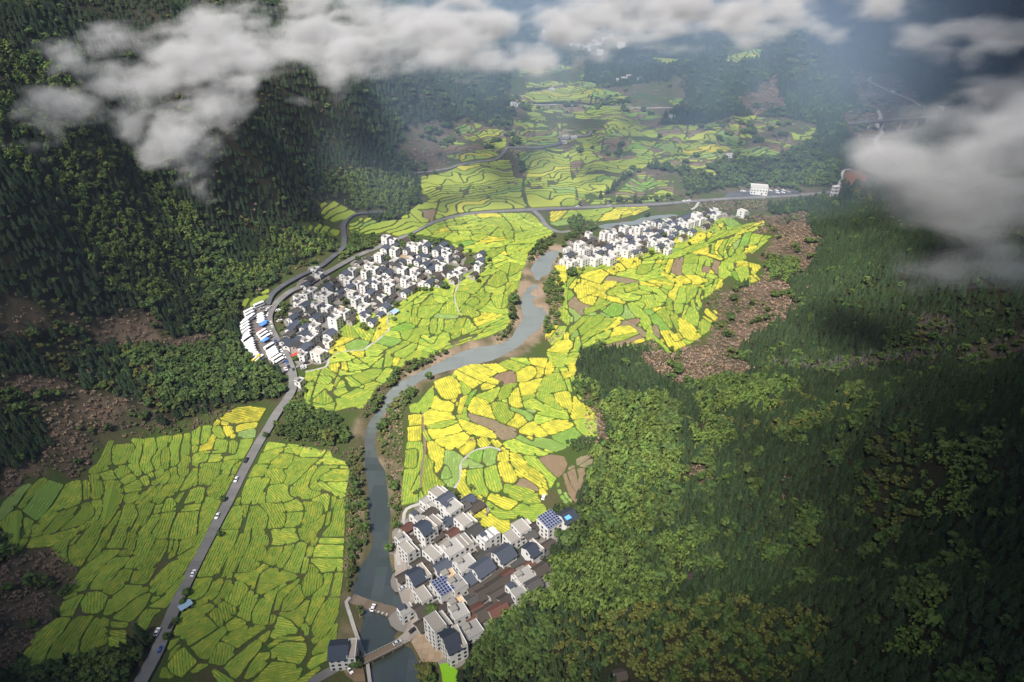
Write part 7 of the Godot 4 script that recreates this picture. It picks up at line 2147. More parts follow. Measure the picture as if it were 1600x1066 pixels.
func crop(p: PackedVector2Array, bloom: String, row: float, lift: float) -> Shape:   # one plot: a bed of stems with planted rows standing proud of it
	var s := Shape.new()
	var m := middle(p)
	var tone := rng.randf_range(0.85, 1.12)
	var bed := shade(LEAF.lerp(LIME, 0.3), 1.15 * tone)
	var ripe := rng.randf_range(0.0, 0.3)
	var lo := shade(LIME.lerp(LEAF, 0.2 - ripe * 0.4), 1.08 * tone)
	var hi := shade(LIME.lerp(YELLOW, 0.2 + ripe), 1.1 * tone)
	if bloom == "Y":
		bed = shade(LIME.lerp(YELLOW, 0.35), 0.9 * tone)
		lo = shade(YELLOW.lerp(LIME, rng.randf_range(0.25, 0.6)), 0.95 * tone)
		hi = shade(YELLOW, 1.06)
	elif bloom == "G":
		bed = Color(0.11, 0.20, 0.03).lerp(Color(0.16, 0.22, 0.07), rng.randf())
		lo = bed
		hi = shade(bed, 1.4)
	elif bloom == "B":
		bed = SOIL.lerp(Color(0.16, 0.14, 0.085), rng.randf())
		lo = shade(bed, 0.85)
		hi = shade(bed, 1.2)
		lift = 0.15
	if row <= 0.0:
		bed = lo.lerp(hi, rng.randf() * 0.5)
		if bloom == "Y": bed = shade(YELLOW.lerp(LIME, rng.randf_range(0.1, 0.6)), tone)
	var edge := PackedVector2Array()
	for i in p.size():
		var q := p[(i + 1) % p.size()]
		var k := maxi(1, int(p[i].distance_to(q) / 5.0))
		for e in k:
			edge.append(p[i].lerp(q, float(e) / k))
	var tris := Geometry2D.triangulate_polygon(edge)
	var top: Array[Vector3] = []
	for e in edge:
		top.append(Vector3(e.x, base_h(e.x, e.y) + lift, e.y))
	for i in tris.size() / 3:
		s.tri(top[tris[3 * i]], top[tris[3 * i + 1]], top[tris[3 * i + 2]], bed)
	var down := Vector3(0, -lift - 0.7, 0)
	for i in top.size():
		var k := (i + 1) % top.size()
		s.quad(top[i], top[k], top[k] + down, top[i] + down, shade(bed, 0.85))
	if row <= 0.0:
		return s
	var inner := Geometry2D.offset_polygon(p, -0.2)
	if inner.is_empty():
		return s
	var along := axis_of(p).rotated(rng.randf_range(-0.06, 0.06))
	var across := Vector2(-along.y, along.x)
	var a0 := 1e9; var a1 := -1e9; var b0 := 1e9; var b1 := -1e9
	for e in p:
		a0 = minf(a0, (e - m).dot(along)); a1 = maxf(a1, (e - m).dot(along))
		b0 = minf(b0, (e - m).dot(across)); b1 = maxf(b1, (e - m).dot(across))
	var full := bloom == "Y"
	var half := row * (0.47 if full else 0.36)
	var tall := 0.12 if bloom == "B" or bloom == "G" else 0.32 if full else 0.5
	var piece := row * 1.15
	var b := b0 + row * 0.55
	while b < b1 - row * 0.2:
		for seg in Geometry2D.intersect_polyline_with_polygon(PackedVector2Array([m + along * (a0 - 1.0) + across * b, m + along * (a1 + 1.0) + across * b]), inner[0]):
			var p0: Vector2 = seg[0]
			var p1: Vector2 = seg[seg.size() - 1]
			var long := p0.distance_to(p1)
			var n := int(long / piece)
			if n < 1:
				continue
			var was: Array[Vector3] = []
			var gap := false
			for i in n + 1:
				var q := p0.lerp(p1, float(i) / n)
				var f := fine.get_noise_2d(q.x * 4.0, q.y * 4.0)
				var hw := half * clampf(0.9 + f * 0.9 + rng.randf_range(-.3, .3), 0.25, 1.3)
				var y := base_h(q.x, q.y) + lift - 0.02
				var sw := across * hw
				var off := across * rng.randf_range(-.12, .12) * row
				var now: Array[Vector3] = [Vector3(q.x - sw.x, y, q.y - sw.y), Vector3(q.x + off.x, y + tall * rng.randf_range(0.65, 1.2), q.y + off.y), Vector3(q.x + sw.x, y, q.y + sw.y)]
				if i > 0 and not (gap and not full):
					var col := lo.lerp(hi, clampf(0.5 + f * 1.3 + rng.randf_range(-.4, .4), 0, 1))
					s.quad(was[0], now[0], now[1], was[1], col)
					s.quad(was[1], now[1], now[2], was[2], col)
				gap = rng.randf() < 0.12
				was = now
		b += row
	return s


func plot_group(called: String, pieces: Array, blooms: Dictionary, row: float, lift: float) -> void:
	var root := Node3D.new()
	root.name = numbered(called)
	root.set_meta("kind", "structure")
	add_child(root)
	var mat := painted("crop", 0.95)
	var sized := []
	for p in pieces:
		var m := middle(p)
		var k := seen_size(on(m))
		sized.append([area_of(p) * k * k, p])
	sized.sort_custom(func(a, b): return a[0] > b[0])
	var rest := Shape.new()
	for i in sized.size():
		var p: PackedVector2Array = sized[i][1]
		var bloom := "L"
		var m := middle(p)
		var near := 4.0 if row < 1.4 else 6.5
		for b in blooms:   # the flower noted inside the plot, else the one noted nearest to its middle
			for q in blooms[b]:
				var dd: float = q.distance_to(m)
				if dd < near * (1.0 if b != "B" else 0.7):
					near = dd
					bloom = b
		if not blooms.has("Y") and bloom == "L":   # far terraces: a scatter of blooming and green plots
			var t := rng.randf() + broad.get_noise_2d(middle(p).x * 2.0, middle(p).y * 2.0) * 0.6
			bloom = "Y" if t > 1.12 else "B" if t < 0.0 and area_of(p) < 500.0 else "G" if t < 0.12 else "L"
		if blooms.has("fallow"):
			var t := rng.randf() + broad.get_noise_2d(m.x * 3.0, m.y * 3.0) * 0.9
			bloom = "L" if t > 0.62 else "G" if t < 0.2 else "B"
		var s := crop(p, bloom, row, lift)
		if i < 295:
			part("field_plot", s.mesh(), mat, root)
		else:
			rest.v.append_array(s.v)
			rest.c.append_array(s.c)
	if rest.v.size():
		part("smaller_plots", rest.mesh(), mat, root).set_meta("kind", "stuff")


func contour_lines(ring: PackedVector2Array, height_of: Callable, every: float, step: float) -> Array:
	var r := box_of(ring).grow(step)
	var w := int(r.size.x / step) + 2
	var h := int(r.size.y / step) + 2
	var u := PackedFloat32Array()
	var lo := 1e9
	var hi := -1e9
	for j in h:
		for i in w:
			var q: float = height_of.call(r.position.x + i * step, r.position.y + j * step)
			u.append(q)
			lo = minf(lo, q)
			hi = maxf(hi, q)
	var lines := []
	var level := ceilf(lo / every) * every
	while level < hi:
		var ends := {}
		var at := {}
		for j in h - 1:
			for i in w - 1:
				var v: Array[float] = [u[j * w + i], u[j * w + i + 1], u[(j + 1) * w + i + 1], u[(j + 1) * w + i]]
				var c: Array[Vector2i] = [Vector2i(i, j), Vector2i(i + 1, j), Vector2i(i + 1, j + 1), Vector2i(i, j + 1)]
				var hits := []
				for e in 4:
					var a := v[e]; var b := v[(e + 1) % 4]
					if (a < level) != (b < level):
						var key := [c[e], c[(e + 1) % 4]]
						if c[e] > c[(e + 1) % 4]:
							key = [c[(e + 1) % 4], c[e]]
						at[key] = r.position + (Vector2(c[e]).lerp(Vector2(c[(e + 1) % 4]), (level - a) / (b - a))) * step
						hits.append(key)
				for k in range(0, hits.size() - 1, 2):
					for pair in [[hits[k], hits[k + 1]], [hits[k + 1], hits[k]]]:
						if not ends.has(pair[0]):
							ends[pair[0]] = []
						ends[pair[0]].append(pair[1])
		var used := {}
		var starts := ends.keys().filter(func(k): return ends[k].size() == 1)
		for s in starts:
			if used.has(s):
				continue
			var line := PackedVector2Array([at[s]])
			used[s] = true
			var cur = s
			while true:
				var nxt = null
				for k in ends[cur]:
					if not used.has(k):
						nxt = k
				if nxt == null:
					break
				used[nxt] = true
				line.append(at[nxt])
				cur = nxt
			if line.size() > 2:
				lines.append(line)
		level += every
	return lines


func terrace_u(x: float, z: float) -> float:
	return base_h(x, z) + broad.get_noise_2d(x * 2.4 + 90.0, z * 2.4) * 3.0


func build_fields() -> void:
	for g in [["roadside_fields", PLOTS_LEFT, BLOOM_LEFT, 1.3, 0.45, 0.9, 700.0], ["riverside_fields", PLOTS_ROAD, BLOOM_ROAD, 1.3, 0.45, 0.9, 700.0], ["village_edge_fields", PLOTS_MID, BLOOM_MID, 1.6, 0.5, 0.95, 620.0], ["village_fields", PLOTS_VILLAGE, BLOOM_VILLAGE, 2.2, 0.45, 1.1, 520.0], ["waterside_fields", PLOTS_NORTH, BLOOM_NORTH, 3.6, 0.7, 1.4, 900.0], ["stepped_fields", PLOTS_EAST, BLOOM_EAST, 2.2, 0.5, 1.15, 360.0], ["hillfoot_fields", PLOTS_SLOPE, BLOOM_SLOPE, 1.6, 0.4, 1.0, 500.0]]:
		var src: Array = g[1]
		var whole := plan(src[0])
		if Geometry2D.is_polygon_clockwise(whole):
			whole.reverse()
		var lines := []
		for i in range(1, src.size()):
			lines.append([plan(src[i]), (0.36 + 0.30 * clampf((i * 37 % 11) / 10.0, 0, 1)) * g[5]])
		var pieces := plots_in(whole, lines, 0.4 if g[5] < 1.1 else 0.5)
		var done := []
		for whole_plot in pieces:
			for p in split(whole_plot, g[6]):
				done.append_array(rounded(p, -0.22, 0.6))
		var blooms := {}
		for b in g[2]:
			blooms[b.substr(0, 1)] = plan(b.substr(2))
		if not blooms.has("Y"):
			blooms["Y"] = PackedVector2Array()
		plot_group(g[0], done, blooms, g[3], g[4])
	var pieces := []
	for t in TERRACES:
		var ring := plan(t)
		if Geometry2D.is_polygon_clockwise(ring):
			ring.reverse()
		var m := middle(ring)
		var slope := absf(base_h(m.x, m.y - 12.0) - base_h(m.x, m.y + 12.0)) / 24.0 + absf(base_h(m.x - 12.0, m.y) - base_h(m.x + 12.0, m.y)) / 24.0
		var wide := 6.0 if m.y > -900.0 else 9.0
		var lines := []
		for line in contour_lines(ring, terrace_u, maxf(0.35, slope * wide), 5.0):
			lines.append([thin(line, 4.0), 0.95 if m.y > -900.0 else 1.3])
		var mine := plots_in(ring, lines, 0.8)
		var cutmore := []
		for p in mine:   # banks across the long strips
			var ax := axis_of(p)
			var c := middle(p)
			var a0 := 1e9; var a1 := -1e9
			for e in p:
				a0 = minf(a0, (e - c).dot(ax)); a1 = maxf(a1, (e - c).dot(ax))
			var strips := [p]
			var a := a0 + rng.randf_range(25.0, 70.0)
			while a < a1 - 14.0:
				var o := c + ax * a
				var side := Vector2(-ax.y, ax.x).rotated(rng.randf_range(-.5, .5)) * 60.0
				for k in Geometry2D.offset_polyline(PackedVector2Array([o - side, o + side]), 0.8):
					var got := cut(strips, k)
					if got.size():
						strips = got
				a += rng.randf_range(25.0, 80.0)
			cutmore.append_array(strips)
		for p in cutmore:
			for q in split(p, 1100.0):
				pieces.append_array(rounded(q, -0.1, 0.9))
	plot_group("terraced_fields", pieces.filter(func(p): return p.size() > 2), {}, 0.0, 0.8)
	var fallow := []
	for t in FALLOW:
		var ring := plan(t)
		var m := middle(ring)
		var lines := []
		for line in contour_lines(ring, terrace_u, 0.95 if m.y > -1100.0 else 1.1, 6.0):
			lines.append([thin(line, 5.0), 1.0 if m.y > -1000.0 else 1.5])
		var r := box_of(ring)
		for i in int(r.size.x * r.size.y / 1100.0):
			var o := r.position + Vector2(rng.randf() * r.size.x, rng.randf() * r.size.y)
			var d := Vector2.from_angle(PI / 2 + rng.randf_range(-.6, .6)) * rng.randf_range(8.0, 22.0)
			lines.append([PackedVector2Array([o - d, o + d]), 1.0])
		for p in plots_in(ring, lines, 1.0, true):
			for q in split(p, 1200.0):
				fallow.append_array(rounded(q, 0.0, 1.0))
	plot_group("fallow_terraces", fallow.filter(func(p): return p.size() > 2), {"fallow": PackedVector2Array()}, 0.0, 0.5)


# ---------------------------------------------------------------- buildings

const ROOF_TONE := {"F": Color(0.31, 0.30, 0.285), "T": Color(0.29, 0.27, 0.245), "G": Color(0.085, 0.098, 0.13), "H": Color(0.05, 0.06, 0.085), "O": Color(0.085, 0.072, 0.062), "R": Color(0.15, 0.075, 0.058), "D": Color(0.085, 0.083, 0.08), "W": Color(0.30, 0.29, 0.28), "P": Color(0.55, 0.39, 0.25), "S": Color(0.30, 0.29, 0.28), "B": Color(0.06, 0.07, 0.09), "L": Color(0.35, 0.5, 0.68)}
const ROOF_WORDS := {"F": "flat grey terrace", "T": "stepped roof terraces", "G": "blue-grey gabled roof", "H": "dark navy gabled roof", "O": "weathered brown tile roof", "R": "rusty brown tile roof", "D": "dark grey low roof", "W": "white sheeted terrace", "P": "peach-coloured terrace", "S": "rooftop solar panels", "B": "dark roof and blue tank", "L": "light blue metal roof"}
const STOREYS := ["", "single-storey", "two-storey", "three-storey", "four-storey", "five-storey"]


func shape_of(key: String, make: Callable) -> ArrayMesh:
	if not cached.has(key):
		var s := Shape.new()
		make.call(s)
		cached[key] = s.mesh()
	return cached[key]


func gable(s: Shape, a: float, b: float, y: float, rise: float, col: Color) -> void:   # ridge along x, eaves overhang
	var e := 0.55
	var x := a / 2 + e
	var z := b / 2 + e
	var low := y - rise * e / (b / 2)
	var t := Vector3(0, 0.2, 0)
	var l := [Vector3(-x, low, -z), Vector3(x, low, -z), Vector3(x, y + rise, 0), Vector3(-x, y + rise, 0), Vector3(-x, low, z), Vector3(x, low, z)]
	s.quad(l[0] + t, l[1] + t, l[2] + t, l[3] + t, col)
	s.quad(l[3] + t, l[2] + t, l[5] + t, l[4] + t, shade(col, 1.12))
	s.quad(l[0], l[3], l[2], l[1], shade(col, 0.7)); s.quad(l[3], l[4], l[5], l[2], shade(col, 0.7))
	s.quad(l[0], l[1], l[1] + t, l[0] + t, col); s.quad(l[4], l[4] + t, l[5] + t, l[5], col)
	for k in [[0, 3], [3, 4], [1, 2], [2, 5]]:
		s.quad(l[k[0]], l[k[1]], l[k[1]] + t, l[k[0]] + t, col)


func parapet(s: Shape, a: float, b: float, y: float, floor_: Color, wall: Color, tall := 0.9) -> void:
	s.box(Vector3(0, y + 0.06, 0), Vector3(a - 0.5, 0.12, b - 0.5), floor_)
	s.box(Vector3(0, y + tall / 2, b / 2 - 0.12), Vector3(a, tall, 0.24), wall)
	s.box(Vector3(0, y + tall / 2, -b / 2 + 0.12), Vector3(a, tall, 0.24), wall)
	s.box(Vector3(a / 2 - 0.12, y + tall / 2, 0), Vector3(0.24, tall, b - 0.48), wall)
	s.box(Vector3(-a / 2 + 0.12, y + tall / 2, 0), Vector3(0.24, tall, b - 0.48), wall)
	s.box(Vector3(0, y + tall + 0.04, b / 2 - 0.12), Vector3(a + 0.1, 0.08, 0.34), shade(floor_, 0.8))
	s.box(Vector3(0, y + tall + 0.04, -b / 2 + 0.12), Vector3(a + 0.1, 0.08, 0.34), shade(floor_, 0.8))


func windows_on(root: Node3D, a: float, b: float, y0: float, storeys: int, detail: int, old: bool) -> void:
	var wm := shape_of("window", func(s): s.box(Vector3(0, 0, 0), Vector3(1.35, 1.5, 0.10), Color(0.028, 0.033, 0.04)))
	var to_eye := (Vector3(0, 300, 0) - root.position)
	to_eye.y = 0
	to_eye = to_eye.normalized()
	var glass := painted("window_glass", 0.25)
	for side in 4:
		var turn := side * PI / 2
		var n := Vector3(0, 0, 1).rotated(Vector3.UP, turn)
		var facing := n.rotated(Vector3.UP, root.rotation.y).dot(to_eye)
		if detail < 2 and facing < 0.05:
			continue
		var wide := a if side % 2 == 0 else b
		var deep := b if side % 2 == 0 else a
		var cols := maxi(1, int(wide / 2.9))
		if facing < 0.0 or (side % 2 == 1 and detail < 2):
			cols = 1 + int(wide > 9.0)
		if detail == 0:
			cols = 2
		for k in storeys:
			for c in cols:
				if rng.randf() < (0.5 if old else 0.12):
					continue
				var x := (float(c) + 0.5) / cols * wide - wide / 2
				part("window", wm, glass, root, Vector3(x, y0 + k * 2.9 + 1.75, 0).rotated(Vector3.UP, turn) + n * (deep / 2 + 0.02), turn)
	var f := 0.0
	var best := 0
	for side in [0, 2]:
		var g := Vector3(0, 0, 1).rotated(Vector3.UP, side * PI / 2 + root.rotation.y).dot(to_eye)
		if g > f:
			f = g; best = side
	if detail > 0:
		var dm := shape_of("door", func(s): s.box(Vector3(0, 0, 0), Vector3(1.5, 2.3, 0.12), Color(0.10, 0.06, 0.035)))
		part("door", dm, painted("timber", 0.7), root, Vector3(a * 0.17, y0 + 1.15, 0).rotated(Vector3.UP, best * PI / 2) + Vector3(0, 0, b / 2 + 0.03).rotated(Vector3.UP, best * PI / 2), best * PI / 2)


func house(line: String, detail: int, label: String, group: String) -> Node3D:
	var t := line.split(" ")
	var at := Vector2(t[0].to_float() * 0.1, t[1].to_float() * 0.1)
	var a := t[2].to_float()
	var b := t[3].to_float()
	var st := t[4].to_int()
	var roof := t[5]
	var low := roof in ["O", "D", "R", "L"]
	var y := minf(hgt(at.x - 3, at.y), minf(hgt(at.x + 3, at.y + 3), hgt(at.x, at.y - 3)))
	var root := thing("house" if not roof == "L" else "shed", label, "house" if not roof == "L" else "shed", Vector3(at.x, y, at.y), t[6].to_float() + rng.randf_range(-.07, .07), group)
	if detail < 2:
		root.scale = Vector3(1.0, 0.88, 1.0)
	var high := st * 2.9 + (0.0 if st > 1 else 0.4)
	var tone: int = rng.randi() % 3
	var wall := Color(0.80, 0.79, 0.77) if not low else Color(0.58, 0.56, 0.53) if tone else Color(0.40, 0.37, 0.33)
	wall = shade(wall, [1.0, 0.93, 0.97][tone])
	var plaster := painted("plaster", 0.9, 7.0, 0.80)
	var tiles := painted("roof_tiles", 0.8, 2.2, 0.6)
	var c: Color = ROOF_TONE[roof]
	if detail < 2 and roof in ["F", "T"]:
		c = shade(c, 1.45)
	c = shade(c, [1.0, 0.86, 1.12][rng.randi() % 3])
	var key := "%s %.0f %.0f %d %d %.3f" % [roof, a, b, st, tone, c.r]
	if roof in ["G", "H", "O", "R", "D", "L", "B"]:
		var rise := b * (0.2 if roof in ["D", "L"] else 0.27)
		var ga := a * 0.68 if roof == "H" and st > 2 else a
		part("walls", shape_of("w" + key, func(s):
			s.box(Vector3(0, high / 2 - 0.75, 0), Vector3(a, high + 1.5, b), wall)
			for x in [(ga - a) / 2 - ga / 2 + 0.01, (ga - a) / 2 + ga / 2 - 0.01]:
				s.tri(Vector3(x, high, -b / 2), Vector3(x, high, b / 2), Vector3(x, high + rise, 0), wall)), plaster, root)
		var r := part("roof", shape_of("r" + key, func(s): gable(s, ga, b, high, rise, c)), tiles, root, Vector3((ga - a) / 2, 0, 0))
		part("ridge", shape_of("k" + key, func(s): s.box(Vector3(0, high + rise + 0.26, 0), Vector3(ga + 1.1, 0.2, 0.4), shade(c, 1.5))), tiles, r)
		if ga < a:
			var w2 := a - ga
			part("terrace", shape_of("t" + key, func(s): parapet(s, w2, b, high, Color(0.34, 0.30, 0.26), wall)), plaster, root, Vector3(a / 2 - w2 / 2 + 0.01, 0, 0))
		if roof == "B":
			part("water_tank", shape_of("tank", func(s): s.box(Vector3.ZERO, Vector3(3.2, 0.5, 3.6), Color(0.12, 0.36, 0.75))), painted("blue_sheet", 0.5), root, Vector3(-a * 0.2, high + rise * 0.75, b * 0.2))
	else:
		var upper := st > 1 and roof == "T"
		var body := high - (2.9 if upper else 0.0)
		part("walls", shape_of("w" + key, func(s):
			s.box(Vector3(0, body / 2 - 0.75, 0), Vector3(a, body + 1.5, b), wall)
			if upper:
				s.box(Vector3(-a * 0.17, body + 1.55, 0), Vector3(a * 0.66, 2.9, b), wall)), plaster, root)
		if upper:
			part("roof", shape_of("u" + key, func(s): parapet(s, a * 0.66, b, high, c, wall, 0.7)), plaster, root, Vector3(-a * 0.17, 0, 0))
			part("terrace", shape_of("t" + key, func(s): parapet(s, a * 0.34, b, body, shade(c, 1.1), wall, 1.0)), plaster, root, Vector3(a * 0.33, 0, 0))
		else:
			part("roof", shape_of("u" + key, func(s): parapet(s, a, b, high, c, wall, 0.85)), plaster, root)
			if st > 1 and roof != "S":
				var h := part("stair_house", shape_of("stair%d" % tone, func(s): s.box(Vector3(0, 1.2, 0), Vector3(3.0, 2.4, 2.8), wall)), plaster, root, Vector3(-a * 0.25, high + 0.12, -b * 0.2))
				part("stair_roof", shape_of("stair_roof" + str(rng.randi() % 2), func(s): s.box(Vector3(0, 2.5, 0), Vector3(3.5, 0.2, 3.3), [Color(0.09, 0.1, 0.13), Color(0.35, 0.33, 0.3)][rng.randi() % 2])), tiles, h)
		if roof == "S":
			var pm := shape_of("panel", func(s):
				s.box(Vector3.ZERO, Vector3(1.46, 0.05, 1.5), Color(0.55, 0.57, 0.6))
				s.box(Vector3(0, 0.035, 0), Vector3(1.34, 0.03, 1.38), Color(0.022, 0.032, 0.10)))
			for i in int(a / 1.6):
				for j in int(b / 1.65):
					var pnl := part("solar_panel", pm, painted("solar_glass", 0.2), root, Vector3(-a / 2 + 1.0 + i * 1.6, high + 1.5 + (j + 0.5) * 0.16, b / 2 - 0.8 - j * 1.65))
					pnl.rotation.x = atan2(0.16, 1.65)
			part("panel_frame", shape_of("pf" + key, func(s):
				for x in [-a / 2 + 0.8, 0.0, a / 2 - 0.8]:
					for z in [-b / 2 + 0.9, b / 2 - 0.9]:
						s.box(Vector3(x, high + 0.85, z), Vector3(0.15, 1.5, 0.15), Color(0.5, 0.5, 0.5))), painted("steel", 0.5), root)
		elif roof == "W":
			for i in 3:
				part("sheet", shape_of("sheet%.0f" % b, func(s): s.box(Vector3.ZERO, Vector3(a * 0.16, 0.12, b * 0.8), Color(0.75, 0.78, 0.8))), painted("white_sheet", 0.4), root, Vector3(-a * 0.3 + i * a * 0.3, high + 1.3, 0))
	windows_on(root, a, b, 0.0, st, detail, low)
	var ax := Vector2(cos(t[6].to_float()), -sin(t[6].to_float()))
	var ay := Vector2(-ax.y, ax.x)
	fill_cover(PackedVector2Array([at + ax * (a / 2 + 2) + ay * (b / 2 + 2), at - ax * (a / 2 + 2) + ay * (b / 2 + 2), at - ax * (a / 2 + 2) - ay * (b / 2 + 2), at + ax * (a / 2 + 2) - ay * (b / 2 + 2)]), CLEAR)
	return root


func village(lines: Array, detail: int, group: String, from_what: String, row_word: String, band: float, flip := false) -> void:
	var sorted := []
	for l in lines:
		var t: PackedStringArray = l.split(" ")
		sorted.append([t[0].to_float() * 0.1, t[1].to_float() * 0.1, l, t])
	sorted.sort_custom(func(p, q): return p[1] > q[1])
	var rows := []
	for s in sorted:
		if rows.is_empty() or rows[-1][0][1] - s[1] > band:
			rows.append([])
		rows[-1].append(s)
	for r in rows.size():
		rows[r].sort_custom(func(p, q): return p[0] < q[0] if not flip else p[0] > q[0])
		for i in rows[r].size():
			var t: PackedStringArray = rows[r][i][3]
			house(rows[r][i][2], detail, "%s house, %s, %s from the %s, %s row %s" % [STOREYS[t[4].to_int()], ROOF_WORDS[t[5]], nth(i), from_what, nth(r), row_word], group)


func build_villages() -> void:
	village(HOUSES_NEAR, 2, "houses of the near riverside village", "river", "above the square", 11.0)
	village(HOUSES_LEFT, 1, "houses of the village along the main road", "road", "behind the fields", 13.0)
	village(HOUSES_RIGHT, 1, "houses of the village by the pond", "river", "behind its fields", 13.0)
	village(HOUSES_FAR, 0, "far houses on the misty hillside", "left", "upslope", 22.0)
	house(HOUSES_FARM[0], 2, "lone three-storey white house with navy roof left of the footbridge", "")
	var words := ["blue-roofed roadside hut beside the straight road through the fields", "small tin-roofed hut among the trees on the right slope", "little pale hut in a clearing of the bamboo wood", "-"]
	for i in SHEDS.size():
		house(SHEDS[i], 0, words[i], "")
	# ground under the villages: beaten earth and concrete lanes
	for g in [HOUSES_NEAR, HOUSES_LEFT, HOUSES_RIGHT]:
		var pts := PackedVector2Array()
		for l in g:
			var t: PackedStringArray = l.split(" ")
			pts.append(Vector2(t[0].to_float(), t[1].to_float()) * 0.1)
		var s := Shape.new()
		var n := 0
		for p in pts:   # a yard round each house, a few millimetres apart in height
			var k := 12
			var c := on(p, 0.10 + 0.004 * (n % 20))
			var tone := Color(0.15, 0.135, 0.12).lerp(Color(0.24, 0.22, 0.2), rng.randf())
			var ring: Array[Vector3] = []
			for i in k:
				var q := p + Vector2.from_angle(TAU * i / k) * rng.randf_range(7.0, 9.5)
				ring.append(Vector3(q.x, base_h(q.x, q.y) + 0.10 + 0.004 * (n % 20), q.y))
			for i in k:
				s.tri(c, ring[i], ring[(i + 1) % k], tone)
			n += 1
		put("village_lane", s.mesh(), painted("paved", 0.9, 5.0, 0.8), "structure")


func build_works() -> void:
	var stone := painted("stone", 0.9, 4.0, 0.7)
	# footbridge over the river
	var p := plan(BRIDGE[0])
	var mid := (p[0] + p[1]) * 0.5
	var long := p[0].distance_to(p[1]) + 4.0
	var deck := 2.6
	var b := thing("bridge", "narrow concrete bridge over the dark river below the square", "bridge", Vector3(mid.x, deck, mid.y), atan2(-(p[1].y - p[0].y), p[1].x - p[0].x))
	part("deck", shape_of("bridge_deck", func(s): s.box(Vector3(0, -0.3, 0), Vector3(long, 0.6, 3.8), Color(0.2, 0.15, 0.11))), stone, b)
	for k in [-1, 1]:
		part("railing", shape_of("railing", func(s):
			s.box(Vector3(0, 0.95, 0), Vector3(long, 0.18, 0.2), Color(0.42, 0.4, 0.38))
			for i in 14:
				s.box(Vector3(-long / 2 + (i + 0.5) * long / 14, 0.45, 0), Vector3(0.2, 0.9, 0.2), Color(0.4, 0.38, 0.35))), stone, b, Vector3(0, 0, k * 1.75))
	for x in [-long * 0.25, 0.0, long * 0.25]:
		part("pier", shape_of("bridge_pier", func(s): s.box(Vector3(0, -2.6, 0), Vector3(1.0, 4.0, 3.4), Color(0.25, 0.23, 0.21))), stone, b, Vector3(x, 0, 0))
	# weir of rough stone with stepping blocks
	var w := smooth_line(plan(WEIR[0]), 3.0)
	var ws := Shape.new()
	ribbon_wall(w, 2.6, 1.2, Color(0.20, 0.16, 0.12), ws)
	var weir := put("weir", ws.mesh(), stone)
	tag(weir, "low stone weir across the river above the bridge", "weir")
	var bm := shape_of("weir_block", func(s): s.box(Vector3.ZERO, Vector3(1.1, 0.8, 0.7), Color(0.6, 0.6, 0.58)))
	for i in 8:
		var q := w[int((i + 4.0) / 13.0 * w.size())]
		part("block", bm, stone, weir, Vector3(q.x + 0.5, base_h(q.x, q.y) - 0.3, q.y + 2.9), 0.3 * i)
	# white retaining wall round the top corner of the village
	var ls := Shape.new()
	ribbon_wall(smooth_line(plan(WALLS[0]), 3.0), 0.35, 1.6, Color(0.62, 0.6, 0.57), ls)
	tag(put("retaining_wall", ls.mesh(), stone), "pale retaining wall curving along the riverside edge of the village", "wall")
	# viaduct in the gorge
	var v := flat(VIADUCT[0])
	var va := Vector2(v[0], v[1])
	var vb := Vector2(v[2], v[3])
	var vy := 0.5 * (hgt(va.x, va.y) + hgt(vb.x, vb.y)) + 2.0
	var low := 1e9
	var pc := flat(VIADUCT[1])
	for i in pc.size() / 2:
		low = minf(low, hgt(pc[2 * i], pc[2 * i + 1]))
	vy = clampf(vy, low + 15.0, low + 24.0)
	var vm := (va + vb) * 0.5
	var dir := (vb - va).normalized()
	var vl := va.distance_to(vb) + 30.0
	var via := thing("viaduct", "grey road viaduct on tall piers across the far gorge", "viaduct", Vector3(vm.x, vy, vm.y), atan2(-dir.y, dir.x))
	part("deck", shape_of("via_deck", func(s):
		s.box(Vector3(0, -1.2, 0), Vector3(vl, 2.4, 7.0), Color(0.16, 0.15, 0.15))
		s.box(Vector3(0, 0.4, 3.4), Vector3(vl, 0.9, 0.25), Color(0.3, 0.3, 0.3))
		s.box(Vector3(0, 0.4, -3.4), Vector3(vl, 0.9, 0.25), Color(0.3, 0.3, 0.3))), stone, via)
	for i in pc.size() / 2:
		var x := (Vector2(pc[2 * i], pc[2 * i + 1]) - vm).dot(dir)
		var pr := part("pier", shape_of("via_pier", func(s): s.box(Vector3(0, -16, 0), Vector3(3.2, 28, 4.4), Color(0.5, 0.48, 0.47))), stone, via, Vector3(x, -0.5, 0))
		part("pier_cap", shape_of("via_cap", func(s): s.box(Vector3(0, -2.4, 0), Vector3(4.0, 1.4, 6.2), Color(0.45, 0.44, 0.43))), stone, pr)
	# service building and the tower by the main road
	var sv := plan(SERVICE[0])
	var white := painted("plaster", 0.9, 7.0, 0.80)
	var sb := thing("service_building", "long white building in the car yard beside the main road", "building", on(sv[0], -5.0), -0.25)
	sb.position.y = hgt(sv[0].x, sv[0].y)
	part("walls", shape_of("service", func(s): s.box(Vector3(0, 3.5, 0), Vector3(19, 9, 12), Color(0.8, 0.79, 0.77))), white, sb)
	part("roof", shape_of("service_roof", func(s): parapet(s, 19.4, 12.4, 8.0, Color(0.5, 0.48, 0.46), Color(0.8, 0.79, 0.77), 1.0)), white, sb)
	windows_on(sb, 19.0, 12.0, 0.4, 2, 1, false)
	var tw := thing("gate_tower", "white open-framed tower standing at the bend of the main road", "tower", Vector3(sv[1].x, hgt(sv[1].x, sv[1].y), sv[1].y), 0.3)
	for x in [-3.0, 3.0]:
		for z in [-1.6, 1.6]:
			part("column", shape_of("tower_column", func(s): s.box(Vector3(0, 6, 0), Vector3(1.3, 13, 1.0), Color(0.78, 0.77, 0.75))), white, tw, Vector3(x, 0, z))
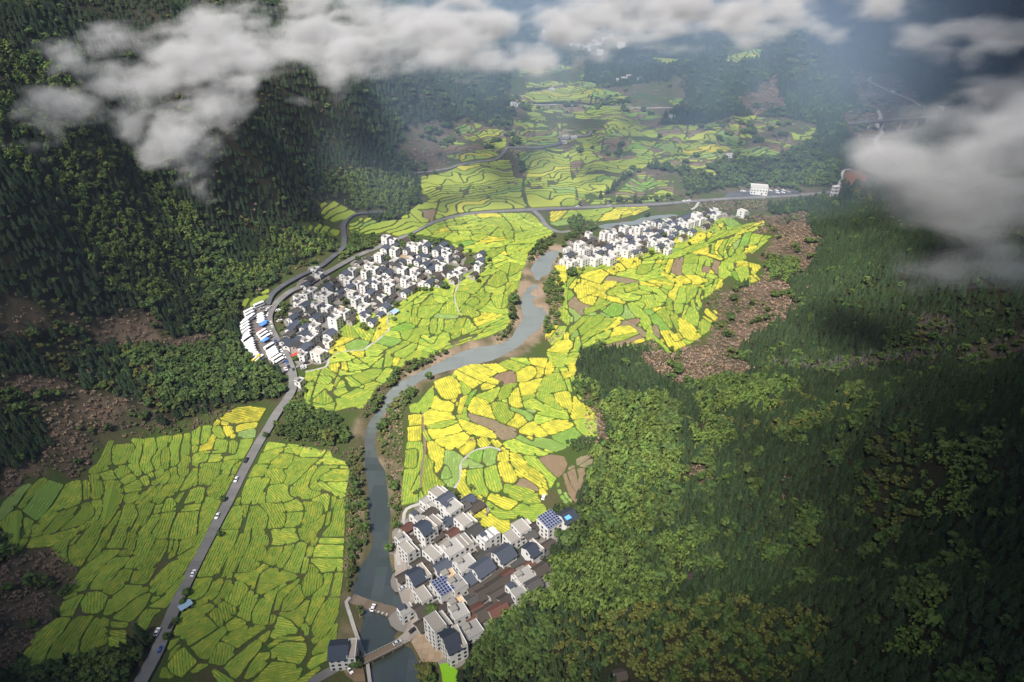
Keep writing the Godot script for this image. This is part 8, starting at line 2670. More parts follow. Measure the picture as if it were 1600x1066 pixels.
	for y in [5.0, 9.0, 12.6]:
		part("beam", shape_of("tower_beam", func(s): s.box(Vector3.ZERO, Vector3(8.0, 1.0, 4.6), Color(0.78, 0.77, 0.75))), white, tw, Vector3(0, y, 0))
	# stalls by the car park
	var place := ["at the top of the car park", "in the middle of the stall row", "at the lower end of the stall row", "beside the road, uppermost of the blue ones", "beside the road under the other blue one", "between car park and road", "by the lower car park kerb", "nearest the parking entrance", "before the houses on the roadside", "under the white houses by the junction"]
	var tone := {"w": Color(0.75, 0.76, 0.78), "b": Color(0.10, 0.25, 0.7), "r": Color(0.65, 0.04, 0.04)}
	var word := {"w": "white", "b": "blue", "r": "red"}
	for i in STALLS.size():
		var t: PackedStringArray = STALLS[i].split(" ")
		var at := Vector2(t[0].to_float(), t[1].to_float()) * 0.1
		var o := thing("market_stall", "%s canvas canopy stall %s" % [word[t[3]], place[i]], "stall", on(at, 0.2), t[2].to_float())
		part("canopy", shape_of("canopy" + t[3], func(s):
			var k := [Vector3(-3, 2.4, -1.8), Vector3(3, 2.4, -1.8), Vector3(3, 2.4, 1.8), Vector3(-3, 2.4, 1.8)]
			for e in 4:
				s.tri(k[e], k[(e + 1) % 4], Vector3(0, 3.5, 0), tone[t[3]])
				s.quad(k[e], k[(e + 1) % 4], k[(e + 1) % 4] - Vector3(0, 0.4, 0), k[e] - Vector3(0, 0.4, 0), tone[t[3]])), painted("canvas", 0.8), o)
		for x in [-2.8, 2.8]:
			for z in [-1.6, 1.6]:
				part("leg", shape_of("stall_leg", func(s): s.box(Vector3(0, 1.2, 0), Vector3(0.08, 2.4, 0.08), Color(0.5, 0.5, 0.5))), painted("steel", 0.5), o, Vector3(x, 0, z))


func ribbon_wall(p: PackedVector2Array, half: float, high: float, col: Color, s: Shape) -> void:
	var n := p.size()
	var l: Array[Vector3] = []
	var r: Array[Vector3] = []
	for i in n:
		var d := (p[mini(i + 1, n - 1)] - p[maxi(i - 1, 0)]).normalized()
		var side := Vector2(-d.y, d.x) * half * rng.randf_range(0.9, 1.1)
		var y := base_h(p[i].x, p[i].y) - 1.6 + high + rng.randf_range(-.1, .1)
		l.append(Vector3(p[i].x + side.x, y, p[i].y + side.y))
		r.append(Vector3(p[i].x - side.x, y, p[i].y - side.y))
	var dn := Vector3(0, -high - 2.0, 0)
	for i in n - 1:
		var c := shade(col, rng.randf_range(0.8, 1.2))
		s.quad(l[i], l[i + 1], r[i + 1], r[i], c)
		s.quad(l[i], l[i] + dn, l[i + 1] + dn, l[i + 1], c)
		s.quad(r[i], r[i + 1], r[i + 1] + dn, r[i] + dn, c)


# ---------------------------------------------------------------- vehicles

const PAINT := {"w": Color(0.78, 0.78, 0.78), "k": Color(0.025, 0.026, 0.03), "b": Color(0.04, 0.10, 0.32), "s": Color(0.42, 0.43, 0.45), "y": Color(0.70, 0.48, 0.02), "r": Color(0.5, 0.03, 0.03)}
const PAINT_WORD := {"w": "white", "k": "black", "b": "blue", "s": "silver", "y": "yellow", "r": "red"}

func prism(s: Shape, low: Array, col: Color, half: float, half_top: float) -> void:   # a side outline of (x, y) extruded across, its upper points drawn in
	var top := -1e9
	for q in low:
		top = maxf(top, q.y)
	var n: int = low.size()
	var l: Array[Vector3] = []
	var r: Array[Vector3] = []
	for q in low:
		var h := lerpf(half, half_top, clampf(q.y / top, 0, 1))
		l.append(Vector3(q.x, q.y, h))
		r.append(Vector3(q.x, q.y, -h))
	for i in n:
		var k := (i + 1) % n
		s.quad(l[i], l[k], r[k], r[i], col)
	for i in range(1, n - 1):
		s.tri(l[0], l[i], l[i + 1], col)
		s.tri(r[0], r[i + 1], r[i], col)


func wheel(s: Shape) -> void:
	for i in 10:
		var p := Vector3(cos(TAU * i / 10), sin(TAU * i / 10), 0) * 0.34
		var q := Vector3(cos(TAU * (i + 1) / 10), sin(TAU * (i + 1) / 10), 0) * 0.34
		var w := Vector3(0, 0, 0.12)
		s.quad(p - w, q - w, q + w, p + w, Color(0.02, 0.02, 0.02))
		s.tri(w, p + w, q + w, Color(0.15, 0.15, 0.16)); s.tri(-w, q - w, p - w, Color(0.15, 0.15, 0.16))


func vehicle(t: PackedStringArray, label: String, coach: bool, group: String) -> void:
	var at := Vector2(t[0].to_float(), t[1].to_float()) * 0.1
	var turn := 0.0
	if t[2] == "road":
		var best := 1e9
		var dir := Vector2.RIGHT
		var spot := at
		for s in ROADS.slice(0, 5):
			var l := smooth_line(plan(s.split("|")[1]), 8.0)
			for i in l.size() - 1:
				var q := Geometry2D.get_closest_point_to_segment(at, l[i], l[i + 1])
				if q.distance_to(at) < best:
					best = q.distance_to(at)
					dir = (l[i + 1] - l[i]).normalized()
					spot = q
		var side := Vector2(-dir.y, dir.x)
		var left := (at - spot).dot(side) > 0.0
		at = spot + side * (1.35 if left else -1.35)
		turn = atan2(-dir.y, dir.x) + (0.0 if left else PI)
	else:
		turn = t[2].to_float()
	var o := thing("coach" if coach else "car", label, "coach" if coach else "car", on(at, 0.42), turn, group)
	var c: Color = PAINT[t[3]]
	var gloss := painted("car_paint", 0.3)
	var glass := painted("window_glass", 0.25)
	if coach:
		part("body", shape_of("coach" + t[3], func(s):
			prism(s, [Vector2(-4.6, 0.4), Vector2(4.5, 0.4), Vector2(4.7, 1.5), Vector2(4.45, 3.0), Vector2(4.1, 3.2), Vector2(-4.4, 3.2), Vector2(-4.65, 2.9)], Color(0.78, 0.78, 0.77) if t[3] != "y" else c, 1.25, 1.15)), gloss, o)
		part("window_band", shape_of("coach_glass", func(s): prism(s, [Vector2(-4.4, 1.55), Vector2(4.72, 1.55), Vector2(4.56, 2.6), Vector2(-4.4, 2.6)], Color(0.03, 0.035, 0.04), 1.262, 1.262)), glass, o)
		part("stripe", shape_of("coach_stripe" + t[3], func(s): s.box(Vector3(0, 0.95, 0), Vector3(9.0, 0.45, 2.53), c)), gloss, o)
		part("roof_hatch", shape_of("coach_hatch", func(s): s.box(Vector3(-0.6, 3.3, 0), Vector3(3.0, 0.22, 1.5), Color(0.6, 0.6, 0.6))), gloss, o)
		for x in [-2.7, 3.0]:
			for z in [-1.12, 1.12]:
				part("wheel", shape_of("wheel", wheel), painted("tyre", 0.8), o, Vector3(x, 0.36, z))
		return
	part("body", shape_of("car" + t[3], func(s):
		prism(s, [Vector2(-2.15, 0.32), Vector2(2.15, 0.32), Vector2(2.22, 0.62), Vector2(2.05, 0.85), Vector2(1.1, 0.98), Vector2(-1.7, 1.0), Vector2(-2.15, 0.9)], c, 0.88, 0.84)
		prism(s, [Vector2(-1.2, 1.45), Vector2(0.15, 1.47), Vector2(0.1, 1.51), Vector2(-1.1, 1.51)], c, 0.68, 0.66)), gloss, o)
	part("cabin_glass", shape_of("car_glass", func(s): prism(s, [Vector2(-1.75, 0.98), Vector2(1.05, 0.96), Vector2(0.2, 1.46), Vector2(-1.25, 1.46)], Color(0.03, 0.035, 0.04), 1.0, 0.66)), glass, o)
	for x in [-1.35, 1.4]:
		for z in [-0.8, 0.8]:
			part("wheel", shape_of("wheel", wheel), painted("tyre", 0.8), o, Vector3(x, 0.34, z))


func build_traffic() -> void:
	var list := Array(CARS).map(func(l): return l.split(" "))
	list.sort_custom(func(p, q): return p[1].to_float() > q[1].to_float())
	var count := {}
	for t in list:
		var z: float = t[1].to_float() * 0.1
		var x: float = t[0].to_float() * 0.1
		var place := "on the left road" if x < -85.0 and z > -400.0 and t[2] == "road" else "passing the left village" if t[2] == "road" and z > -580.0 else "on the far main road" if t[2] == "road" else "parked by the square" if z > -330.0 else "parked at the left village" if z > -650.0 else "parked in the far yard"
		var key: String = t[3] + place
		count[key] = count.get(key, 0) + 1
		vehicle(t, "%s car, %s of its colour from the near end %s" % [PAINT_WORD[t[3]], nth(count[key] - 1), place], false, "cars on the roads and yards")
	var cl := Array(COACHES).map(func(l): return l.split(" "))
	cl.sort_custom(func(p, q): return p[1].to_float() > q[1].to_float())
	for i in cl.size():
		vehicle(cl[i], "%s coach in the valley car park, %s from its near end" % [{"w": "white", "b": "blue-striped", "y": "yellow", "s": "silver-striped"}[cl[i][3]], nth(i)], true, "coaches in the car park")


# ---------------------------------------------------------------- plants

const TINT := {"c": Color(0.036, 0.057, 0.026), "b": Color(0.095, 0.14, 0.034), "m": Color(0.055, 0.085, 0.025), "s": Color(0.215, 0.16, 0.115), "g": Color(0.14, 0.135, 0.13), "y": Color(0.085, 0.095, 0.026), "d": Color(0.045, 0.07, 0.025), "u": Color(0.085, 0.11, 0.035)}
const PLANT := {"c": ["conifer_tree", "dark conifer"], "b": ["bamboo_clump", "pale green bamboo plume"], "m": ["broadleaf_tree", "rounded dark green tree"], "s": ["dry_bush", "dry pinkish-brown bush"], "g": ["bare_tree", "bare grey tree"], "y": ["yellowish_shrub", "yellowish green shrub"], "d": ["orchard_bush", "clipped dark bush"], "u": ["green_bush", "low green bush"]}

func crown_shape(kind: String, seed_: int) -> Shape:   # unit height, stands on the ground
	var g := RandomNumberGenerator.new()
	g.seed = seed_
	var s := Shape.new()
	var c: Color = TINT[kind]
	if kind == "c":
		var tiers := 6
		for t in tiers:
			var y0 := 0.13 + t * 0.14
			var y1 := y0 + 0.26
			var r := 0.27 * (1.0 - float(t) / (tiers + 0.6)) + 0.015
			var n := 9
			var a0 := g.randf() * TAU
			for i in n:
				var p := Vector3(cos(a0 + TAU * i / n) * r * g.randf_range(0.75, 1.2), y0 + g.randf_range(-.03, .03), sin(a0 + TAU * i / n) * r * g.randf_range(0.75, 1.2))
				var q := Vector3(cos(a0 + TAU * (i + 0.8) / n) * r * 0.6, y0 + 0.05, sin(a0 + TAU * (i + 0.8) / n) * r * 0.6)
				var k := g.randf_range(0.7, 1.35)
				s.tri(p, Vector3(g.randf_range(-.02, .02), minf(y1, 1.0), 0), q, shade(c, k))
				var q0 := Vector3(cos(a0 + TAU * (i - 0.2) / n) * r * 0.6, y0 + 0.05, sin(a0 + TAU * (i - 0.2) / n) * r * 0.6)
				s.tri(p, q0, Vector3(0, minf(y1, 1.0), 0), shade(c, k * 0.9))
	elif kind == "b":
		for i in 46:   # drooping sprays of leaves that thin out upwards and nod to one side
			var y := pow(g.randf(), 0.75) * 0.8 + 0.12
			var r := 0.30 * sin(clampf((1.06 - y) * 2.1, 0.0, 1.5)) * g.randf_range(0.35, 1.0)
			var a := g.randf() * TAU
			var lean := y * y * 0.10
			var p := Vector3(cos(a) * r + lean, y + g.randf_range(0.04, 0.12), sin(a) * r)
			var o := Vector3(cos(a), -0.75, sin(a)).normalized() * g.randf_range(0.13, 0.22)
			var side := Vector3(-sin(a), g.randf_range(-.4, .4), cos(a)) * g.randf_range(0.05, 0.09)
			var col := shade(c, g.randf_range(0.65, 1.4))
			s.tri(p, p + o * 0.5 + side, p + o, col)
			s.tri(p, p + o, p + o * 0.5 - side, shade(col, 0.9))
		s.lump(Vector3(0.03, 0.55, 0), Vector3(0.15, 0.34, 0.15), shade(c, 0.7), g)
	elif kind == "g":
		for i in 16:
			var a := g.randf() * TAU
			var y := g.randf_range(0.15, 0.55)
			var tip := Vector3(cos(a) * g.randf_range(0.08, 0.25), g.randf_range(0.65, 1.0), sin(a) * g.randf_range(0.08, 0.25))
			var w := Vector3(-sin(a), 0, cos(a)) * 0.018
			var w2 := Vector3(cos(a), 0, sin(a)) * 0.018
			var b := Vector3(0, y, 0)
			s.tri(b - w, b + w, tip, shade(c, g.randf_range(0.8, 1.3)))
			s.tri(b - w2, b + w2, tip, shade(c, g.randf_range(0.8, 1.3)))
	elif kind == "s":
		for i in 9:
			var a := g.randf() * TAU
			var r := sqrt(g.randf()) * 0.62
			s.lump(Vector3(cos(a) * r, g.randf_range(0.2, 0.62) * (1.15 - r), sin(a) * r), Vector3(0.24, 0.3, 0.24) * g.randf_range(0.6, 1.1), shade(c, g.randf_range(0.6, 1.3)), g)
	else:
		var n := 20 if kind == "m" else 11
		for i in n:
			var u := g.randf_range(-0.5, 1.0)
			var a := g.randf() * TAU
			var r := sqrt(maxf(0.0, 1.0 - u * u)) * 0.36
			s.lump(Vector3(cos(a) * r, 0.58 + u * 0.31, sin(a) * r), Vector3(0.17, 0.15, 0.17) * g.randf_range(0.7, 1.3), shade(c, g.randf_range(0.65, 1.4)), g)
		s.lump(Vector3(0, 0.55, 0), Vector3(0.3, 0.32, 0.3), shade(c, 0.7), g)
	return s


func trunk_shape(kind: String) -> Shape:
	var s := Shape.new()
	var top := 0.9 if kind == "g" else 0.5
	var r := 0.02 if kind == "b" else 0.03
	var c := Color(0.18, 0.17, 0.165) if kind == "g" else Color(0.09, 0.13, 0.04) if kind == "b" else Color(0.11, 0.075, 0.05)
	for i in 5:
		var p := Vector3(cos(TAU * i / 5), 0, sin(TAU * i / 5))
		var q := Vector3(cos(TAU * (i + 1) / 5), 0, sin(TAU * (i + 1) / 5))
		s.quad(p * r - Vector3(0, 0.12, 0), q * r - Vector3(0, 0.12, 0), q * r * 0.4 + Vector3(0, top, 0), p * r * 0.4 + Vector3(0, top, 0), c)
	return s


func build_plants() -> void:
	var placed := {}
	for k in TINT:
		placed[k] = []
	var z := -88.0
	while z > -2050.0:
		var d := -z
		var step := 2.6 if d < 330.0 else 3.1 if d < 560.0 else 4.2 if d < 800.0 else 5.6 if d < 1150.0 else 8.0 if d < 1600.0 else 12.0
		var ext := minf(0.77 * (d * 0.84 + 175.0) + 20.0, 1480.0)
		var x := -ext
		while x < ext:
			var px := x + rng.randf_range(-.48, .48) * step
			var pz := z + rng.randf_range(-.48, .48) * step
			x += step
			var code := cover_at(px, pz)
			if code == CLEAR or code == FIELD:
				continue
			var b := broad.get_noise_2d(px, pz)
			var f := fine.get_noise_2d(px, pz)
			var t := rng.randf()
			var kind := ""
			match code:
				FOREST:
					kind = "c"
					if (f > 0.33 and (px > -150.0 or d < 560.0)) or t < 0.05: kind = "m"
					elif b > 0.30 and f > 0.0: kind = "y"
					elif px < 60.0 and d < 620.0 and b < -0.3 and f < 0.1: kind = "b"
					if f < -0.42 and t < 0.5: kind = "s"
				OPEN:
					if d > 715.0 and not (absf(px + 40) < 20 and d < 720.0):
						var k := f + b * 0.8
						if k > 0.36 and t < 0.7: kind = "m" if t < 0.5 else "u"
						elif t < 0.06: kind = "s"
				DRY:
					if f > 0.28 and t < 0.6: kind = "m" if t < 0.25 else "u"
					elif t < 0.85: kind = "s"
				BAMBOO: kind = "b" if t < 0.66 and f < 0.3 else "m" if t < 0.72 or f > 0.3 else "c" if t < 0.78 else ""
				CONIFER: kind = "c" if t < 0.95 else "m"
				MIXED: kind = "m" if t < 0.65 else "u" if t < 0.8 else "c"
				BARE: kind = "g" if t < 0.34 else "u" if t < 0.6 else "m" if t < 0.8 else "y"
				YELLOWISH: kind = "y" if t < 0.6 else "c" if t < 0.85 else "m"
			if kind:
				placed[kind].append([px, pz, step])
		z -= step
	for s in GROVES:
		var t: PackedStringArray = s.split("|")
		var head: PackedStringArray = t[0].split(" ")
		var ring := plan(t[1])
		var r := box_of(ring)
		var step := head[1].to_float()
		var gz := r.position.y
		while gz < r.end.y:
			var gx := r.position.x
			while gx < r.end.x:
				var jit := 0.12 if head[0] == "d" else 0.5
				var q := Vector2(gx + rng.randf_range(-jit, jit) * step, gz + rng.randf_range(-jit, jit) * step)
				gx += step
				if not Geometry2D.is_point_in_polygon(q, ring) or cover_at(q.x, q.y) == CLEAR:
					continue
				var kind := head[0]
				var u := rng.randf()
				if kind == "u":
					kind = "u" if u < 0.5 else "s" if u < 0.75 else "m" if u < 0.92 else "y"
				elif kind == "m":
					kind = "m" if u < 0.8 else "b" if u < 0.9 else "u"
				elif kind == "s":
					kind = "s" if u < 0.8 else "u"
				placed[kind].append([q.x, q.y, step])
			gz += step
	# green between the houses and along the roads
	for g in [HOUSES_NEAR, HOUSES_LEFT, HOUSES_RIGHT]:
		for l in g:
			var t: PackedStringArray = l.split(" ")
			for i in 3:
				var q := Vector2(t[0].to_float(), t[1].to_float()) * 0.1 + Vector2.from_angle(rng.randf() * TAU) * rng.randf_range(8.0, 13.0)
				if cover_at(q.x, q.y) == OPEN:
					placed["m" if rng.randf() < 0.4 else "u"].append([q.x, q.y, 3.0])
	var size := {"c": [5.2, 8.2], "b": [4.8, 7.4], "m": [3.6, 6.0], "s": [1.3, 2.3], "g": [5.0, 8.0], "y": [2.4, 4.0], "d": [2.4, 3.0], "u": [1.4, 3.0]}
	var leaf := painted("foliage", 0.8)
	leaf.backlight_enabled = true
	leaf.backlight = Color(0.25, 0.25, 0.25)
	var bark := painted("bark", 0.95)
	for k in placed:
		var crowns: Array[ArrayMesh] = []
		var wholes: Array[ArrayMesh] = []
		var tr := trunk_shape(k)
		for i in 4:
			var c := crown_shape(k, 31 * i + k.unicode_at(0))
			crowns.append(c.mesh())
			c.v.append_array(tr.v)
			c.c.append_array(tr.c)
			wholes.append(c.mesh())
		var trunk := tr.mesh()
		var rows := []
		for p in placed[k]:
			var y := hgt(p[0], p[1])
			var h := rng.randf_range(size[k][0], size[k][1])
			if rng.randf() < 0.12: h *= rng.randf_range(1.2, 1.5)
			if p[2] > 4.5: h *= 1.15
			rows.append([seen_size(Vector3(p[0], y, p[1])), Vector3(p[0], y, p[1]), h, p[2]])
		if rows.is_empty():
			continue
		rows.sort_custom(func(p, q): return p[0] > q[0])
		var singles := mini(rows.size(), 300)
		for i in singles:
			var r: Array = rows[i]
			var o := thing(PLANT[k][0], "%s in the nearest of its kind's stands, among many alike" % PLANT[k][1], "tree" if k in ["c", "m", "g", "b"] else "bush", r[1], rng.randf() * TAU, PLANT[k][1] + ("es" if PLANT[k][1].ends_with("sh") else "s") + " nearest the viewer")
			var w: float = r[2] * rng.randf_range(0.85, 1.2)
			o.scale = Vector3(w, r[2], w) if k != "s" else Vector3(w, r[2], w) * 1.0
			var v := rng.randi() % 4
			part("trunk", trunk, bark, o)
			part("crown", crowns[v], leaf, o)
		if rows.size() <= singles:
			continue
		for v in 4:
			var mine := []
			for i in range(singles + v, rows.size(), 4):
				mine.append(rows[i])
			if mine.is_empty():
				continue
			var mm := MultiMesh.new()
			mm.transform_format = MultiMesh.TRANSFORM_3D
			mm.use_colors = true
			mm.mesh = wholes[v]
			mm.instance_count = mine.size()
			for i in mine.size():
				var r: Array = mine[i]
				var w: float = r[2] * rng.randf_range(0.85, 1.2) * (1.0 if r[3] < 4.0 else r[3] / 4.0)
				mm.set_instance_transform(i, Transform3D(Basis(Vector3.UP, rng.randf() * TAU).scaled(Vector3(w, r[2], w)), r[1]))
				var n := 1.0 + broad.get_noise_2d(r[1].x * 1.5, r[1].z * 1.5) * 0.5 + rng.randf_range(-.2, .2)
				mm.set_instance_color(i, Color(n * rng.randf_range(0.9, 1.15), n, n * rng.randf_range(0.85, 1.1)))
			var o := MultiMeshInstance3D.new()
			o.name = numbered(PLANT[k][0] + "_stand")
			o.multimesh = mm
			o.material_override = leaf
			add_child(o)
			tag(o, "mass of %s covering the slopes beyond the nearest ones" % (PLANT[k][1] + ("es" if PLANT[k][1].ends_with("sh") else "s")), "trees" if k in ["c", "m", "g", "b"] else "bushes")
			o.set_meta("kind", "stuff")
	var n := 0
	var spots := ["on the river's left bank by the sandbar", "at the edge of the yellow plots by the river", "between the near village houses and the square", "beside the algae pond below the square", "on the point where the river bends", "by the near end of the yellow riverside plots", "at the forest's edge behind the near village", "in the grove beside the left road", "by the upper village lane", "at the car park corner", "behind the left village yard", "by the lone white house"]
	for s in SINGLE:
		var t: PackedStringArray = s.split(" ")
		var at := Vector2(t[2].to_float(), t[3].to_float()) * 0.1
		var big := t[1].to_float()
		var lab: String = spots[n] if n < spots.size() else "%s of those along the left road and fields" % nth(n - spots.size())
		var o := thing("broadleaf_tree" if t[0] == "m" else "yellowish_tree", "%s tree %s" % ["rounded dark green" if t[0] == "m" else "yellowish green", lab], "tree", on(at), rng.randf() * TAU)
		o.scale = Vector3(big * 1.25, big * 1.25, big * 1.25)
		var g := crown_shape("m" if t[0] == "m" else "y", 900 + n)
		var g2 := crown_shape("m" if t[0] == "m" else "y", 950 + n)
		g.v.append_array(g2.v); g.c.append_array(g2.c)
		part("trunk", trunk_shape("m").mesh(), bark, o)
		part("crown", g.mesh(), leaf, o)
		n += 1


# ---------------------------------------------------------------- clouds

class Mist:   # a lumpy body of cloud: a field of overlapping ellipsoids roughened by noise, cut at several levels
	var low := Vector3.ZERO
	var cell := Vector3.ONE
	var nx := 0
	var ny := 0
	var nz := 0
	var f := PackedFloat32Array()
	func at(i: int, j: int, k: int) -> float:
		return f[(j * nz + k) * nx + i]
	func shell(level: float) -> ArrayMesh:
		var s := Shape.new()
		var corner: Array[Vector3i] = [Vector3i(0, 0, 0), Vector3i(1, 0, 0), Vector3i(0, 1, 0), Vector3i(1, 1, 0), Vector3i(0, 0, 1), Vector3i(1, 0, 1), Vector3i(0, 1, 1), Vector3i(1, 1, 1)]
		var tets := [[0, 1, 3, 7], [0, 3, 2, 7], [0, 2, 6, 7], [0, 6, 4, 7], [0, 4, 5, 7], [0, 5, 1, 7]]
		for j in ny - 1:
			for k in nz - 1:
				for i in nx - 1:
					var v: Array[float] = []
					var any := 0
					for c in corner:
						var q := at(i + c.x, j + c.y, k + c.z)
						v.append(q)
						if q > level: any += 1
					if any == 0 or any == 8:
						continue
					for t in tets:
						var inn := []
						var out := []
						for e in t:
							if v[e] > level: inn.append(e)
							else: out.append(e)
						if inn.is_empty() or out.is_empty():
							continue
						var cut := func(a: int, b: int) -> Vector3:
							var w: float = (level - v[a]) / (v[b] - v[a])
							return low + (Vector3(i, j, k) + Vector3(corner[a]).lerp(Vector3(corner[b]), w)) * cell
						var away := Vector3.ZERO
						for e in out: away += Vector3(corner[e]) * cell / out.size()
						for e in inn: away -= Vector3(corner[e]) * cell / inn.size()
						if inn.size() == 2:
							var p: Array[Vector3] = [cut.call(inn[0], out[0]), cut.call(inn[0], out[1]), cut.call(inn[1], out[1]), cut.call(inn[1], out[0])]
							face(s, p[0], p[1], p[2], away)
							face(s, p[0], p[2], p[3], away)
						elif inn.size() == 1:
							face(s, cut.call(inn[0], out[0]), cut.call(inn[0], out[1]), cut.call(inn[0], out[2]), away)
						else:
							face(s, cut.call(inn[0], out[0]), cut.call(inn[1], out[0]), cut.call(inn[2], out[0]), away)
		return s.mesh()
	func face(s: Shape, a: Vector3, b: Vector3, c: Vector3, away: Vector3) -> void:
		if (b - a).cross(c - a).dot(away) > 0.0:
			s.tri(a, c, b, Color.WHITE)
		else:
			s.tri(a, b, c, Color.WHITE)


func mist_of(els: Array, y: float, thick: float, seed_: int, size: float) -> Mist:
	var nz := FastNoiseLite.new()
	nz.seed = seed_
	nz.frequency = 0.0125
	nz.fractal_octaves = 5
	nz.fractal_gain = 0.6
	nz.domain_warp_enabled = true
	nz.domain_warp_amplitude = 22.0
	nz.domain_warp_frequency = 0.01
	var m := Mist.new()
	var r := Rect2(els[0][0], els[0][1], 0, 0)
	for e in els:
		r = r.merge(Rect2(e[0] - e[2] * 1.8, e[1] - e[3] * 1.8, e[2] * 3.6, e[3] * 3.6))
	m.cell = Vector3(size, size * 0.7, size)
	m.low = Vector3(r.position.x, y - thick * 1.8, r.position.y)
	m.nx = int(r.size.x / size) + 2
	m.nz = int(r.size.y / size) + 2
	m.ny = int(thick * 4.2 / (size * 0.7)) + 2
	m.f.resize(m.nx * m.ny * m.nz)
	for k in m.nz:
		for i in m.nx:
			var x := m.low.x + i * size
			var z := m.low.z + k * size
			var near := []
			for e in els:
				var q := Vector2((x - e[0]) / e[2], (z - e[1]) / e[3]).length_squared()
				if q < 3.2:
					near.append([e[4], q])
			for j in m.ny:
				var val := -1.0
				if near.size() and i > 0 and k > 0 and j > 0 and i < m.nx - 1 and k < m.nz - 1 and j < m.ny - 1:
					var h := (m.low.y + j * m.cell.y - y) / thick
					h *= 0.75 if h > 0.0 else 1.25
					for n in near:
						val = maxf(val, n[0] * (1.0 - n[1] * 0.52 - h * h))
					val += nz.get_noise_3d(x, (m.low.y + j * m.cell.y) * 1.8, z) * 3.2 - 0.36
				m.f[(j * m.nz + k) * m.nx + i] = val
	return m


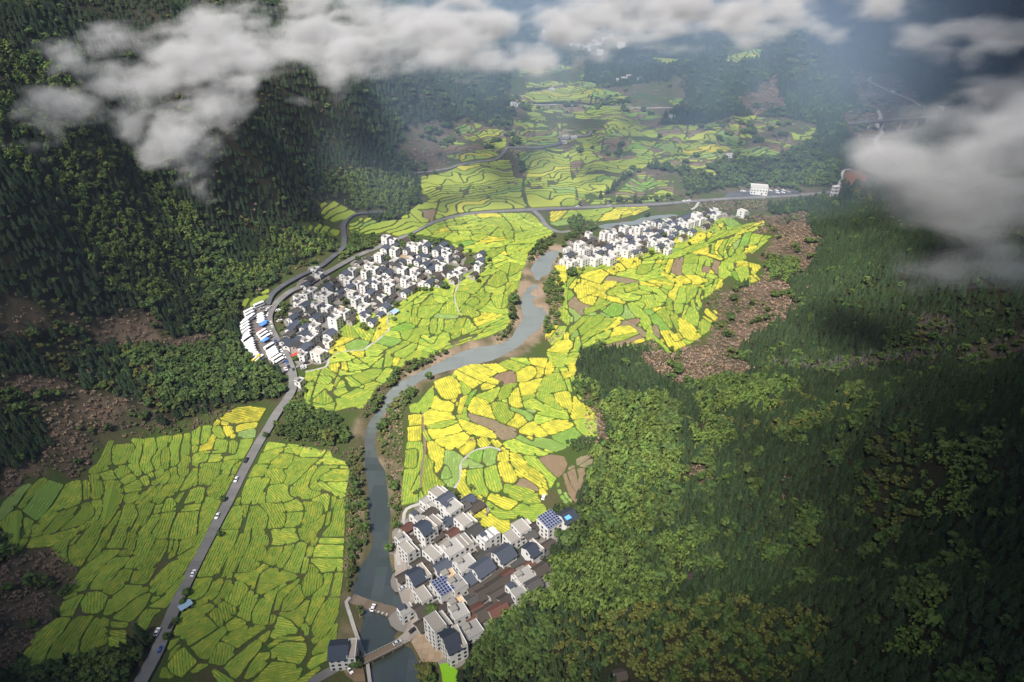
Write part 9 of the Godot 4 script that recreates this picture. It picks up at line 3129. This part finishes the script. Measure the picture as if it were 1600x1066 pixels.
func build_clouds() -> void:
	var layers := [["veil", 0.02, 0.0028], ["wisp", 0.22, 0.0050], ["billow", 0.46, 0.010], ["core", 0.80, 0.020]]
	var mist: Array[FogMaterial] = []
	for l in layers:
		var m := FogMaterial.new()
		m.albedo = Color(1, 1, 1)
		m.density = l[2]
		mist.append(m)
	for i in CLOUDS.size():
		var a: PackedStringArray = CLOUDS[i].split("|")
		var hd: PackedStringArray = a[1].split(" ")
		var els := []
		for e in a.slice(2):
			var f: PackedStringArray = e.split(" ")
			els.append([f[0].to_float() * 0.1, f[1].to_float() * 0.1, f[2].to_float() * 0.1, f[3].to_float() * 0.1, f[4].to_float()])
		var o := thing("cloud", a[0], "cloud", Vector3.ZERO)
		var body := mist_of(els, hd[0].to_float(), hd[1].to_float(), 40 + i, 9.0 if els.size() > 12 else 6.0)
		for l in layers.size():
			var sh := body.shell(layers[l][1])
			if sh.get_surface_count():
				part(layers[l][0], sh, mist[l], o)
	# the broken overcast above: it lets the sun through over the middle of the valley and shades the slopes round it
	var deck := FogMaterial.new()
	deck.albedo = Color(1, 1, 1)
	deck.density = 0.05
	var nz := FastNoiseLite.new()
	nz.seed = 77
	nz.frequency = 0.0022
	nz.fractal_octaves = 4
	var toward := Vector3(-0.3, 1.0, 0.62)
	var cell := 40.0
	var w := 90
	var h := 90
	var x0 := -2100.0
	var z0 := -2500.0
	var t := PackedFloat32Array()
	for j in h:
		for i in w:
			var g := Vector2(x0 + i * cell, z0 + j * cell) - Vector2(toward.x, toward.z) * (DECK_Y / toward.y)   # the ground this part of the cloud shades
			var away := -g.y
			var q := Vector3(g.x / (70.0 + (0.36 + 0.20 * smoothstep(170.0, 230.0, away) * smoothstep(470.0, 360.0, away) if g.x < 0.0 else 0.36 + 0.15 * smoothstep(330.0, 480.0, away)) * maxf(away, 0.0)), maxf(0.0, (318.0 - away) / 170.0), maxf(0.0, (away - 1150.0) / 600.0)).length()
			q -= 0.5 * exp(-(Vector2(g.x - 275.0, g.y + 450.0) / 75.0).length_squared())   # a second, small opening
			var n := nz.get_noise_2d(g.x, g.y)
			var rim := 1.0 if i > 0 and j > 0 and i < w - 1 and j < h - 1 else 0.0
			t.append(rim * clampf((q - 0.80 + n * 0.12) * 100.0, 0.0, 170.0 + n * 25.0))
	var s := Shape.new()
	for j in h - 1:
		for i in w - 1:
			var k := [j * w + i, j * w + i + 1, (j + 1) * w + i + 1, (j + 1) * w + i]
			if t[k[0]] + t[k[1]] + t[k[2]] + t[k[3]] <= 0.0:
				continue
			var up: Array[Vector3] = []
			var dn: Array[Vector3] = []
			for e in 4:
				var x := x0 + (i + (1 if e == 1 or e == 2 else 0)) * cell
				var z := z0 + (j + (1 if e >= 2 else 0)) * cell
				up.append(Vector3(x, DECK_Y + t[k[e]] * 0.7, z))
				dn.append(Vector3(x, DECK_Y - t[k[e]] * 0.3, z))
			s.quad(up[0], up[1], up[2], up[3], Color.WHITE)
			s.quad(dn[0], dn[3], dn[2], dn[1], Color.WHITE)
	var o := put("cloud", s.mesh(), deck)
	tag(o, "broken grey overcast above the hills, open over the middle of the valley", "cloud")

	# blue valley haze that thickens towards the head of the valley
	var hz := Shape.new()
	var fz := [-640.0, -800.0, -1000.0, -1300.0, -1700.0, -2400.0]
	var fy := [40.0, 130.0, 200.0, 235.0, 255.0, 260.0]
	for i in fz.size():
		var k := mini(i + 1, fz.size() - 1)
		var q := [Vector3(-1500, fy[i], fz[i]), Vector3(1500, fy[i], fz[i]), Vector3(1500, fy[k], fz[k]), Vector3(-1500, fy[k], fz[k])]
		if k > i:
			hz.quad(q[3], q[2], q[1], q[0], Color.WHITE)
			var g := [Vector3(-1500, -60, fz[i]), Vector3(1500, -60, fz[i]), Vector3(1500, -60, fz[k]), Vector3(-1500, -60, fz[k])]
			hz.quad(g[0], g[1], g[2], g[3], Color.WHITE)
			hz.quad(q[0], g[0], g[3], q[3], Color.WHITE)
			hz.quad(q[1], q[2], g[2], g[1], Color.WHITE)
		if i == 0:
			hz.quad(q[0], q[1], Vector3(1500, -60, fz[0]), Vector3(-1500, -60, fz[0]), Color.WHITE)
		if i == fz.size() - 1:
			hz.quad(q[0], Vector3(-1500, -60, fz[i]), Vector3(1500, -60, fz[i]), q[1], Color.WHITE)
	var air := FogMaterial.new()
	air.albedo = Color(0.74, 0.86, 1.0)
	air.density = 0.0015
	var haze := put("haze", hz.mesh(), air, "stuff")
	tag(haze, "thin blue haze lying over the far end of the valley", "haze")
